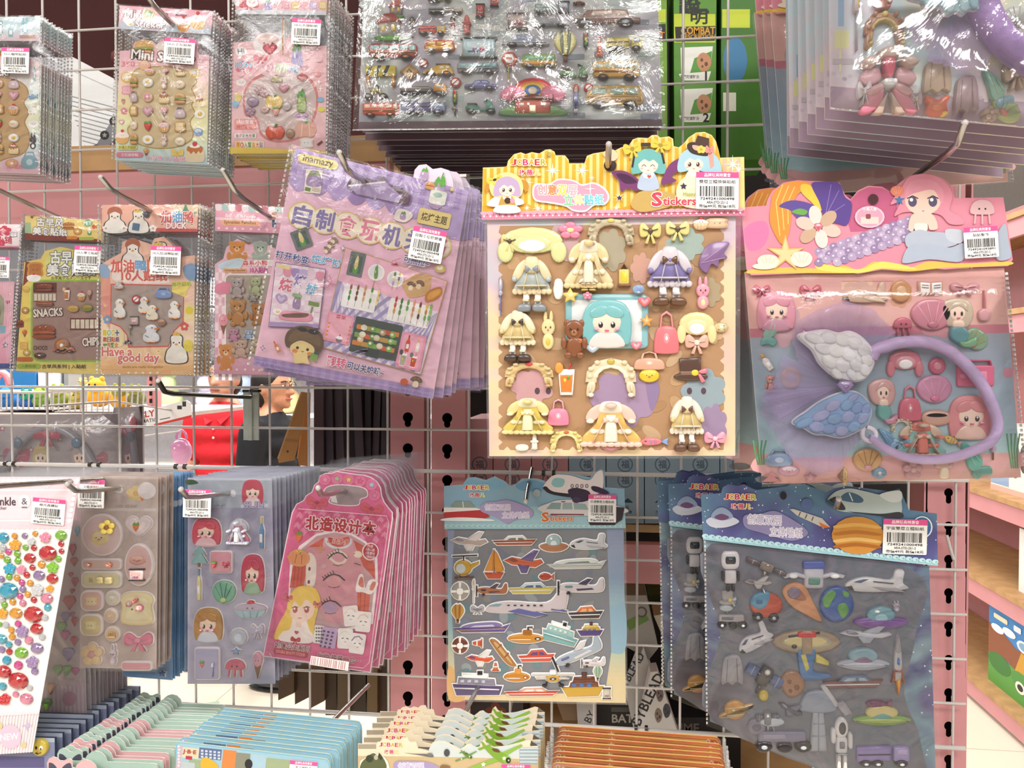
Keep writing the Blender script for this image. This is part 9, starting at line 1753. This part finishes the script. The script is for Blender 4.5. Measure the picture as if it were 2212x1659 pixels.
for r in range(4):
    for k in range(13):
        x, y = 440+38*k+16*(r % 2), 470-18*k*.75+26*r-28
        if y < 505 and x < 900: p.E(x, y, 24, 22, ['#a894b8', '#c0aecb', '#9783ab', '#b3a0c2'][(k+r) % 4]); p.E(x-5, y-6, 6, 5, '#ddd2e2')
p.S([(195, 200), (210, 140), (270, 92), (360, 82), (400, 110), (330, 150), (300, 230), (290, 330), (260, 400), (230, 380), (190, 290)], '#e8923a'); 
for a in (0, 30, 60): p.Ln([(255+a, 100+a*.2), (220+a, 190), (240+a*.7, 360-a)], 5, '#f4c86a')
p.S([(350, 100), (400, 110), (450, 200), (445, 235), (400, 190), (350, 140)], '#ecc84a')
p.S([(400, 100), (450, 86), (540, 94), (568, 160), (605, 200), (585, 300), (540, 300), (470, 270), (440, 190)], '#5a4190'); p.S([(235, 210), (300, 180), (400, 200), (450, 250), (400, 290), (330, 270), (290, 230)], '#5f4a98'); p.S([(300, 240), (340, 222), (380, 235), (360, 255)], '#6aa84a')
for x, y in ((500, 100), (540, 130), (570, 200)): p.Ln([(x, y), (470, 265)], 4, '#8a74b8')
for k in range(6): a = k*PI/3+.3; p.S(ellp(435+70*math.cos(a), 315+62*math.sin(a), 48, 32, a, 10), ['#d8c4b8', '#e4d8d2', '#c8a890'][k % 3])
p.stamp('gem', 435, 318, 46, 50, '#d87a8a #f0c8d0 #c05a70'); p.T(268, 452, 100, '#e0b070', 5, .35); p.T(268, 452, 84, '#f0d09a', 5, .3); p.stamp('shell', 180, 492, 110, 80, '#f0e4d0 #d8c8b0'); p.stamp('shell', 350, 480, 110, 90, '#f0e4d4 #d8c8b0'); p.E(160, 515, 60, 16, '#f3e6d4')
p.E(695, 265, 76, 56, '#e8c0d0'); p.E(695, 265, 66, 48, '#d8a0b8'); p.B(650, 265, 740, 300, '#e8d0c8'); p.B(675, 250, 700, 275, '#8a4a4a', 6); p.X('小美人鱼', 695, 225, 18, '#f8eef2', w=70)
# header mermaid figure
p.S([(860, 110), (900, 60), (990, 48), (1070, 80), (1115, 150), (1100, 230), (1150, 260), (1170, 300), (1100, 300), (1040, 250), (880, 240), (820, 260), (850, 190), (800, 200)], '#e090a4'); p.E(965, 180, 92, 76, '#f2cfc0'); p.S([(870, 180), (900, 90), (1000, 75), (1065, 130), (1060, 200), (1020, 130), (940, 140), (890, 160)], '#e59aac')
for x in (912, 1015): p.E(x, 188, 22, 26, '#5a5474'); p.E(x-6, 178, 9, 9, 'w'); p.Ln([(x-28, 172), (x, 158), (x+28, 172)], 6, '#4a3c50')
p.Ln([(960, 235), (972, 235)], 4, '#b86a70'); p.S([(915, 250), (1010, 250), (1040, 320), (1000, 330), (985, 300), (930, 310), (910, 340), (890, 320)], '#f0cabb'); p.S([(925, 300), (985, 300), (980, 340), (930, 340)], '#e6ddd8'); p.S([(880, 360), (940, 330), (1000, 340), (1100, 350), (1140, 400), (1060, 420), (980, 400), (920, 430), (880, 410)], '#b3bccc')
p.S([(860, 480), (900, 410), (1000, 400), (1100, 420), (1170, 400), (1160, 490), (1000, 480), (880, 500)], '#aeb9cb'); p.S([(1080, 330), (1150, 330), (1180, 360), (1150, 400), (1090, 380)], '#c3cad6'); p.T(845, 180, 30, '#4a78a8', 5, .4); p.stamp('shell', 835, 135, 70, 60, '#e0846a #f0b0a0'); p.stamp('jelly', 1265, 240, 130, 130, '#d8b0b4 #e8c8c8'); p.S([(1330, 380), (1380, 300), (1400, 400), (1410, 470), (1340, 480)], '#a9b4c4')
p.E(713, 175, 26, 26, '#4a2028'); p.end('header_card')
p.hb = .005; p.price(1252, 396, 172, 156, -.06, '貼貼髮飾', h0=.0085, code='7249241093891')
p.bag([(46, 560), (1398, 545), (1500, 1604), (150, 1634)], .018, .0022, MFILM, 20, 22, 'r', 16, seed=51)
GP = p
c = copy_tree(p.root, ('backing_card', 'header_card', 'clear_bag')); c['label'] = 'mermaid hair band pack behind the front one, its left edge showing beside the gold pack'; c.location = p.o+Vector((-.012, .045, .004)); c.rotation_euler.y += .012
for k, (u, v, d) in enumerate(((1838, -100, .04), (1846, -104, .072), (1874, -108, .102), (1900, -116, .132))):
    c = copy_tree(p.root, ('backing_card', 'header_card', 'clear_bag')); c['label'] = 'mermaid hair band pack hanging above, '+['leftmost strip of the stack beside the game boxes', 'second strip from the game boxes', 'third strip from the game boxes', 'fourth strip from the game boxes'][k]; c.location = wp(u, v, -d); c.rotation_euler.y += (.004, -.006, .012, .004)[k]; c['group'] = 'mermaid packs on the upper right hook'
# F: large pastel dress pack, top right, cut by the frame
FT = (1780, 0, 2212/432)
p = Pack('sticker_pack', 'pastel dress puffy sticker pack with pink jewelled gown, cut by the top right corner', 'sticker pack', 'pastel dress packs', (2110, -420), .30, .0); p.fr(*FT); p.new(0)
Q = ((20, -2400), (2900, -2400), (3000, 1490), (62, 1212)); p.slab(list(Q), '#cfd2c8', .0014); p.hb = p.h; p.end('backing_card', blotch('pastel_room', ['#b9d0d8', '#dcd9bc', '#d4c4d0', '#bcd4dc', '#e2dcc6'], 7, .4))
p.new(p.hb); p.P([(62, 960), (2990, 1200), (2998, 1485), (64, 1208)], '#a892a6'); p.B(110, 345, 270, 545, '#d8d8a0', rot=0); p.B(150, 0, 215, 300, '#8fb0d0', rot=0)
for k in range(30): p.E(100+60*k, 820+10*k+20*(k % 3), 26, 22, ['#c8b8c4', '#d8ccd0', '#b8a4b4'][k % 3])
p.B(160, 560, 185, 800, '#e0dcb0', rot=0); p.B(90, 660, 320, 720, '#bdb4bc', rot=0); p.end('room_print')
puffs(p, """wand|lamp|340,280,110,640|#b0a0a8 #c0b0b8
hair_band|bonnet|640,360,450,420|#b88a70 #c8b070 #d8c470
gown|gown|680,930,680,720|#d6829a #c89aa4 #cbb4a8 #d0647a
side_bow|bow|420,1040,160,330|#c0b8c0 #d0c8cc
side_bow|bow|980,1130,140,260|#c0b0b4 #d0c4c8
orange_suit|suit|1220,1190,290,230|#d8603a #e07848
skirt|skirt|1220,880,330,370|#b09a88 #9a8474
boots|skirt|1540,1080,280,420|#988088 #85707a
mermaid_tail|tail|1880,1020,420,420,0.3|#7aa898 #6a98a8 #9ab8a0
tail_fin|shell|1980,1230,360,260,0.8|#a8b878 #88a888 #c86a6a
coral|flower|1800,1280,200,180|#b0988c #c0a898
ribbon|bow|2080,850,280,360|#b8a08c #c8b8a8
fan|shell|2080,220,260,260|#c8ccc4 #d8d8d0
bear|teddy|620,40,220,200|#c08070 #b87060""", H=.005)
fan(p, (1350, 120), dense([(830, 260), (900, 520), (1050, 600), (1090, 740), (1250, 800), (1450, 830), (1680, 830), (1780, 640), (1810, 420), (1760, 160)], 5), p.hb+.0085, folds=.003)
W_ = [(700, -60), (780, 60), (830, 130), (960, 165), (985, 215), (1090, 210), (1170, 220), (1200, 290), (1260, 300), (1330, 265), (1400, 300), (1470, 245), (1560, 250), (1590, 190), (1680, 130), (1700, 60), (1690, -60)]
padwing(p, W_, [(900, 60, 150, 60, .4), (1080, 140, 130, 75, -.2), (1250, 200, 66, 100, .1), (1400, 195, 62, 95, -.1), (1500, 165, 55, 90, -.3), (1600, 110, 60, 80, -.5), (1180, 30, 130, 80, .2), (1360, 50, 90, 80, .1), (1510, 40, 80, 76, -.2), (1000, -20, 140, 60, .2), (1640, 30, 56, 70, -.3)], ['#b4d2da', '#a8ccd8', '#bcd8dc'], p.hb+.0155, 'padded_wing')
g = G(); q = [p.L(*z) for z in ((1640, 120), (1690, 230), (1760, 370), (1870, 520), (2010, 650), (2220, 790), (2500, 900))]; g.tube([(x, -(p.hb+.012), z) for x, z in q], .0105, '#b595cf', 10); g.obj('hair_band', MSATIN, p.root)
p.hb += .003; p.bag([(30, -2420), (2930, -2420), (3040, 1510), (48, 1222)], .0215, .004, MCRINK2, 40, 40, 'b', 16, seed=77, freq=34)
p.stack(6, .021, ('backing_card', 'room_print'), 'pastel dress pack deeper in the top right stack, its left and bottom edges showing', jx=.003, jz=.002, jr=.006, dx=-.0006, rs=77)
# ---- bottom row stacks ---------------------------------------------------------------------------------------
def tagcard(col, lab, d, face=False):
    p = Pack('scalloped_card', lab, 'card', 'pink and mint scalloped cards', (230, 1700), d); p.fr(60, 1440, 2212/360); p.new(0)
    C = [(275, 1400), (265, 1270), (290, 1215), (340, 1190), (395, 1205), (430, 1240), (480, 1245), (520, 1225), (560, 1215), (598, 1240), (600, 1330), (640, 1345), (660, 1290), (710, 1250), (780, 1230), (850, 1250), (910, 1310), (930, 1375), (1560, 1400), (1600, 1415), (1612, 1460), (1612, 1900), (275, 1900)]
    p.slab(C, col, .0012, '#f2ece8'); p.hb = p.h
    Ci = offset(C, -9); p.P(Ci, mix(col, '#ffffff', .12)); p.S([(290, 1290), (300, 1265), (350, 1280), (395, 1330), (390, 1350), (300, 1350)], '#4a4a5e'); p.S([(590, 1300), (570, 1270), (520, 1285), (470, 1330), (480, 1350), (585, 1350)], '#4a4a5e'); p.end('printed_card'); return p
A = tagcard('#d8a4a8', 'pink cat eared card at the front of the scalloped stack, bottom left', .245); Bm = tagcard('#a9c8b8', 'mint cat eared card right behind the foremost pink one', .238)
for k in range(2, 21):
    s = (A, Bm)[(k in (2, 3, 6, 7, 8, 9, 13, 14, 15, 16, 17, 18, 19, 20))]; c = copy_tree(s.root); c['label'] = ('mint' if s is Bm else 'pink')+' scalloped card deeper in the bottom left stack'; c.location = A.o+Vector((rnd.uniform(-.0015, .0015), .0072*k, rnd.uniform(-.001, .001)))
# navy packs with smiling charm
p = Pack('sticker_pack', 'lilac blue pack with a round yellow smiling charm, bottom left corner', 'sticker pack', 'navy packs at the bottom left', (40, 1640), .21); p.fr(60, 1440, 2212/360); p.new(0)
p.slab([(-600, 900), (385, 930), (395, 1700), (-600, 1700)], '#7f86a6', .003, '#2c3b55'); p.P([(-600, 900), (385, 930), (385, 985), (-600, 960)], '#a9b2c4'); p.P([(-600, 1160), (250, 1180), (250, 1320), (-600, 1320)], '#5f5a86'); p.hb = p.h; p.end('printed_card')
p.new(p.hb); p.dome = .004; p.nd = 0; p.P(ellp(210, 1040, 105, 112, 0, 24), '#c8b24a'); p.nd = 0
for x in (180, 245): p.P(ellp(x, 1035, 24, 32), 'w'); p.P(ellp(x+4, 1042, 11, 18), '#3a2a1c')
p.P(linep([(175, 1095), (210, 1112), (245, 1092)], 10), '#6a4a1c'); p.dome = 0; p.g.obj('smiling_charm', MPUF, p.root)
p.stack(12, .0105, ('printed_card',), 'navy edged pack deeper in the bottom left stack', dx=.0006, rs=9)
# N1 blue cards
p = Pack('craft_card', 'blue rounded craft card with patchwork print, front of the blue stack at the bottom', 'card pack', 'blue rounded craft cards', (545, 1650), .25, .0); p.fr(380, 1500, 2212/400); p.new(0)
C = [(10, 620), (15, 585), (50, 560), (110, 565), (1760, 755), (1810, 765), (1840, 810), (1850, 870), (1850, 1500), (10, 1500)]
p.slab(C, '#7fb8d4', .0016, '#cfe3d0'); p.P(offset(C, -14), '#9cc4d4')
for x, y, w, h, c in ((50, 760, 60, 320, '#c8b4c0'), (190, 690, 200, 120, '#e0d0b0'), (420, 700, 270, 130, '#5f6f98'), (640, 820, 160, 330, '#d8884a'), (800, 850, 170, 320, '#8a8c7c'), (1000, 830, 200, 240, '#a8c8d8'), (1230, 860, 300, 200, '#9fae8a'), (260, 850, 200, 160, '#9aac8a'), (150, 900, 160, 200, '#b8c4c8')): p.B(x-w/2, y-h/2, x+w/2, y+h/2, c, 4, .1)
for i in range(5):
    for j in range(3): p.B(310+50*i, 650+36*j+5*i, 340+50*i, 674+36*j+5*i, '#c9d4e4', rot=.1)
for k in range(8): p.E(45+6*(k % 2), 610+38*k, 14, col='#f0dce4')
p.X('J·B·E', 175, 680, 60, '#a8383a', w=160, rot=.1, bold=.04); p.B(130, 725, 205, 765, '#b8384a', rot=.1); p.S([(310, 780), (360, 740), (440, 770), (520, 850), (480, 900), (330, 900)], '#e8b03a'); p.E(880, 820, 46, 60, '#2a2a30'); p.hb = p.h; p.end('printed_card')
p.fr(380, 1500, 2212/400); p.price(1530, 930, 330, 300, .08, '手工拼貼卡', h0=p.hb+.0004)
p.stack(9, .0082, ('printed_card', 'price_label'), 'blue rounded craft card deeper in its stack at the bottom', jx=.0016, jz=.001, jr=.012, dx=.0007, rs=14)
# N2 aeroplane header packs
p = Pack('sticker_pack', 'cream aeroplane sticker pack with a green warplane, front of its stack at the bottom', 'sticker pack', 'aeroplane sticker packs', (955, 1625), .235); p.fr(770, 1520, 2212/410); p.new(0)
C = [(22, 462), (235, 470), (250, 440), (270, 445), (300, 415), (350, 405), (400, 425), (450, 405), (500, 420), (540, 392), (600, 390), (622, 440), (700, 442), (722, 520), (845, 548), (888, 450), (960, 428), (1040, 436), (1130, 480), (1215, 528), (1290, 470), (1335, 462), (1380, 505), (1435, 500), (1455, 440), (1490, 410), (1520, 460), (1600, 500), (1740, 490), (1900, 450), (1990, 420), (2035, 430), (2025, 470), (1895, 545), (1895, 500), (2118, 490), (2125, 1300), (22, 1300)]
p.slab(C, '#e9dcc0', .0012, '#f4ece0'); p.hb = p.h
p.S([(850, 560), (900, 460), (1040, 445), (1210, 540), (1330, 475), (1500, 520), (1880, 470), (1890, 620), (1000, 640)], '#cfd8d6'); p.P([(22, 600), (900, 610), (2122, 640), (2122, 1300), (22, 1300)], '#cbb48a'); p.B(25, 465, 235, 520, '#a59a86'); p.B(1900, 500, 2115, 700, '#9fb0b8')
for k in range(5): p.B(1905, 505+40*k, 2112, 518+40*k, '#d4dcdc')
jobaer(p, 405, 470, 280, .02, out='#f3ead4')
p.S([(45, 700), (60, 650), (110, 620), (200, 550), (250, 580), (330, 610), (380, 690), (360, 780), (60, 780)], '#ece6d8'); p.S([(60, 690), (120, 620), (200, 565), (260, 600), (330, 640), (340, 760), (70, 770)], '#5c6440'); p.E(160, 630, 44, 44, '#3a4230'); p.E(235, 615, 24, 30, '#b9b49a'); p.P([(270, 560), (320, 620), (290, 650), (255, 610)], '#3a4230')
p.S([(440, 700), (480, 660), (560, 655), (760, 660), (900, 690), (960, 760), (500, 790)], '#a999c4'); p.X('创意双层', 640, 720, 90, '#c8b8dc', w=300, out='w', bold=.04)
def warplane(x, y, s, c1, c2):
    p.P([(x-3.1*s, y+1.35*s), (x-.2*s, y+.25*s), (x+.2*s, y+.6*s), (x-2.9*s, y+1.65*s)], c2); p.P([(x+.2*s, y-.15*s), (x+2.5*s, y-1.15*s), (x+2.7*s, y-1.0*s), (x+.6*s, y+.25*s)], c2); p.S([(x-1.4*s, y-1.0*s), (x-.6*s, y-.9*s), (x+.9*s, y-.1*s), (x+1.3*s, y+.4*s), (x+.9*s, y+.8*s), (x+.2*s, y+.6*s), (x-.8*s, y-.2*s)], c1); p.P([(x-1.7*s, y-1.5*s), (x-1.4*s, y-1.35*s), (x-.9*s, y-.6*s), (x-1.3*s, y-.7*s)], c1); p.P([(x-2.0*s, y-.7*s), (x-.6*s, y-1.2*s), (x-.5*s, y-1.1*s), (x-1.8*s, y-.5*s)], c1)
    p.E(x+1.05*s, y+.5*s, .42*s, .45*s, c2); p.E(x+1.18*s, y+.52*s, .26*s, .3*s, '#2a3026'); p.E(x+1.22*s, y+.52*s, .08*s, .1*s, '#c8c8c0'); p.S([(x-.5*s, y-.7*s), (x+.1*s, y-.65*s), (x+.3*s, y-.3*s), (x-.3*s, y-.4*s)], '#6a4a2c'); p.T(x-1.4*s, y+.95*s, .28*s, '#e8ecd8'); p.T(x+.75*s, y+.3*s, .25*s, '#e8ecd8')
warplane(1640, 590, 112, '#7fa838', '#8fb84a'); warplane(1290, 590, 44, '#5f8a38', '#6f9a48')
p.S([(560, 560), (700, 570), (850, 575), (900, 590), (880, 610), (700, 580)], '#6a6a6a'); p.E(860, 578, 34, 16, '#7a7a78'); p.E(1058, 560, 34, 44, '#4a4c50'); p.S([(1000, 700), (1100, 720), (1050, 780), (980, 760)], '#8a6a4a'); p.hb = p.h; p.end('printed_card')
p.price(1860, 830, 330, 280, .02, '飛機立體貼紙', h0=p.hb+.0004)
p.stack(5, .0135, ('printed_card', 'price_label'), 'cream aeroplane sticker pack deeper in its stack, its scalloped top showing', jx=.001, jz=.0006, jr=.006, dx=0, rs=15)
# N3 orange foil cards in clear sleeves
p = Pack('foil_card', 'orange foil card in a clear sleeve, front of its stack at the bottom right', 'card pack', 'orange foil cards', (1385, 1650), .25); p.fr(1150, 1480, 2212/490); p.new(0)
C = [(190, 790), (200, 765), (240, 748), (300, 750), (1850, 880), (1900, 890), (1935, 930), (1940, 980), (1940, 1500), (180, 1500)]
p.slab(C, '#d9784e', .0016, '#f4d27a'); p.P(offset(C, -16), '#e3a05a'); p.P(offset(C, -34), '#c8623e'); p.P([(330, 800), (1800, 920), (1800, 960), (330, 840)], '#e8c46a')
for x, y in ((250, 790), (300, 810), (1800, 930), (1870, 960)): p.stamp('flower', x, y, 56, 56, '#e8c4b4 #d8603a')
p.T(760, 840, 40, '#f0d8a0', 5, .4); p.hb = p.h; p.end('foil_print', att_mat('orange_foil', .22, coat=.6, spec=.7))
p.bag([(120, 740), (1990, 900), (2000, 1520), (110, 1520)], .0012, .0006, MFILM, 14, 8, 'lr', 24, seed=88)
p.stack(7, .0098, ('foil_print', 'clear_bag'), 'orange foil card deeper in its stack at the bottom right', jx=.002, jz=.001, jr=.008, rs=16)
